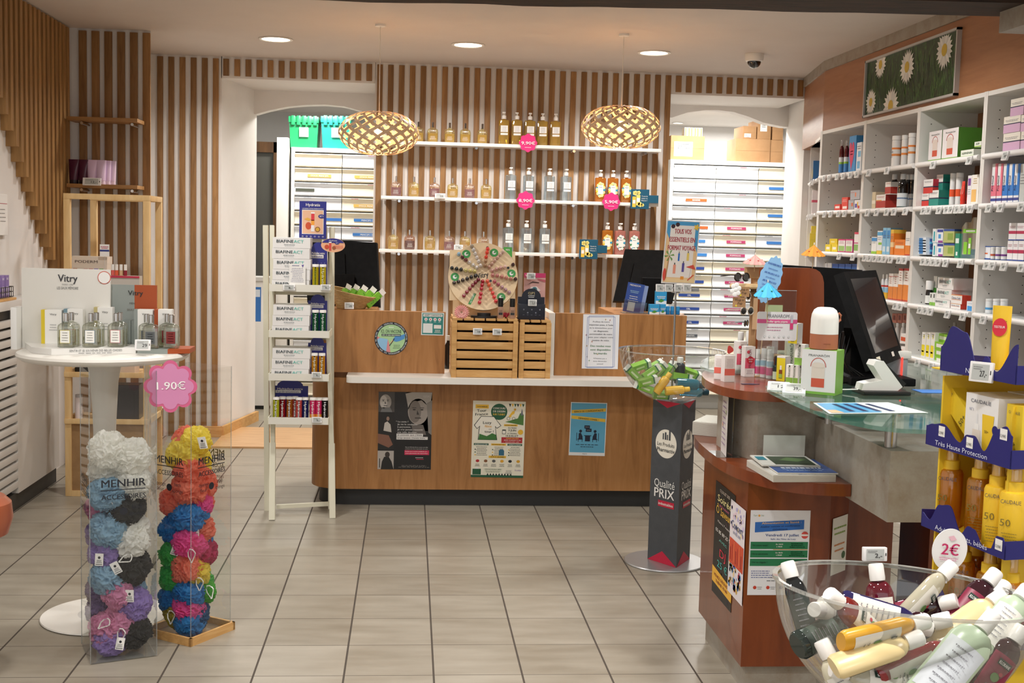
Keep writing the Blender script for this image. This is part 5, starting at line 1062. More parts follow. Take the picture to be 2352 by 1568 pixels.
# poster 3: blue confidentiality poster
b,pn,w,h,done=sheet(1306,924,1393,1045,'small light blue poster with yellow bands and two seated figures, right on the counter front',col='#eef0f0',tilt=.015)
pn.r(w*.02,h*.06,w*.98,h*.985,mat('#62aed0',.45));pn.poly([(w*.03,h*.79),(w*.97,h*.84),(w*.97,h*.9),(w*.03,h*.85)],mat('#e9c040'),2);pn.poly([(w*.03,h*.75),(w*.97,h*.7),(w*.97,h*.64),(w*.03,h*.69)],mat('#e9c040'),2)
pn.t('ESPACE DE CONFIDENTIALITÉ',w*.5,h*.825,h*.03,mat(K_),w=w*.8,bold=True,rot=.075,l=4);pn.t('DEMANDEZ CONSEIL !',w*.5,h*.675,h*.03,mat(K_),w=w*.56,bold=True,rot=-.075,l=4)
NV=mat('#15233a')
for s_ in (-1,1):x_=w*(.5+s_*.2);pn.d(x_,h*.46,w*.04,NV,3);pn.poly([(x_ -s_*w*-.05,h*.32),(x_+s_*w*.05,h*.42),(x_ -s_*w*.01,h*.43),(x_ -s_*w*.06,h*.36),(x_ -s_*w*.06,h*.32)],NV,3);pn.r(x_+s_*w*.1 -w*.008,h*.28,x_+s_*w*.1+w*.008,h*.43,NV,3).r(x_ -w*.07,h*.3,x_+w*.07,h*.32,NV,3).r(x_ -w*.06,h*.26,x_ -w*.045,h*.3,NV,3).r(x_+w*.045,h*.26,x_+w*.06,h*.3,NV,3)
pn.r(w*.4,h*.37,w*.6,h*.385,NV,3).r(w*.43,h*.27,w*.57,h*.37,NV,3).r(w*.4,h*.51,w*.55,h*.57,NV,3).r(w*.44,h*.45,w*.6,h*.51,NV,4)
for i in range(3):pn.d(w*(.44+.035*i),h*.54,w*.008,PAPER,5,n=8).d(w*(.485+.035*i),h*.48,w*.008,PAPER,6,n=8)
pn.lines(w*.5,h*.2,w*.86,1,1,NV,h*.012).lines(w*.5,h*.16,w*.5,1,1,NV,h*.012);pn.t('Pharm',w*.44,h*.025,h*.016,NV,w=w*.12,bold=True);done()
# poster 4: skin advice sheet
b,pn,w,h,done=sheet(1336,723,1423,846,'white sheet about skin advice with a thin blue double frame, on the right counter panel',cat='notice',name='notice_sheet',col='#eef0f4')
for k_,(x0_,y0_,x1_,y1_) in enumerate(((.1,.03,.9,.96),(.14,.02,.86,.98))):pn.line([(w*x0_,h*y0_),(w*x1_,h*(y0_+.01)),(w*(x1_ -.02),h*y1_),(w*(x0_+.02),h*(y1_ -.01)),(w*x0_,h*y0_)],w*.008,mat('#5f80c4'),2)
for i,(s_,wd_,bo,c_) in enumerate((('Profitez de notre',.46,0,'#444a58'),('expertise peau, à l’aide',.66,1,'#333848'),('de la skinmachine, pour',.64,0,'#444a58'),('un diagnostic',.4,1,'#333848'),('personnalisé de votre',.62,1,'#333848'),('peau, pour adapter votre',.68,0,'#444a58'),('routine de soins.',.48,1,'#333848'))):pn.t(s_,w*.5,h*(.855 -.057*i),h*.026,mat(c_),w=w*wd_,bold=bool(bo))
for i,(s_,wd_) in enumerate((('Des rendez vous',.56),('sont disponibles',.56),('les mardis',.36))):pn.t(s_,w*.5,h*(.405 -.068*i),h*.034,mat('#3f7f4f'),w=w*wd_,bold=True)
for i,(s_,wd_) in enumerate((("N'hésitez pas à",.36),('nous demander',.38),('conseil',.17))):pn.t(s_,w*.5,h*(.18 -.05*i),h*.023,mat('#555b68'),w=w*wd_)
for (x_,y_,c_) in ((.62,.91,'#e8c890'),(.74,.9,'#e8a8a0'),(.1,.62,'#d89aa8'),(.26,.5,'#e8a88a'),(.12,.42,'#f0cf9a'),(.14,.22,'#c8c8d8'),(.2,.15,'#a8d0b0'),(.42,.27,'#efd79a')):pn.poly([(w*(x_ -.03),h*y_),(w*x_,h*(y_ -.006)),(w*(x_+.03),h*y_),(w*x_,h*(y_+.006))],mat(c_),2).poly([(w*x_,h*(y_ -.025)),(w*(x_+.01),h*y_),(w*x_,h*(y_+.025)),(w*(x_ -.01),h*y_)],mat(c_),2)
done()
# round vaccination sticker
c=PY(898.5,777,KP);r=38*KP/F;b=MB();b.M=Matrix.Translation(c);b.prism([(r*math.cos(a),r*math.sin(a)) for a in [k*.1309 for k in range(48)]],-.0004,.0004,mat('#1c222c',.4),'y')
pn=b.pan((0,-.0005,0),(1,0,0),(0,0,1),.0003);pn.d(0,0,r*.84,mat('#a9cf9a'),1,n=40)
def arc(a0,a1,n=12):return [(r*.84*math.cos(math.radians(a0+(a1 -a0)*k/n)),r*.84*math.sin(math.radians(a0+(a1 -a0)*k/n))) for k in range(n+1)]
pn.poly(arc(180,250)+[(-r*.1,-r*.55),(-r*.2,-r*.05),(-r*.6,r*.02)],mat('#8fbfe0'),2);pn.poly(arc(250,268,5)+[(-r*.12,-r*.3),(-r*.2,-r*.05)],mat('#d98a8c'),3).poly(arc(172,186,5)+[(-r*.68,r*.06)],mat('#d98a8c'),3)
pn.poly([(r*.05,-r*.12),(r*.25,r*.15),(r*.6,r*.2),(r*.84,r*.3),(r*.8,0),(r*.5,-r*.15),(r*.3,-r*.2)],mat('#4f90cc'),3);pn.line([(-r*.1,-r*.45),(r*.2,0)],r*.05,mat('#3a3a3a'),5).line([(-r*.02,-r*.3),(r*.12,-r*.1)],r*.09,mat('#f0c890'),4)
pn.t('ICI, ON VACCINE',0,r*.34,r*.2,mat('#1c2a24'),w=r*1.22,bold=False,l=5).r(-r*.58,r*.14,r*.58,r*.27,mat('#1c2a24'),4).t('AVEC OU SANS ORDONNANCE',0,r*.165,r*.08,mat('#dfeee0'),w=r*1.1,bold=True,l=6).lines(r*.35,-r*.42,r*.5,3,r*.09,mat('#3f5a46'),r*.03).lines(0,r*.65,r*.4,1,1,mat('#e8f4ea'),r*.05)
ring='COVID, VRS, GRIPPE, TÉTANOS, COQUELUCHE, PAPILLOMAVIRUS, HÉPATITES, PNEUMOCOQUE, MÉNINGOCOQUES, ROR, ZONA, '
for i,ch in enumerate(ring):
    if ch==' ':continue
    a=math.radians(215 -360*i/len(ring));pn.t(ch,r*.885*math.cos(a),r*.885*math.sin(a),r*.075,mat('#e8ecee'),rot=a -math.pi/2,l=4)
tag(b.build('round_sticker',smooth=False),'round dark-rimmed green sticker reading ICI, ON VACCINE on the left counter panel','sticker')
b,pn,w,h,done=sheet(967,718,1020,769,'small teal sticker headed ARRÊT CARDIAQUE at the top right of the left panel',cat='sticker',name='square_sticker',col='#e9efee',tilt=.01)
pn.r(w*.04,h*.04,w*.96,h*.96,mat('#2f8a86')).r(w*.08,h*.82,w*.92,h*.93,PAPER,2);pn.t('ARRÊT CARDIAQUE',w*.5,h*.845,h*.06,mat('#2f6a6c'),w=w*.76,bold=True,l=4)
for i in range(4):pn.d(w*(.2+.2*i),h*.7,w*.07,PAPER,2).d(w*(.2+.2*i),h*.7,w*.03,mat('#c8506a'),3,n=8).lines(w*(.2+.2*i),h*.58,w*.12,1,1,PAPER,h*.02)
pn.r(w*.08,h*.1,w*.5,h*.52,mat('#e9efee'),2).r(w*.56,h*.3,w*.88,h*.46,PAPER,2).lines(w*.73,h*.22,w*.3,3,h*.05,PAPER,h*.02);done()
# ---- monitors seen from behind
def slab(b,TL,TR,BL,th,m,away=(0,1,0)):
    TL,TR,BL=Vector(TL),Vector(TR),Vector(BL);BR=TR+BL -TL;n_=(TR -TL).cross(BL -TL).normalized()*th
    if n_.dot(Vector(away))<0:n_=-n_
    v=[BL,BR,TR,TL];b.add(v+[q+n_ for q in v],[(0,1,2,3),(7,6,5,4),(0,4,5,1),(1,5,6,2),(2,6,7,3),(3,7,4,0)],m);return b
MBK=noisy('monitor black',[(.4,'#0c0c0d'),(.6,'#131314')],ns=30,rough=.6,spec=.15)
TL,TR,BR=PY(700,548,7.0),PY(865,557,6.9),PY(872,705,6.82);BLc=TL+(BR -TR)
t=thing('monitor','black monitor seen from behind on the left of the counter, beside the basket','monitor',(BR+BLc)/2 -Vector((0,0,(BR.z+BLc.z)/2 -1.0585)));O=-t.location
slab(at(O),TL,TR,BLc,.03,MBK).build('panel',t);slab(at(O),TL*.6+TR*.2+BLc*.2+Vector((0,-.02,0)),TL*.25+TR*.55+BLc*.2+Vector((0,-.02,0)),TL*.1+TR*.2+BLc*.7+Vector((0,-.02,0)),.02,MBK).build('rear_housing',t)
m_=(TL+TR)/2*.4+(BLc+BR)/2*.6;at(O).box(m_.x -.06,m_.y -.06,1.0585,m_.x+.07,m_.y -.03,m_.z+.03,MBK).box(m_.x -.08,m_.y -.1,1.0585,m_.x+.1,m_.y+.04,1.068,MBK).build('stand',t)
TL,BLc,TR=PY(1436,572,7.0),PY(1409,691,6.88),PY(1570,576,7.0)
t=thing('monitor','black monitor seen from behind on the right of the counter, behind the travel-size poster','monitor',(TL.x+.2,6.9,1.0655));O=-t.location;BR=BLc+TR -TL
slab(at(O),TL,TR,BLc,.03,MBK).build('panel',t);m_=(BLc+BR)/2+Vector((.03,0,.08));slab(at(O),TL*.55+TR*.2+BLc*.25+Vector((0,-.02,0)),TR*.8+BLc*.2+Vector((0,-.02,0)),TL*.1+BLc*.7+TR*.2+Vector((0,-.02,0)),.02,MBK).build('rear_housing',t)
at(O).box(m_.x -.05,m_.y -.07,1.0655,m_.x+.07,m_.y -.03,m_.z+.06,MBK).box(m_.x -.09,m_.y -.1,1.0655,m_.x+.1,m_.y+.05,1.076,MBK).build('stand',t)
# ---- basket with green cartons
WIC=noisy('wicker',[(.3,'#b08a54'),(.7,'#d8b882')],scale=(6,6,40),ns=9,rough=.7,bump=.8)
bx=PY(806,712,6.62);bx.z=1.0585
t=thing('wicker_basket','oval wicker basket on the left counter panel, holding green boxes','basket',bx)
b=MB();n_=40
for k in range(12):
    u=k/11;rr=.075+.055*u;zz=.005+.085*u*(1 -.0)
    b.tube([((rr+.001*math.cos(20*a+k*math.pi))*math.cos(a),(rr*.62)*math.sin(a),zz+.028*u*math.cos(a -2.9)) for a in [2*math.pi*i/n_ for i in range(n_)]],.0042,WIC,5,True)
b.lathe([(.001,.003),(.073,.003)],WIC,24,sy=.62,closed=False);b.build('woven_body',t)
rn_=random.Random(2)
def grn(pn,w,h):
    for _ in range(9):x_,y_=rn_.uniform(.1,.85)*w,rn_.uniform(.08,.85)*h;pn.poly([(x_,y_),(x_+.006,y_+.003),(x_+.003,y_+.008)],mat('#2c6a1c'),1)
protoG=None
for i,(px,py,rz,ry,L) in enumerate([(782,690,.5,.5,'green and white box at the left end of the wicker basket'),(797,694,.4,.55,'green and white box, second from the left in the wicker basket'),(812,698,.3,.6,'green and white box in the middle of the wicker basket'),(828,700,.25,.7,'green and white box right of the middle of the wicker basket'),(843,704,.2,.85,'green and white box at the right end of the wicker basket')]):
    if protoG is None:
        protoG=bpy.data.objects.new('green_box',None);COL.objects.link(protoG);b=carton(.034,.1,.03,'#7cc02e',deco=grn,side='#8fd03f');b.build('carton',protoG)
        b=MB();b.box(-.017,-.0145,.1,.017,-.0135,.128,mat('#f2f1ec',.4)).box(-.017,-.015,.098,.017,.015,.1012,mat('#f2f1ec',.4));b.build('hanging_flap',protoG);o=protoG
    else:o=dup(protoG,(0,0,0))
    p=PY(px,py,6.60+.012*(i%2));o.location=(p.x,p.y,max(p.z -.03,1.075));o.rotation_euler=(-.25,ry,rz);tag(o,L,'box','green boxes in the basket')
esl(PY(802,702,6.52),.1,'white price tag on the front of the wicker basket',None,'4,90',.05,.036)
# ---- crates
def crate(x0,x1,y0,y1,z0,z1,label,slats_=6):
    t=thing('wooden_crate',label,'crate',((x0+x1)/2,(y0+y1)/2,z0));O=-t.location;H=z1 -z0;pw=.026
    for xa in (x0,x1 -pw):
        for ya in (y0,y1 -.014):at(O).box(xa,ya,z0,xa+pw,ya+.014,z1 -.012,PINE,.001).build('corner_post',t)
    for k in range(slats_):
        sz=H*.95/slats_;za=z0+k*sz
        at(O).box(x0+pw,y0+.003,za+.002,x1 -pw,y0+.012,za+sz -.009,PINE,.001).build('slat',t)
        at(O).box(x0,y0+.014,za+.002,x0+.009,y1 -.014,za+sz -.009,PINE,.001).box(x1 -.009,y0+.014,za+.002,x1,y1 -.014,za+sz -.009,PINE,.001).build('side_slat',t)
    at(O).box(x0+.01,y1 -.012,z0,x1 -.01,y1 -.003,z1 -.014,mat('#2a2018',.8)).build('back_board',t)
    n_=max(2,round((x1 -x0)/.06));wd=(x1 -x0)/n_
    for k in range(n_):at(O).box(x0+k*wd+.004,y0,z1 -.012,x0+(k+1)*wd -.004,y1,z1,PINE,.001).build('top_slat',t)
    return t
crate(.228,.576,6.31,6.62,ZS,1.04,'larger slatted pine crate standing on the white counter ledge',6)
crate(.584,.752,6.32,6.62,ZS,1.035,'narrow slatted pine crate on the counter ledge, right of the larger one',6)
ZC=1.04
esl(PY(1097,761,6.303),0,'left one of the two white price tags on the front of the larger crate',None,'9,90',.048,.034);esl(PY(1142,762,6.303),0,'right one of the two white price tags on the larger crate, with a green light',None,'9,90',.048,.034)
o_=at(PY(1149,757.5,6.296)).sphere((0,0,0),.0025,mat('#3fff9a',.5,0,3.),8).build('indicator_light');o_.parent=_e[('9,90',.048,.034,.2)];o_.matrix_parent_inverse=Matrix.Identity(4)
bpy.data.objects.remove(o_)
# ---- nail polish wheel
WHEEL=noisy('birch board',[(.3,'#e0c49a'),(.7,'#ecd4ae')],scale=(2,2,2),ns=4,rough=.5)
wc=PY(1109.6,634,6.40);tl=.30;k_=6.40/F
t=thing('round_display','round birch display wheel full of nail polish bottles on the larger crate','display stand',(wc.x,6.42,ZC))
Mw=Matrix.Translation((0,wc.y -6.42,wc.z -ZC))@Matrix.Rotation(-tl,4,'X')
R_=80*k_
b=MB();b.M=Mw;b.prism([(R_*math.cos(a),R_*math.sin(a)) for a in [math.pi*2*i/72 for i in range(72)]],0,.022,WHEEL,'y')
def wp(x,y):return ((x/4.2+740 -1109.6)*k_,-(y/4.2+540 -634)*k_/math.cos(tl))
pn=b.pan((0,-.0004,0),(1,0,0),(0,0,1),.0004)
for x,y in ((1594,120),(1795,310),(1625,438)):u,v=wp(x,y);pn.d(u,v,.007,BLK,1)
for x,y in ((1388,187),(1658,168),(1827,364),(1280,408),(1728,590)):
    u,v=wp(x,y);pn.d(u,v,.0225,mat('#3f9a4f'),1,n=24).d(u,v,.011,PAPER,2,n=10).d(u+.004,v+.003,.006,mat('#3f9a4f'),3,n=8)
u,v=wp(1550,388);pn.t('Vitry',u,v -.012,.028,mat('#2a2a2a'),w=.062,bold=True,rot=.2);u,v=wp(1448,610);pn.poly([(u -.022,v -.03),(u -.008,v -.034),(u+.022,v+.026),(u+.008,v+.03)],mat('#3f9a4f'),1).t('be GREEN',u+.004,v,.009,PAPER,w=.05,rot=1.18)
b.build('wheel_board',t,ang=.5)
b=MB();b.M=Matrix.Translation((0,.03,0));xa=(1270/4.2+740 -1109.6)*k_;b.box(xa,0,0,-xa*1.0,.012,.09,WHEEL,.001);b.M=Mw;b.box(-R_*.96,.024,-R_*.7,R_*.94,.03,R_*.80,WHEEL,.001);b.build('back_board',t)
q=MB();q.M=Mw;pn=q.pan((R_*.6,.022,R_*.62),(1,0,0),(0,0,1));pn.r(0,0,.045,.055,mat('#4faa4a'));pn.t('98%',.022,.035,.01,PAPER,bold=True);q.build('corner_label',t,smooth=False)
POL=[('upper left spoke',[(1488,320,'#e6e0dc'),(1454,298,'#ded8d4'),(1419,272,'#dcd4ce'),(1384,250,'#7a2f30'),(1350,225,'#5c1726'),(1315,195,'#9ac3dc')]),
 ('spoke pointing to eleven o’clock',[(1524,300,'#e6dcd4'),(1507,260,'#ddd5ce'),(1490,224,'#e0d8d2'),(1474,188,'#d8d2cc'),(1457,152,'#d8d4d0'),(1441,117,'#a89a88')]),
 ('spoke pointing straight up',[(1570,300,'#a8805c'),(1575,256,'#b8906c'),(1580,218,'#e8432c'),(1588,175,'#ee4a34'),(1594,140,'#f2504a')]),
 ('spoke pointing to one o’clock',[(1610,312,'#c89c88'),(1637,280,'#d0a894'),(1664,250,'#d2ac9a'),(1690,220,'#d6b2a2'),(1717,190,'#ddbcae'),(1743,163,'#e2c6b8')]),
 ('spoke pointing to two o’clock',[(1638,345,'#d8a89c'),(1680,330,'#d8a49a'),(1720,318,'#dcaea4'),(1762,307,'#ecc8bc'),(1840,285,'#3a1018')]),
 ('spoke pointing right',[(1643,388,'#c8807a'),(1688,392,'#c47e78'),(1732,402,'#c88478'),(1775,410,'#cc8a7c'),(1820,418,'#c88a7a'),(1864,422,'#3c1218')]),
 ('spoke pointing to four o’clock',[(1662,450,'#c05a68'),(1697,476,'#b05868'),(1734,502,'#c0949c'),(1768,526,'#b89098'),(1803,550,'#b8949c')]),
 ('spoke pointing to five o’clock',[(1593,447,'#ea6a50'),(1608,480,'#ee6a40'),(1625,520,'#ee6848'),(1643,558,'#ea4a44'),(1658,595,'#e83a3c'),(1675,635,'#e42c34')]),
 ('spoke pointing straight down',[(1547,450,'#b4142c'),(1542,484,'#ba1830'),(1536,520,'#c01c34'),(1530,568,'#c81e36'),(1524,605,'#cc2038'),(1518,650,'#d02238')]),
 ('spoke pointing to seven o’clock',[(1505,435,'#7a1428'),(1478,462,'#84162c'),(1452,490,'#8c1830'),(1424,522,'#941a34'),(1396,555,'#981c36'),(1368,590,'#9c1c38')]),
 ('spoke pointing to eight o’clock',[(1477,400,'#1c1214'),(1436,412,'#201416'),(1397,428,'#221416'),(1355,443,'#2c1a16'),(1313,458,'#301c18'),(1272,470,'#341e1a')]),
 ('spoke pointing left',[(1470,357,'#d8c878'),(1427,352,'#dccb7c'),(1383,347,'#d8cc84'),(1338,342,'#0e1612'),(1295,336,'#0c1412'),(1250,330,'#0c1412')])]
CNM={'#9ac3dc':'pale blue','#5c1726':'maroon','#7a2f30':'brown red'}
def hue(h_):
    r_,g_,b__=[int(h_[i:i+2],16) for i in (1,3,5)]
    if max(r_,g_,b__)<60:return 'black'
    if r_>190 and g_>190 and b__<150:return 'pale yellow'
    if b__>r_:return 'pale blue'
    if min(r_,g_,b__)>200:return 'pearl white'
    if r_<90:return 'dark maroon'
    if r_>215 and g_<60 :return 'bright red'
    if r_>215 and g_<115:return 'coral'
    if r_<165 and g_<50:return 'crimson'
    if g_<50:return 'red'
    return 'beige pink'
PROTOP=None
bmM=Matrix.Rotation(math.pi/2,4,'X')
for sp_,L_s in POL:
    for i,(x,y,c_) in enumerate(L_s):
        u,v=wp(x,y)
        b=MB();b.lathe([(.004,0),(.0098,.001),(.0102,.012),(.009,.016),(.006,.018)],mat(c_,.12,0,0,.8),12);o=bpy.data.objects.new('nail_polish_bottle',None);COL.objects.link(o);b.build('glass_body',o)
        MB().lathe([(.0062,.016),(.0066,.03),(.005,.032)],mat(c_,.3,0,0,.3),12).build('cap',o)
        Mo=Matrix.Translation(t.location)@Mw @Matrix.Translation((u,-.0006,v))@bmM;o.matrix_world=Mo
        tag(o,f'{hue(c_)} nail polish, {ORD[i] if i else "innermost"} from the hub on the {sp_}','nail polish','nail polishes on the wheel')
# ---- smaller things on the crates
p=PY(1060,716,6.325)
t=thing('artificial_flower','big pink artificial flower at the left edge of the larger crate','flower',(p.x,6.325,ZC+.03));
for ring_,(n_,rr,el,zz) in enumerate(((22,.044,.15,0),(18,.036,.6,.004),(12,.024,1.0,.008),(7,.014,1.25,.01))):
    b=MB()
    for i in range(n_):
        a=2*math.pi*(i+.37*ring_)/n_;e=Vector((math.cos(a)*math.cos(el),-math.sin(el),math.sin(a)*math.cos(el)));s_=Vector((-math.sin(a),0,math.cos(a)))
        b.add([e*rr*.2,e*rr*.7+s_*rr*.11,e*rr,e*rr*.7 -s_*rr*.11,e*rr*.65+Vector((0,-.003,0))],[(0,1,4),(1,2,4),(2,3,4),(3,0,4)],mat(['#f0a8a4','#f2b6b0','#f4c4ba','#f6d6cc'][ring_],.6))
    b.build('petal_ring',t)
MB().cyl((0,0,0),(0,.05,-.029),.003,mat('#3f7a3a'),seg=6).build('stem',t)
t=thing('polish_base_tray','low black round base plate under the wheel, on the larger crate','tray',(PY(1112,725,6.34).x,6.36,ZC));MB().lathe([(.001,0),(.07,0),(.07,.012),(.001,.012)],BLK,30,sy=.55).build('lower_disc',t);MB().lathe([(.001,.012),(.036,.012),(.036,.026),(.001,.026)],BLK,24,sy=.55).build('upper_disc',t)
for i,(px,hh) in enumerate(((1149,.108),(1176,.106))):
    p=PY(px,728,6.34);t=thing('foundation_bottle',f'beige foundation bottle with a tall black cap, {["left", "right"][i]} of two on the larger crate','bottle',(p.x,6.335,ZC),0,'foundation bottles')
    MB().lathe([(.014,0),(.0155,.003),(.0155,.06),(.008,.064)],mat('#b58f78',.15,0,0,.6),18,p=3).build('bottle',t);MB().lathe([(.013,.062),(.014,.07),(.014,hh -.002),(.012,hh)],BLK,18).build('cap',t)
    q=MB();q.pan((-.01,-.0162,.02),(1,0,0),(0,0,1)).r(0,0,.02,.012,mat('#2a2a2a')).lines(.01,.022,.018,2,.006,mat('#6a5040'));q.build('printed_label',t,smooth=False)
p=PY(1161,722,6.35);b=MB()
for i in range(14):a=i*2.4;r_=.003+.001*i;b.sphere((r_*math.cos(a),r_*math.sin(a),.018+.006*math.cos(i)),.0062,mat('#a8142c',.5),8,sx=1,sy=.5,sz=1.3)
b.cyl((0,0,0),(0,0,.015),.003,mat('#2f5a2c'),seg=6);one(b,'artificial_rose','small dark red artificial rose between the two foundation bottles','flower',(p.x,6.35,ZC))
# pink eye card and dark display box on the narrow crate
p=PY(1226,728,6.45);q=MB();wv=50*6.45/F;hv=105*6.45/F;zc2=1.035
q.box(-wv/2,0,0,wv/2,.004,hv,mat('#d9a79f',.4));pn=q.pan((-wv/2,-.0005,0),(1,0,0),(0,0,1))
pn.r(0,hv*.9,wv,hv,mat('#c9366c')).t('Vitry',wv*.2,hv*.92,hv*.05,PAPER,w=wv*.3,bold=True).poly([(wv*.2,hv*.62),(wv*.35,hv*.7),(wv*.6,hv*.71),(wv*.78,hv*.62),(wv*.55,hv*.57),(wv*.35,hv*.58)],mat('#efe4e0'),2).d(wv*.5,hv*.64,wv*.12,mat('#4a7a80'),3).d(wv*.5,hv*.64,wv*.05,BLK,4,n=8).poly([(wv*.15,hv*.74),(wv*.4,hv*.82),(wv*.7,hv*.8),(wv*.7,hv*.78),(wv*.4,hv*.79)],mat('#4a3028'),3).poly([(wv*.6,hv*.88),(wv,hv*.86),(wv,hv*.8),(wv*.7,hv*.84)],mat('#b9606a'),3)
one(q,'display_card','upright pink card with a close-up of an eye, behind the dark blue box','sign',(p.x,6.45,zc2))
NVY=mat('#171c2b',.4);p=PY(1221,728,6.36);q=MB();wv=62*6.36/F;h1_=36*6.36/F;h2_=72*6.36/F
t=thing('eclipse_display_box','dark navy counter display box with a round-topped back on the narrow crate','display box',(p.x,6.40,zc2))
MB().box(-wv/2,-.04,0,wv/2,.04,h1_,NVY,.001).build('lower_box',t)
b=MB();b.prism([(-wv/2,0),(wv/2,0),(wv/2,h2_*.72)]+[(wv*.36*math.cos(a),h2_*.72+h2_*.27*math.sin(a)) for a in [k*.314 for k in range(11)]]+[(-wv/2,h2_*.72)],.0,.006,NVY,'y');pn=b.pan((-wv/2,-.0005,0),(1,0,0),(0,0,1));pn.t('CLIP’S',wv/2,h2_*.8,h2_*.08,mat('#c9b98a'),w=wv*.25,bold=True).lines(wv/2,h2_*.75,wv*.25,2,h2_*.05,PAPER,h2_*.018);b.build('back_card',t)
q=MB();pn=q.pan((-wv/2,-.0405,0),(1,0,0),(0,0,1))
for i in range(5):pn.d(wv*(.2+.15*i),h1_*(.45 if i%2 else .65),.004,mat('#7f8494'),1,n=8).lines(wv*(.2+.15*i),h1_*.3,.012,1,1,mat('#7f8494'),.0015)
q.build('printed_icons',t,smooth=False)
esl(PY(1220,634,6.43),0,'white price tag on the top of the pink eye card',None,'3,57',.046,.034,.0);esl(PY(1223,695,6.345),0,'white price tag on the front of the navy display box',None,'5,7',.046,.034,.0)
t=thing('dark_bottle','dark bottle standing on the ledge behind the left counter panel','bottle',(PY(1029,840,6.7).x,6.72,ZS));MB().lathe([(.02,0),(.02,.13),(.009,.15),(.009,.16)],mat('#15181a',.15),16).build('body',t);MB().lathe([(.011,.158),(.011,.185)],mat('#d8d8d0'),14).build('cap',t)
# ---- leaflet holder, blue boxes and sticks on the right panel
p=PY(1452,722,6.6);t=thing('leaflet_holder','clear leaflet stand with a blue folder on the right counter panel','leaflet stand',(p.x,6.6,1.0655))
b=MB();b.M=Matrix.Rotation(.16,4,'Y');b.box(-.055,-.002,.002,.04,.0,.165,mat('#35539f',.4));b.box(.004,.002,.002,.062,.004,.162,mat('#8fa3cf',.4));pn=b.pan((-.055,-.0025,0),(1,0,0),(0,0,1));pn.t('MEDADOM',.042,.148,.009,PAPER,w=.06,bold=True).lines(.045,.12,.05,2,.008,mat('#a8d0e8'),.003).lines(.045,.09,.06,3,.012,PAPER,.003).r(.02,.01,.06,.06,PAPER,2);b.build('leaflet',t,smooth=False)
b=MB();b.M=Matrix.Rotation(.16,4,'Y');b.box(-.06,-.008,.0,.07,-.006,.07,clear('#f4f6f6',.1,.02));b.M=Matrix.Identity(4);b.box(-.06,-.03,0,.09,.05,.003,clear('#e8ecec',.1,.1));b.build('holder',t,smooth=False)
def davi(pn,w,h):pn.r(0,0,w,h*.25,mat('#f0f2f2')).lines(w*.5,h*.55,w*.8,2,h*.12,PAPER,h*.06).poly([(w*.2,h*.2),(w*.5,h*.42),(w*.8,h*.25),(w*.5,h*.12)],mat('#4f9a3a'),2)
BLX='#2f9fd8'
a=PY(1494,722,6.53);kk=6.53/F
for i,(x0_,x1_,zz,hh,yy,L) in enumerate([(1492,1515,0,23,6.53,'sky-blue box, front left of the small pile on the right panel'),(1516,1530,0,23,6.56,'sky-blue box, front right of the small pile on the right panel'),(1506,1531,23.2,30,6.58,'sky-blue box with a green leaf, topmost of the small pile')]):
    q0,q1=PY(x0_,700,yy),PY(x1_,700,yy);one(carton(q1.x -q0.x -.001,hh*kk,.04 if i<2 else .036,BLX,deco=davi),'sky_blue_box',L,'box',((q0.x+q1.x)/2,yy+.02,1.0655+zz*kk),0,'sky-blue boxes')
for i,px in enumerate((1534,1544,1557)):
    t=thing('lip_balm_stick',f'short blue stick, {pos(i, 3)} of three beside the sky-blue boxes','lip balm',(PY(px,712,6.56).x,6.56,1.0655),0,'blue sticks');MB().lathe([(.011,0),(.0115,.002),(.0115,.02)],mat('#1f7fc0',.3),14).build('base',t);MB().lathe([(.011,.0205),(.011,.042),(.009,.044)],mat('#2f95d6',.3),14).build('cap',t)
# ---- crates and cartons on top of the back cabinets
def gcrate(px0,px1,label,colr):
    Yc=10.33;z0=LC[2]+.001;a=PY(px0,300,Yc);c_=PY(px1,300,Yc);w_=c_.x -a.x;top=PY(px0,266,Yc).z;H_=top -z0;m=mat(colr,.35)
    t=thing('plastic_crate',label,'crate',((a.x+c_.x)/2,Yc+.18,z0),0,'green plastic crates on the cabinet')
    b=MB();s_=.86;v=[]
    for (zz,q) in ((0,s_),(H_*.8,.96)):v+=[(-w_/2*q,-.17*q,zz),(w_/2*q,-.17*q,zz),(w_/2*q,.17*q,zz),(-w_/2*q,.17*q,zz)]
    b.add(v,[(0,3,2,1),(0,1,5,4),(1,2,6,5),(2,3,7,6),(3,0,4,7),(4,5,6,7)],m);b.build('tub',t)
    b=MB().box(-w_/2,-.18,H_*.8,w_/2,.18,H_,m,.006)
    for k in range(5):b.box(-w_/2+w_*(.1+.18*k),-.19,H_*.72,-w_/2+w_*(.1+.18*k)+.03,-.17,H_*1.02,m,.003)
    b.build('folding_lid',t);q=MB();q.pan((-w_*.14,-.1705,H_*.35),(1,0,-0),(0,-.1,1)).r(0,0,w_*.3,H_*.3,PAPER,4).lines(w_*.15,H_*.2,w_*.2,2,.02,mat('#555'),.006);q.build('paper_label',t,smooth=False)
gcrate(662,732,'green plastic crate with a white label, left one on the cream cabinet','#23985f');gcrate(736,806,'teal green plastic crate on the cream cabinet, partly behind the left lamp','#1f9a86')
CBD=noisy('cardboard',[(.3,'#a87f56'),(.7,'#bb9268')],ns=6,rough=.8)
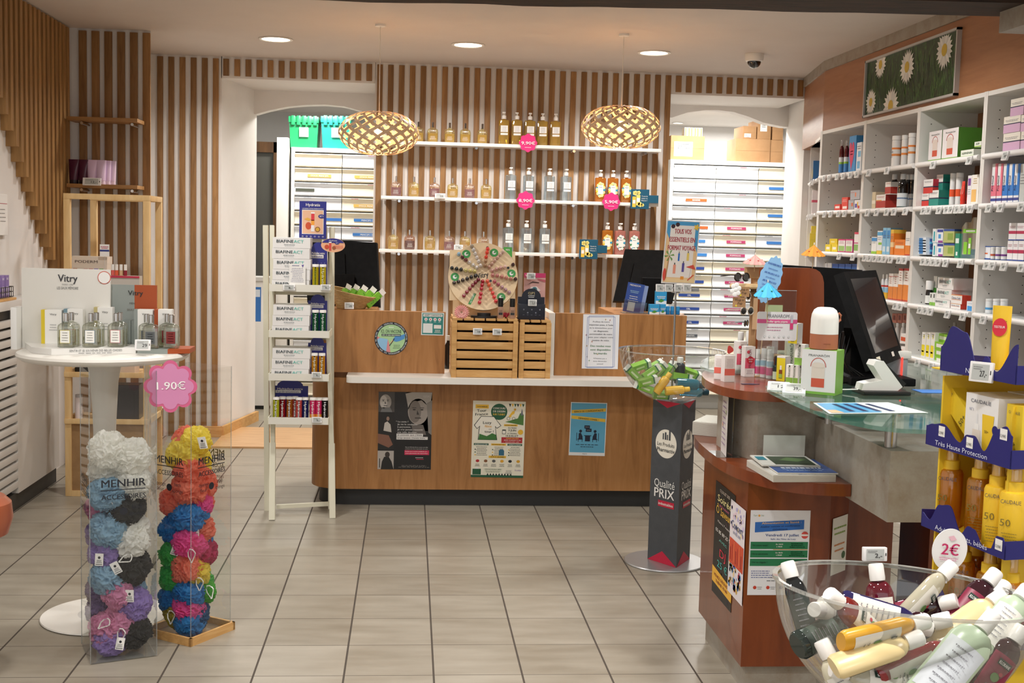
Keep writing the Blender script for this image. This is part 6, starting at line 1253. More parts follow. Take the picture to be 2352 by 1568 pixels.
def cbox(px0,px1,py0,py1,yy,dp,label,lab=None,z0=None):
    a=PY(px0,py1,yy);c_=PY(px1,py0,yy);z_=RC[2]+.001 if z0 is None else z0;w_=c_.x -a.x;H_=c_.z -z_
    b=MB().box(-w_/2,0,0,w_/2,dp,H_,CBD,.003);pn=b.pan((-w_/2,-.0006,0),(1,0,0),(0,0,1),.001)
    if lab:x0_,y0_,x1_,y1_=lab;pn.r(w_*x0_,H_*y0_,w_*x1_,H_*y1_,PAPER).lines(w_*(x0_+x1_)/2,H_*(y1_ -.12),w_*(x1_ -x0_)*.7,3,H_*.08,mat('#555'),H_*.03,seed=int(px0))
    pn.r(0,H_*.485,w_,H_*.49,mat('#7f5f3e'));one(b,'cardboard_box',label,'cardboard box',((a.x+c_.x)/2,yy,z_));return z_+H_
z_=cbox(1553,1619,313,0,10.34,.3,'brown cardboard box with a white label, left on the right drawer cabinet',(.1,.15,.65,.75))
for i in range(3):
    a=PY(1573+14*i,300,10.38);one(carton(.05,.075,.1,'#f0eede',[(.05,.95,'#e8d23a',.1,.3),(.05,.95,'#e8d23a',.7,.9)]),'medicine_box',f'white box with yellow stripes, {pos(i, 3)} of three on the labelled cardboard box','box',(a.x+.025,10.44,z_),0,'yellow striped boxes')
z1_=cbox(1704,1770,320,0,10.36,.3,'large cardboard box at the bottom of the stack on the right cabinet',None)
cbox(1706,1738,290,320,10.37,.3,'leaning cardboard box with labels, upper left of the stack',(.1,.1,.6,.4),z1_+.001);cbox(1739,1772,276,320,10.37,.3,'cardboard box with a barcode label, top middle of the stack',(.2,.4,.7,.9),z1_+.001)
z2_=cbox(1772,1800,322,0,10.37,.3,'cardboard box at the right end of the lower row',None);cbox(1774,1800,280,320,10.37,.3,'cardboard box at the upper right of the stack',None,z2_+.001)
# ================================================================ ladder display contents
for (lv,px0,px1,tops,L) in [(0,626,712,(548,573,597,621,645),'top tray'),(1,627,712,(696,720,744),'second tray'),(2,626,713,(797,821,845),'third tray')]:
    yy=LY -.075;a=PY(px0,600,yy);c_=PY(px1,600,yy);n_=len(tops);h_=.0535
    for i in range(n_):
        tb=carton(c_.x -a.x,h_ -.001,.15,'#efedea',deco=bia);one(tb,'cream_box',f'cream box with dark and mint lettering, {["lowest", "second from bottom", "third from bottom", "fourth from bottom", "topmost"][i] if i < n_ - 1 else "topmost"} on the ladder’s {L}','box',((a.x+c_.x)/2+.003*((i*7)%3 -1),yy+.078,TRZ[lv]+.001+i*h_),0,'cream boxes on the ladder stand')
def fizz(px,lv,c1,c2,label,tcol='#f4f4f4',dy=0.,h=.135,txt='Hydratis'):
    p=PY(px,700,LY -.05+dy);t=thing('effervescent_tube',label,'tube',(p.x,LY -.05+dy,TRZ[lv]+.001),0,'hydration tubes on the ladder stand')
    MB().lathe([(.0155,0),(.016,.002),(.016,h*(.35 if c2 else .9))],mat(c2 or c1,.3),18).lathe([(.016,h*.35 if c2 else h*.1),(.016,h*.9)],mat(c1,.3),18,closed=False).build('tube_body',t)
    MB().lathe([(.0172,h*.9),(.0172,h -.002),(.016,h)],WHT,18).build('cap',t)
    q=MB();q.pan((0,-.0168,h*.84),(1,0,0),(0,0,1)).t(txt,-.004,0,.011,mat(tcol),w=h*.62,bold=True,al='l',rot=-math.pi/2).d(.0,-h*.74,.007,PAPER,3,n=10);q.build('printed_label',t,smooth=False)
for i,px in enumerate((724,741)):
    fizz(px,0,'#ead82a',None,f'bright yellow tube, {["left", "right"][i]} of two on the top tray','#8a9a2a' if i==0 else '#f7f3c0')
    fizz(px+1,1,'#1f6e45',None,f'dark green tube, {["left", "right"][i]} of two on the second tray','#e4f0e8')
    fizz(px,2,'#e8a423',None,f'golden yellow tube, {["left", "right"][i]} of two on the third tray','#f9efd0')
for i,(px,c1,c2,cn_,dy) in enumerate([(636,'#d9dc2e',None,'lime yellow',0),(651,'#b8202c',None,'crimson',.02),(667,'#cf7a2a',None,'amber',.02),(680,'#d4564a',None,'brick red',.03),(689,'#e8605c',None,'salmon red',0),(704,'#24357f',None,'navy blue',.005),(721,'#c4285c','#e8963a','magenta and orange',.0),(735,'#c4285c','#e8963a','magenta and orange',.0),(749,'#1c1c1c',None,'black',.0)]):
    fizz(px,3,c1,c2,f'{cn_} tube, {pos(i, 9)} of nine on the ladder’s lowest tray',dy=dy,h=.13)
IND=mat('#2c2f86',.4)
# Hydratis poster on top and cards
a=PY(687,547,6.36);c_=PY(750,463,6.36);w,h=c_.x -a.x,c_.z -a.z
b=at((a.x,6.36,a.z));b.box(0,0,0,w,.003,h,IND);b.box(w*.1,.003,-.06,w*.16,.006,.05,CRM).box(w*.84,.003,-.06,w*.9,.006,.05,CRM);pn=b.pan((0,-.0002,0),(1,0,0),(0,0,1))
pn.t('Hydratis',w*.5,h*.87,h*.075,PAPER,w=w*.52,bold=True).t('OPTIMISEZ VOTRE HYDRATATION !',w*.5,h*.79,h*.025,PAPER,w=w*.78,bold=True).r(w*.1,h*.12,w*.9,h*.77,PAPER).r(w*.12,h*.135,w*.88,h*.755,mat('#e8b896'),2)
pn.r(w*.44,h*.19,w*.56,h*.36,mat('#e8e4e4'),4).r(w*.44,h*.3,w*.56,h*.5,mat('#f0a23a'),3).r(w*.44,h*.48,w*.56,h*.67,mat('#d93a44'),3).r(w*.43,h*.67,w*.57,h*.71,PAPER,3).d(w*.34,h*.34,w*.11,mat('#c9502e'),3,ry=h*.1).d(w*.68,h*.25,w*.1,mat('#8a5a34'),3).d(w*.68,h*.25,w*.07,mat('#d9a83a'),4).poly([(w*.18,h*.52),(w*.36,h*.47),(w*.44,h*.52),(w*.3,h*.56)],mat('#e8b04a'),4).d(w*.82,h*.6,w*.12,IND,4,ry=h*.055).t('N°1',w*.82,h*.58,h*.045,PAPER,l=6,bold=True)
for i in range(6):pn.d(w*(.13+.15*i),h*.055,w*.03,PAPER,2,n=10).d(w*(.13+.15*i),h*.055,w*.02,IND,3,n=10)
tag(b.build('advert_board',smooth=False),'indigo poster with mango and passion fruit on top of the ladder stand','sign')
c_=PY(765,563,6.17);kk=6.17/F;b=at(c_);b.prism([(27*kk*math.cos(a),16*kk*math.sin(a)) for a in [k*.196 for k in range(32)]],-.001,.001,mat('#eeb48c',.4),'y');pn=b.pan((0,-.0013,0),(1,0,0),(0,0,1))
pn.poly([(26.5*kk*math.cos(a),15.5*kk*math.sin(a)) for a in [math.radians(q) for q in range(20,161,10)]],IND).t('Hydratis',0,9*kk,3*kk,PAPER,w=18*kk).r(-9*kk,-12*kk,-4*kk,6*kk,mat('#dd4a44'),2).r(-9.5*kk,5*kk,-3.5*kk,7.5*kk,PAPER,3).d(-14*kk,-4*kk,5*kk,mat('#c9502e'),2).d(2*kk,-6*kk,4*kk,mat('#9a5f38'),2).d(9*kk,5*kk,5*kk,IND,2,ry=3*kk).t('N°1',9*kk,4*kk,2.4*kk,PAPER,l=6,bold=True).t('MANGUE',12*kk,-3*kk,2.6*kk,mat('#e0503a'),w=20*kk,bold=True).t('PASSION',12*kk,-7*kk,2.6*kk,mat('#e0503a'),w=20*kk,bold=True)
b.cyl((-4*kk,.002,-6*kk),(-14*kk,.10,-10*kk),.0015,PAPER,seg=5);tag(b.build('shelf_talker',smooth=False),'oval orange and indigo sign sticking out at the right of the ladder stand','sign')
for (x0_,y0_,x1_,y1_,lv,tx_,L) in [(709,556,752,660,0,1,'indigo card with white lettering behind the yellow tubes'),(707,676,752,760,1,0,'indigo card with a rounded top behind the green tubes'),(707,773,750,858,2,1,'indigo card behind the golden tubes on the third tray'),(624,872,708,958,3,1,'wide indigo card behind the row of nine tubes')]:
    yy=6.305 if lv != 3 else 6.32;a=PY(x0_,y1_,yy);c_=PY(x1_,y0_,yy);w,h=c_.x -a.x,c_.z -TRZ[lv];b=at((a.x,yy,TRZ[lv]+.001));b.box(0,0,0,w,.002,h*.84,IND);b.prism([(w*.5+w*.36*math.cos(q),h*.84+h*.15*math.sin(q)) for q in [k*.314 for k in range(11)]],0,.002,IND,'y');pn=b.pan((0,-.0002,0),(1,0,0),(0,0,1))
    k_=.8 if lv==3 else 1;pn.t('Multipliez votre',w*.5,h*.74,h*.05,PAPER,w=w*.7,bold=True).r(w*.1,h*.66,w*.8,h*.73,PAPER,2).t('hydratation.',w*.45,h*.675,h*.04,IND,w=w*.62,bold=True,l=4)
    for i in range(5):pn.d(w*(.14+.18*i),h*.56,w*.025,mat('#8a8fd0'),2,n=8)
    tag(b.build('backing_card',smooth=False),L,'sign')
for (px,py,L,tx_) in [(664,660,'white price tag at the left of the top ladder tray','8,-'),(748,660,'white price tag at the right of the top ladder tray','9,-'),(727,861,'white price tag on the third ladder tray','9,-'),(728,964,'white price tag on the lowest ladder tray','9,-')]:esl(PY(px,py,LY -.095),0,L,None,tx_,.062 if px==664 else .05,.03,.1)
b,pn,w,h,done=sheet(664,606,702,656,'white A5 notice with small violet print leaning on the top tray boxes',cat='notice',name='notice_sheet',yy=LY -.082);pn.lines(w*.4,h*.9,w*.6,1,1,mat('#6a6a9a'),h*.03).lines(w*.5,h*.78,w*.8,9,h*.075,mat('#8f90b0'),h*.018);pn.poly([(w*.75,h*.95),(w*.9,h*.97),(w*.83,h*.83)],mat('#6a5aa8'),2);done()
# ================================================================ bistro table display
ZT_=1.0165
t=thing('perfume_display_tray','white perfume display with a tall back board reading Vitry on the bistro table','display stand',(-1.22,4.55,ZT_));O=-t.location
Yb=4.62;a=PY(50,700,Yb);c_=PY(253,700,Yb -.0);top=PY(150,617,Yb).z
at(O).box(a.x,Yb,ZT_,c_.x,Yb+.012,top,mat('#dddad2',.4),.001).build('back_board',t)
fy=4.40;zt_=.028
P_=[PZ(66,795,ZT_+.02),PZ(135,815,ZT_),PZ(316,790,ZT_)]
at(O).prism([(a.x+.01,Yb),(-1.345,4.45),(-1.26,4.395),(-.99,4.49),(-.985,Yb)],ZT_,ZT_+.022,mat('#e9e7e2',.35)).build('tray',t)
at(O).box(a.x -.022,Yb -.06,ZT_,a.x -.001,Yb+.03,ZT_+.155,mat('#e4e3df',.35),.001).build('side_wing',t)
q=at(O);pn=q.pan((a.x,Yb -.0005,ZT_),(1,0,0),(0,0,1));w,h=c_.x -a.x,top -ZT_
pn.t('Vitry',w*.52,h*.84,h*.09,mat('#3a3a3e'),w=w*.22,bold=True).t('PARIS 1795',w*.52,h*.795,h*.02,mat('#8a8a8a')).t('LES EAUX MÉMOIRE',w*.52,h*.745,h*.032,mat('#5a5a5a'),w=w*.24).d(w*.935,h*.9,w*.075,mat('#d0563f'),2,n=28).d(w*.935,h*.9,w*.067,PAPER,3,n=28).lines(w*.935,h*.92,w*.1,4,h*.03,mat('#555'),h*.008)
q.build('printed_board',t,smooth=False)
q=at(O);d_=Vector((-.99+1.26,4.49 -4.395,0));pn=q.pan((-1.26,4.395,ZT_),d_,(0,0,1));pn.t('SENTIR ET SE SOUVENIR DES BELLES CHOSES',.15,.010,.008,mat('#6a6a6a'),w=.18).lines(.15,.004,.16,1,1,mat('#999'),.002);q.build('front_lettering',t,smooth=False)
t=thing('mens_perfume_display','grey and rust perfume display with a back board behind it on the bistro table','display stand',(-.95,4.6,ZT_));O=-t.location
Y2=4.66;a=PY(255,700,Y2);m_=PY(309,700,Y2);c_=PY(360,700,Y2);tz=PY(300,654,Y2).z;GY,RU=mat('#8f9691',.4),mat('#a64a1d',.4)
at(O).box(a.x,Y2,ZT_,m_.x,Y2+.01,tz,GY).box(m_.x,Y2,ZT_,c_.x,Y2+.01,tz,RU).build('back_board',t)
q=at(O);q.pan((a.x,Y2 -.0005,ZT_),(1,0,0),(0,0,1)).t('Vitry',.09,(tz -ZT_)*.84,.018,mat('#2c2c2c'),w=.055,bold=True).t('MEN',.078,(tz -ZT_)*.7,.007,mat('#4a4a44')).t('EAUX DE PARFUM',.09,(tz -ZT_)*.6,.007,mat('#5a4a3c'),w=.06);q.build('printed_board',t,smooth=False)
a1,a2,a3=PY(340,800,4.5),PY(385,795,4.5),PY(435,788,4.52)
at(O).prism([(-.985,4.50),(a2.x,4.50),(a2.x,4.64),(-.985,4.64)],ZT_,ZT_+.017,GY).prism([(a2.x,4.50),(a3.x,4.53),(a3.x,4.64),(a2.x,4.64)],ZT_,ZT_+.017,RU).build('tray',t)
def vit(px,py_,yy,lc,label,z0,h=.090,w=.058,frame='#888'):
    p=PY(px,py_,yy);t=thing('perfume_bottle',label,'perfume',(p.x,yy,z0),0,'clear perfume bottles on the bistro table')
    MB().lathe([(w*.42,0),(w/2,.003),(w/2,h*.8),(w*.46,h*.9),(w*.3,h*.97),(.009,h),(.009,h+.006)],clear('#eef0ea',.13,.04),24,sy=.5,p=5).build('glass',t)
    MB().lathe([(w*.43,.006),(w*.43,h*.7)],clear('#e6e4cc',.04,.12),20,sy=.42,p=5).build('liquid',t)
    MB().lathe([(.0105,h+.004),(.0108,h+.032),(.009,h+.034)],CHROME,18).build('cap',t)
    q=MB();pn=q.pan((-w*.3,-w*.25 -.0012,h*.18),(1,0,0),(0,0,1));pn.r(0,0,w*.6,h*.52,mat(frame)).r(w*.02,h*.015,w*.58,h*.505,mat(lc),2).lines(w*.3,h*.4,w*.4,4,h*.1,mat('#777' if lc=='#f0efe8' else '#ddd'),h*.025);q.build('label_plate',t,smooth=False)
zt2=ZT_+.0225
for i,(px,dy,fr,L) in enumerate([(152,4.455,'#d8c94a','clear square perfume bottle with a yellow-edged label, front left'),(164,4.50,'#c85a4a','clear perfume bottle just behind the yellow-labelled one'),(209,4.475,'#5f7f9a','clear square perfume bottle with a blue-edged label, front middle'),(221,4.52,'#c8a04a','clear perfume bottle just behind the blue-labelled one'),(267,4.50,'#c8506a','clear square perfume bottle with a pink-edged label, front right'),(275,4.545,'#999','clear perfume bottle just behind the pink-labelled one')]):vit(px,780,dy,'#f0efe8',L,zt2,frame=fr)
vit(347,770,4.52,'#55595a','clear perfume bottle with a dark grey label',ZT_+.0175);vit(337,770,4.56,'#55595a','clear perfume bottle behind the dark grey labelled one',ZT_+.0175);vit(394,768,4.545,'#7a2420','clear perfume bottle with a dark red label',ZT_+.0175);vit(384,768,4.585,'#7a2420','clear perfume bottle behind the dark red labelled one',ZT_+.0175)
for i,(x0_,x1_,top_,yy,sc_,L,zz) in enumerate([(103,141,712,4.575,'#d9c02a','white perfume box with a yellow side, left on the display tray',zt2),(155,190,710,4.58,'#6f8c98','white perfume box with a blue-grey side, second on the tray',zt2),(224,258,706,4.59,'#c0b27a','white perfume box with a khaki side, right on the tray',zt2),
        (316,350,711,4.59,'#8f9691','white perfume box with a grey side on the grey tray',ZT_+.0175),(363,395,711,4.60,'#a64a1d','white perfume box with a rust side on the rust tray',ZT_+.0175)]):
    p0=PY(x0_,750,yy);p1=PY(x1_,top_,yy);b=carton(p1.x -p0.x,p1.z -zz,.035,'#edebe5',(),[('Vitry',.85,.05,'#555',.4),('|',.55,3,'#aaa',.5)]);b.box(-(p1.x -p0.x)/2 -.0135,-.0175,0,-(p1.x -p0.x)/2 -.0002,.0175,p1.z -zz,mat(sc_,.45));one(b,'perfume_box',L,'box',((p0.x+p1.x)/2,yy+.018,zz),0,'perfume boxes')
for i,px in enumerate((287,297,306)):p0=PY(px,750,4.63);one(carton(.016,.093,.03,'#8f9691'),'perfume_box',f'slim grey perfume box edge, {pos(i, 3)} of three beside the grey-sided box','box',(p0.x,4.64,ZT_+.0175),0,'slim grey boxes')
esl(PY(328,794,4.43)+Vector((0,0,.003)),.1,'white price tag reading 29 on the bistro table edge',None,'29',.055,.04,.35)
# things on the rack behind
zr=1.012
p=PY(172,575,6.85);b=carton(.20,.29,.12,'#d9cbbb',[(.86,1,'#d9cbbb')],[('PODERM',.88,.05,'#5a4a44',.6,.45)]);pn=b.pan((-.1,-.0605,0),(1,0,0),(0,0,1))
for i,cc in enumerate(('#b98868','#d8cfc4','#d0a8a0','#cf8f90','#7f70c0','#6fb85a')):pn.r(.02+.028*i,.14,.042+.028*i,.225,mat(cc),2).r(.024+.028*i,.12,.038+.028*i,.14,PAPER,2).r(.027+.028*i,.17,.036+.028*i,.2,PAPER,3)
one(b,'nail_care_display','beige carton display with six coloured nail care bottles on the wooden rack','display box',(PY(208,600,6.85).x,6.86,zr))
p=PY(237,576,6.75);b=at((0,0,0));b.box(-.025,0,0,.025,.002,.065,PAPER);b.pan((-.025,-.0003,0),(1,0,0),(0,0,1)).r(.0,.026,.05,.036,mat('#2f3f8a')).lines(.025,.05,.04,2,.008,mat('#c04a6a'),.004);b.cyl((0,.001,.0),(0,.001,-.19),.001,clear('#e8e8e8',.1,.2),seg=5)
one(b,'card_tag','small white and blue card above the beige nail care display','sign',(p.x,6.78,p.z -.03))
for i,(px,cc,n_) in enumerate([(257,'#e0645a','salmon'),(266,'#e2603f','orange red'),(276,'#d8b48a','nude'),(286,'#8a1a2c','burgundy')]):
    t=thing('nail_polish_bottle',f'{n_} nail polish with a white cap behind the bistro display','nail polish',(PY(px,640,6.72).x,6.74,1.205),0,'polishes on the rack');MB().lathe([(.0095,0),(.0095,.028)],mat(cc,.15),14).build('glass_body',t);MB().lathe([(.0085,.0285),(.0085,.06)],WHT,14).build('cap',t)
tag(at((PY(278,660,6.72).x,6.74,zr)).box(-.09,-.03,0,.1,.04,.192,mat('#c9c2b8',.4)).box(-.09,-.035,.182,.1,-.03,.1925,mat('#c8304f')).build('polish_stand',smooth=False),'pale counter box with a crimson edge carrying four polishes on the rack','display box')
tag(at((PY(284,830,6.75).x,6.78,.6675)).box(-.075,-.06,0,.065,.06,.11,mat('#cdb9a5',.5)).build('beige_box',smooth=False),'beige carton on the upper tray of the wooden rack','box')
tag(at((PY(196,845,6.78).x,6.8,.6675)).box(-.05,-.05,0,.05,.05,.03,BLK,.004).build('black_case',smooth=False),'flat black case on the upper tray of the wooden rack','box')
tag(at((PY(272,930,6.8).x,6.82,.4125)).box(-.12,-.06,0,.12,.06,.19,mat('#2c2b33',.3),.004).build('dark_carton',smooth=False),'dark grey carton on the lower tray of the wooden rack','box')
t=thing('white_can','white slim can on the lower tray of the wooden rack','bottle',(PY(181,930,6.76).x,6.76,.4125));MB().lathe([(.02,0),(.02,.12)],mat('#e6dcdc',.3),16).build('body',t);MB().lathe([(.019,.1205),(.019,.135)],mat('#b9b4b4',.3),16).build('cap',t)
# left cabinet top
zc=1.0905
p=PX(12,690,-2.02);b=at((0,0,0));b.box(-.07,-.12,0,.055,.12,.012,PINE,.002);one(b,'wooden_board','small wooden board under the wire basket on the white cabinet','tray',(-2.03,6.18,zc))
t=thing('wire_basket','black wire basket with lilac boxes at the left picture edge','basket',(-2.03,6.18,zc+.0125));b=MB()
for z_ in (.005,.03,.055):b.tube([(-.06,-.1,z_),(.045,-.1,z_),(.045,.1,z_),(-.06,.1,z_)],.002,BLK,5,True)
for k in range(8):b.cyl((.045,-.1+k*.0286,.003),(.045,-.1+k*.0286,.057),.0016,BLK,seg=5)
b.build('wire_frame',t)
for i in range(3):one(carton(.055,.11,.035,'#8f78b8',[(.1,.5,'#d8cbe8',.2,.8)],[('DALE',.8,.1,'#efe8f8',.5)]),'lilac_box',f'lilac box in the wire basket, {pos(i, 3, "right", "left")} of three','box',(-2.02+.0,6.245 -i*.062,zc+.014),math.pi/2 ,'lilac boxes')
t=thing('red_lipstick','red lipstick tube at the left picture edge above the wire basket','lipstick',(-2.04,6.12,1.36));MB().lathe([(.013,0),(.013,.075)],mat('#b0182c',.3),14).build('body',t)
tag(at((-2.05,6.1,zc+.012)).box(-.045,-.06,.0,.03,.055,.255,mat('#c9c4bc',.4)).build('sample_stand',smooth=False),'pale sample stand behind the wire basket, at the left edge','display box')
esl((-2.015,6.12,1.325),math.pi/2,'white price tag below the red lipstick at the left picture edge',None,'31',.05,.03,.0)
o=PX(4,540,-2.09);b=at(o);b.box(0,-.14,0,.012,.06,.21,PAPER,.002);pn=b.pan((.0125,-.14,0),(0,1,0),(0,0,1));pn.r(.01,.16,.19,.163,mat('#c05a6a')).lines(.1,.13,.14,4,.02,mat('#999'),.004);tag(b.build('paper_holder',smooth=False),'white sheet in a clear holder on the left wall under the stair battens','notice')
# red-brown round stand cut by the left edge
t=thing('round_wood_stand','reddish round wooden stand cut off by the left picture edge','display stand',(PZ(-60,1140,.62).x,PZ(-60,1140,.62).y,0));MB().lathe([(.001,.62),(.09,.62),(.11,.60),(.115,.55),(.10,.50),(.05,.47),(.04,.3),(.04,.02),(.05,.015),(.05,0),(.001,0)][::-1],noisy('red-brown lacquer',[(.3,'#8f4a30'),(.7,'#a85c3e')],ns=4,rough=.3),40,closed=False).build('body',t)
# ================================================================ grey pillar stand with acrylic bowl
ACR=clear('#f4f6f5',.07,.02,.02);RIM=clear('#f0f4f2',.3,.25,.05)
SC=Vector((1.195,5.38,0));b0_,b1_,b2_=PZ(1553,1308),PZ(1487,1287),PZ(1582,1288)
t=thing('pillar_stand','dark grey square pillar stand with white lettering on a round metal foot','display stand',SC);O=-SC
MB().lathe([(.001,0),(.185,0),(.187,.004),(.183,.008),(.001,.009)],mat('#a9a9a9',.35,.6),56).build('foot',t)
f1=(b1_ -b0_);ln=f1.length;u1=f1/ln;u2=Vector((-u1.y,u1.x,0))*-1
if u2.x<0:u2=-u2
base=SC -(u1*ln/2+(b2_ -b0_).normalized()*ln/2);u2=(b2_ -b0_).normalized();base=b0_+Vector((0,0,0))
ln2=ln;HP=.752;DG=noisy('dark grey board',[(.3,'#45484c'),(.7,'#4c4f53')],ns=30,rough=.55)
Q=[base,base+u1*ln,base+u1*ln+u2*ln2,base+u2*ln2]
at(O).prism([(q.x,q.y) for q in Q][::-1],.009,HP,DG).build('pillar',t)
for (o_,u_,L_s) in ((base+u1*ln,-u1,ln),(base,u2,ln2)):
    q=at(O);pn=q.pan(o_+Vector((0,0,.009)),u_,(0,0,1),.0006);H_=HP -.009;W_=L_s;CRD=mat('#c4203f',.45)
    pn.poly([(0,0),(W_,0),(W_*.5,H_*.075)],CRD).poly([(0,H_),(W_*.06,H_),(W_*.5,H_*.96),(W_*.94,H_),(W_,H_)][::-1],CRD).d(W_*.5,H_*.74,W_*.36,mat('#e9e4d6'),1,n=36)
    for k,(hh,ww) in enumerate(((.028,.008),(.034,.01),(.024,.008),(.045,.011))):pn.r(W_*.38+k*W_*.07,H_*.765,W_*.38+k*W_*.07+ww,H_*.765+hh,DG,2)
    pn.t('Les Produits',W_*.5,H_*.725,.017,mat('#3a3a3a'),w=W_*.58).t('Pharmactiv',W_*.5,H_*.69,.018,mat('#3a3a3a'),w=W_*.6,bold=True).t('Qualité',W_*.5,H_*.47,.036,mat('#e8e8e4'),w=W_*.7).t('PRIX',W_*.5,H_*.405,.042,PAPER,w=W_*.68,bold=True).r(W_*.3,H_*.35,W_*.85,H_*.388,CRD,2).t('imbattables',W_*.57,H_*.361,.013,PAPER,w=W_*.5,bold=True,l=4)
    q.build('lettering',t,smooth=False)
def bowl(parent,R,m,rim,dp=1.0):
    pr=[(R*math.sin(a),-R*dp*math.cos(a)) for a in [k*math.pi/2/16 for k in range(17)]]
    MB().lathe([(max(r,.001),z) for r,z in pr],m,72,closed=False).build('bowl',parent)
    MB().lathe([(R -.003,-.004),(R+.006,-.002),(R+.006,.003),(R -.003,.002)],rim,72,closed=False).build('rim',parent)
BC=PY(1545,805,5.35);RB=123*5.35/F
t=thing('acrylic_bowl','clear hemispherical bowl on the grey pillar, full of small green boxes','bowl',(BC.x,5.36,BC.z));bowl(t,RB,ACR,RIM)
# sign on a pole rising from the bowl
t=thing('sign_pole','thin metal pole with a price rail rising out of the bowl on the pillar','sign holder',(1.195,5.36,BC.z -RB+.012));z1_=PY(1553,668,5.36).z -t.location.z
MB().cyl((0,0,0),(0,0,z1_),.005,STEEL,seg=12).build('pole',t);MB().box(-.085,-.012,z1_,.105,.012,z1_+.014,mat('#9a9c9c',.4),.002).lathe([(.02,-.0),(.02,.01)],STEEL,16,c=(0,0,z1_ -.008)).build('rail',t)
for i,px in enumerate((1516,1536,1558,1578)):esl(PY(px,661,5.335),0,f'white price tag, {pos(i, 4)} of four on the rail under the travel poster','price tags under the travel poster',['6,-','6,-','4,-','5,-'][i],.038,.034,.15)
TLp,TRp,BLp,BRp=PY(1532,504,5.35),PY(1609,508,5.37),PY(1519,650,5.35),PY(1598,657,5.37)
b=MB();slab(b,TLp,TRp,BLp,.004,mat('#e6e4e2',.3));uu=(TRp -TLp);vv=(TLp -BLp);w,h=uu.length,vv.length;pn=b.pan(BLp,uu,vv,.0005)
pn.r(w*.03,h*.02,w*.97,h*.98,mat('#4a9ed0')).poly([(w*.03,h*.02),(w*.97,h*.02),(w*.97,h*.5),(w*.9,h*.6),(w*.12,h*.7),(w*.03,h*.8)],mat('#ecc795'),2).r(w*.13,h*.1,w*.87,h*.92,mat('#efe8e0'),3).r(w*.13,h*.02,w*.97,h*.08,mat('#eccf9c'),3)
for i,(s_,wd_) in enumerate((('TOUS VOS',.5),('ESSENTIELS EN',.76),('FORMAT VOYAGE',.82))):pn.t(s_,w*.5,h*(.79 -.13*i),h*.075,mat('#b03a4a'),w=w*wd_,bold=True,l=6)
for (x_,y_,ww,hh,c_) in ((.42,.36,.05,.12,'#2f6fc0'),(.68,.37,.07,.12,'#ecd06a'),(.3,.16,.08,.14,'#ec9a80'),(.56,.19,.07,.14,'#5a4f9a')):pn.r(w*x_,h*y_,w*(x_+ww),h*(y_+hh),mat(c_),5).r(w*(x_+ww*.3),h*(y_+hh),w*(x_+ww*.7),h*(y_+hh+.03),mat('#555'),5)
for k in range(6):g=k*1.05;pn.poly([(w*.16,h*.44),(w*(.16+.15*math.cos(g)),h*(.44+.1*math.sin(g))),(w*(.16+.13*math.cos(g+.35)),h*(.44+.08*math.sin(g+.35)))],mat('#6a9a4a'),5)
pn.line([(w*.16,h*.44),(w*.1,h*.08)],w*.03,mat('#b98a5a'),5).d(w*.06,h*.14,w*.05,mat('#d9503f'),5,ry=h*.1).poly([(w*.68,h*.27),(w*.98,h*.23),(w*.9,h*.31)],mat('#d9503f'),5).line([(w*.84,h*.27),(w*.8,h*.08)],w*.012,mat('#c8b8a8'),5).line([(w*.76,h*.06),(w*.93,h*.15)],w*.03,mat('#d9573f'),5).r(w*.54,h*.07,w*.64,h*.12,mat('#eb9a3a'),5).d(w*.2,h*.9,w*.06,mat('#3a1f2a'),5).d(w*.33,h*.93,w*.06,mat('#3a1f2a'),5).burst(w*.9,h*.9,w*.07,mat('#f2c84a'),5,5,.3)
tag(b.build('travel_poster',smooth=False),'beach-themed framed sign reading TOUS VOS ESSENTIELS EN FORMAT VOYAGE above the grey pillar','sign')
def lay(obj,p_base,p_top,L=None,roll=0.):
    """aim an object's +Z from base to top"""
    d=(p_top -p_base);q=d.to_track_quat('Z','Y');obj.rotation_mode='QUATERNION';obj.rotation_quaternion=q @Matrix.Rotation(roll,3,'Z').to_quaternion();obj.location=p_base if L is None else p_top -d.normalized()*L
def lime(pn,w,h):pn.r(0,0,w,h,mat('#86bf3e')).r(0,h*.86,w,h,mat('#f0f0ea'),2).r(w*.1,h*.88,w*.8,h*.97,mat('#9aa8a0'),3).r(w*.35,h*.12,w*.42,h*.7,mat('#dcebb8'),4).r(w*.55,h*.2,w*.6,h*.6,mat('#dcebb8'),4).r(0,h*.8,w,h*.85,mat('#1f6a4a'),2)
k_=5.36/F
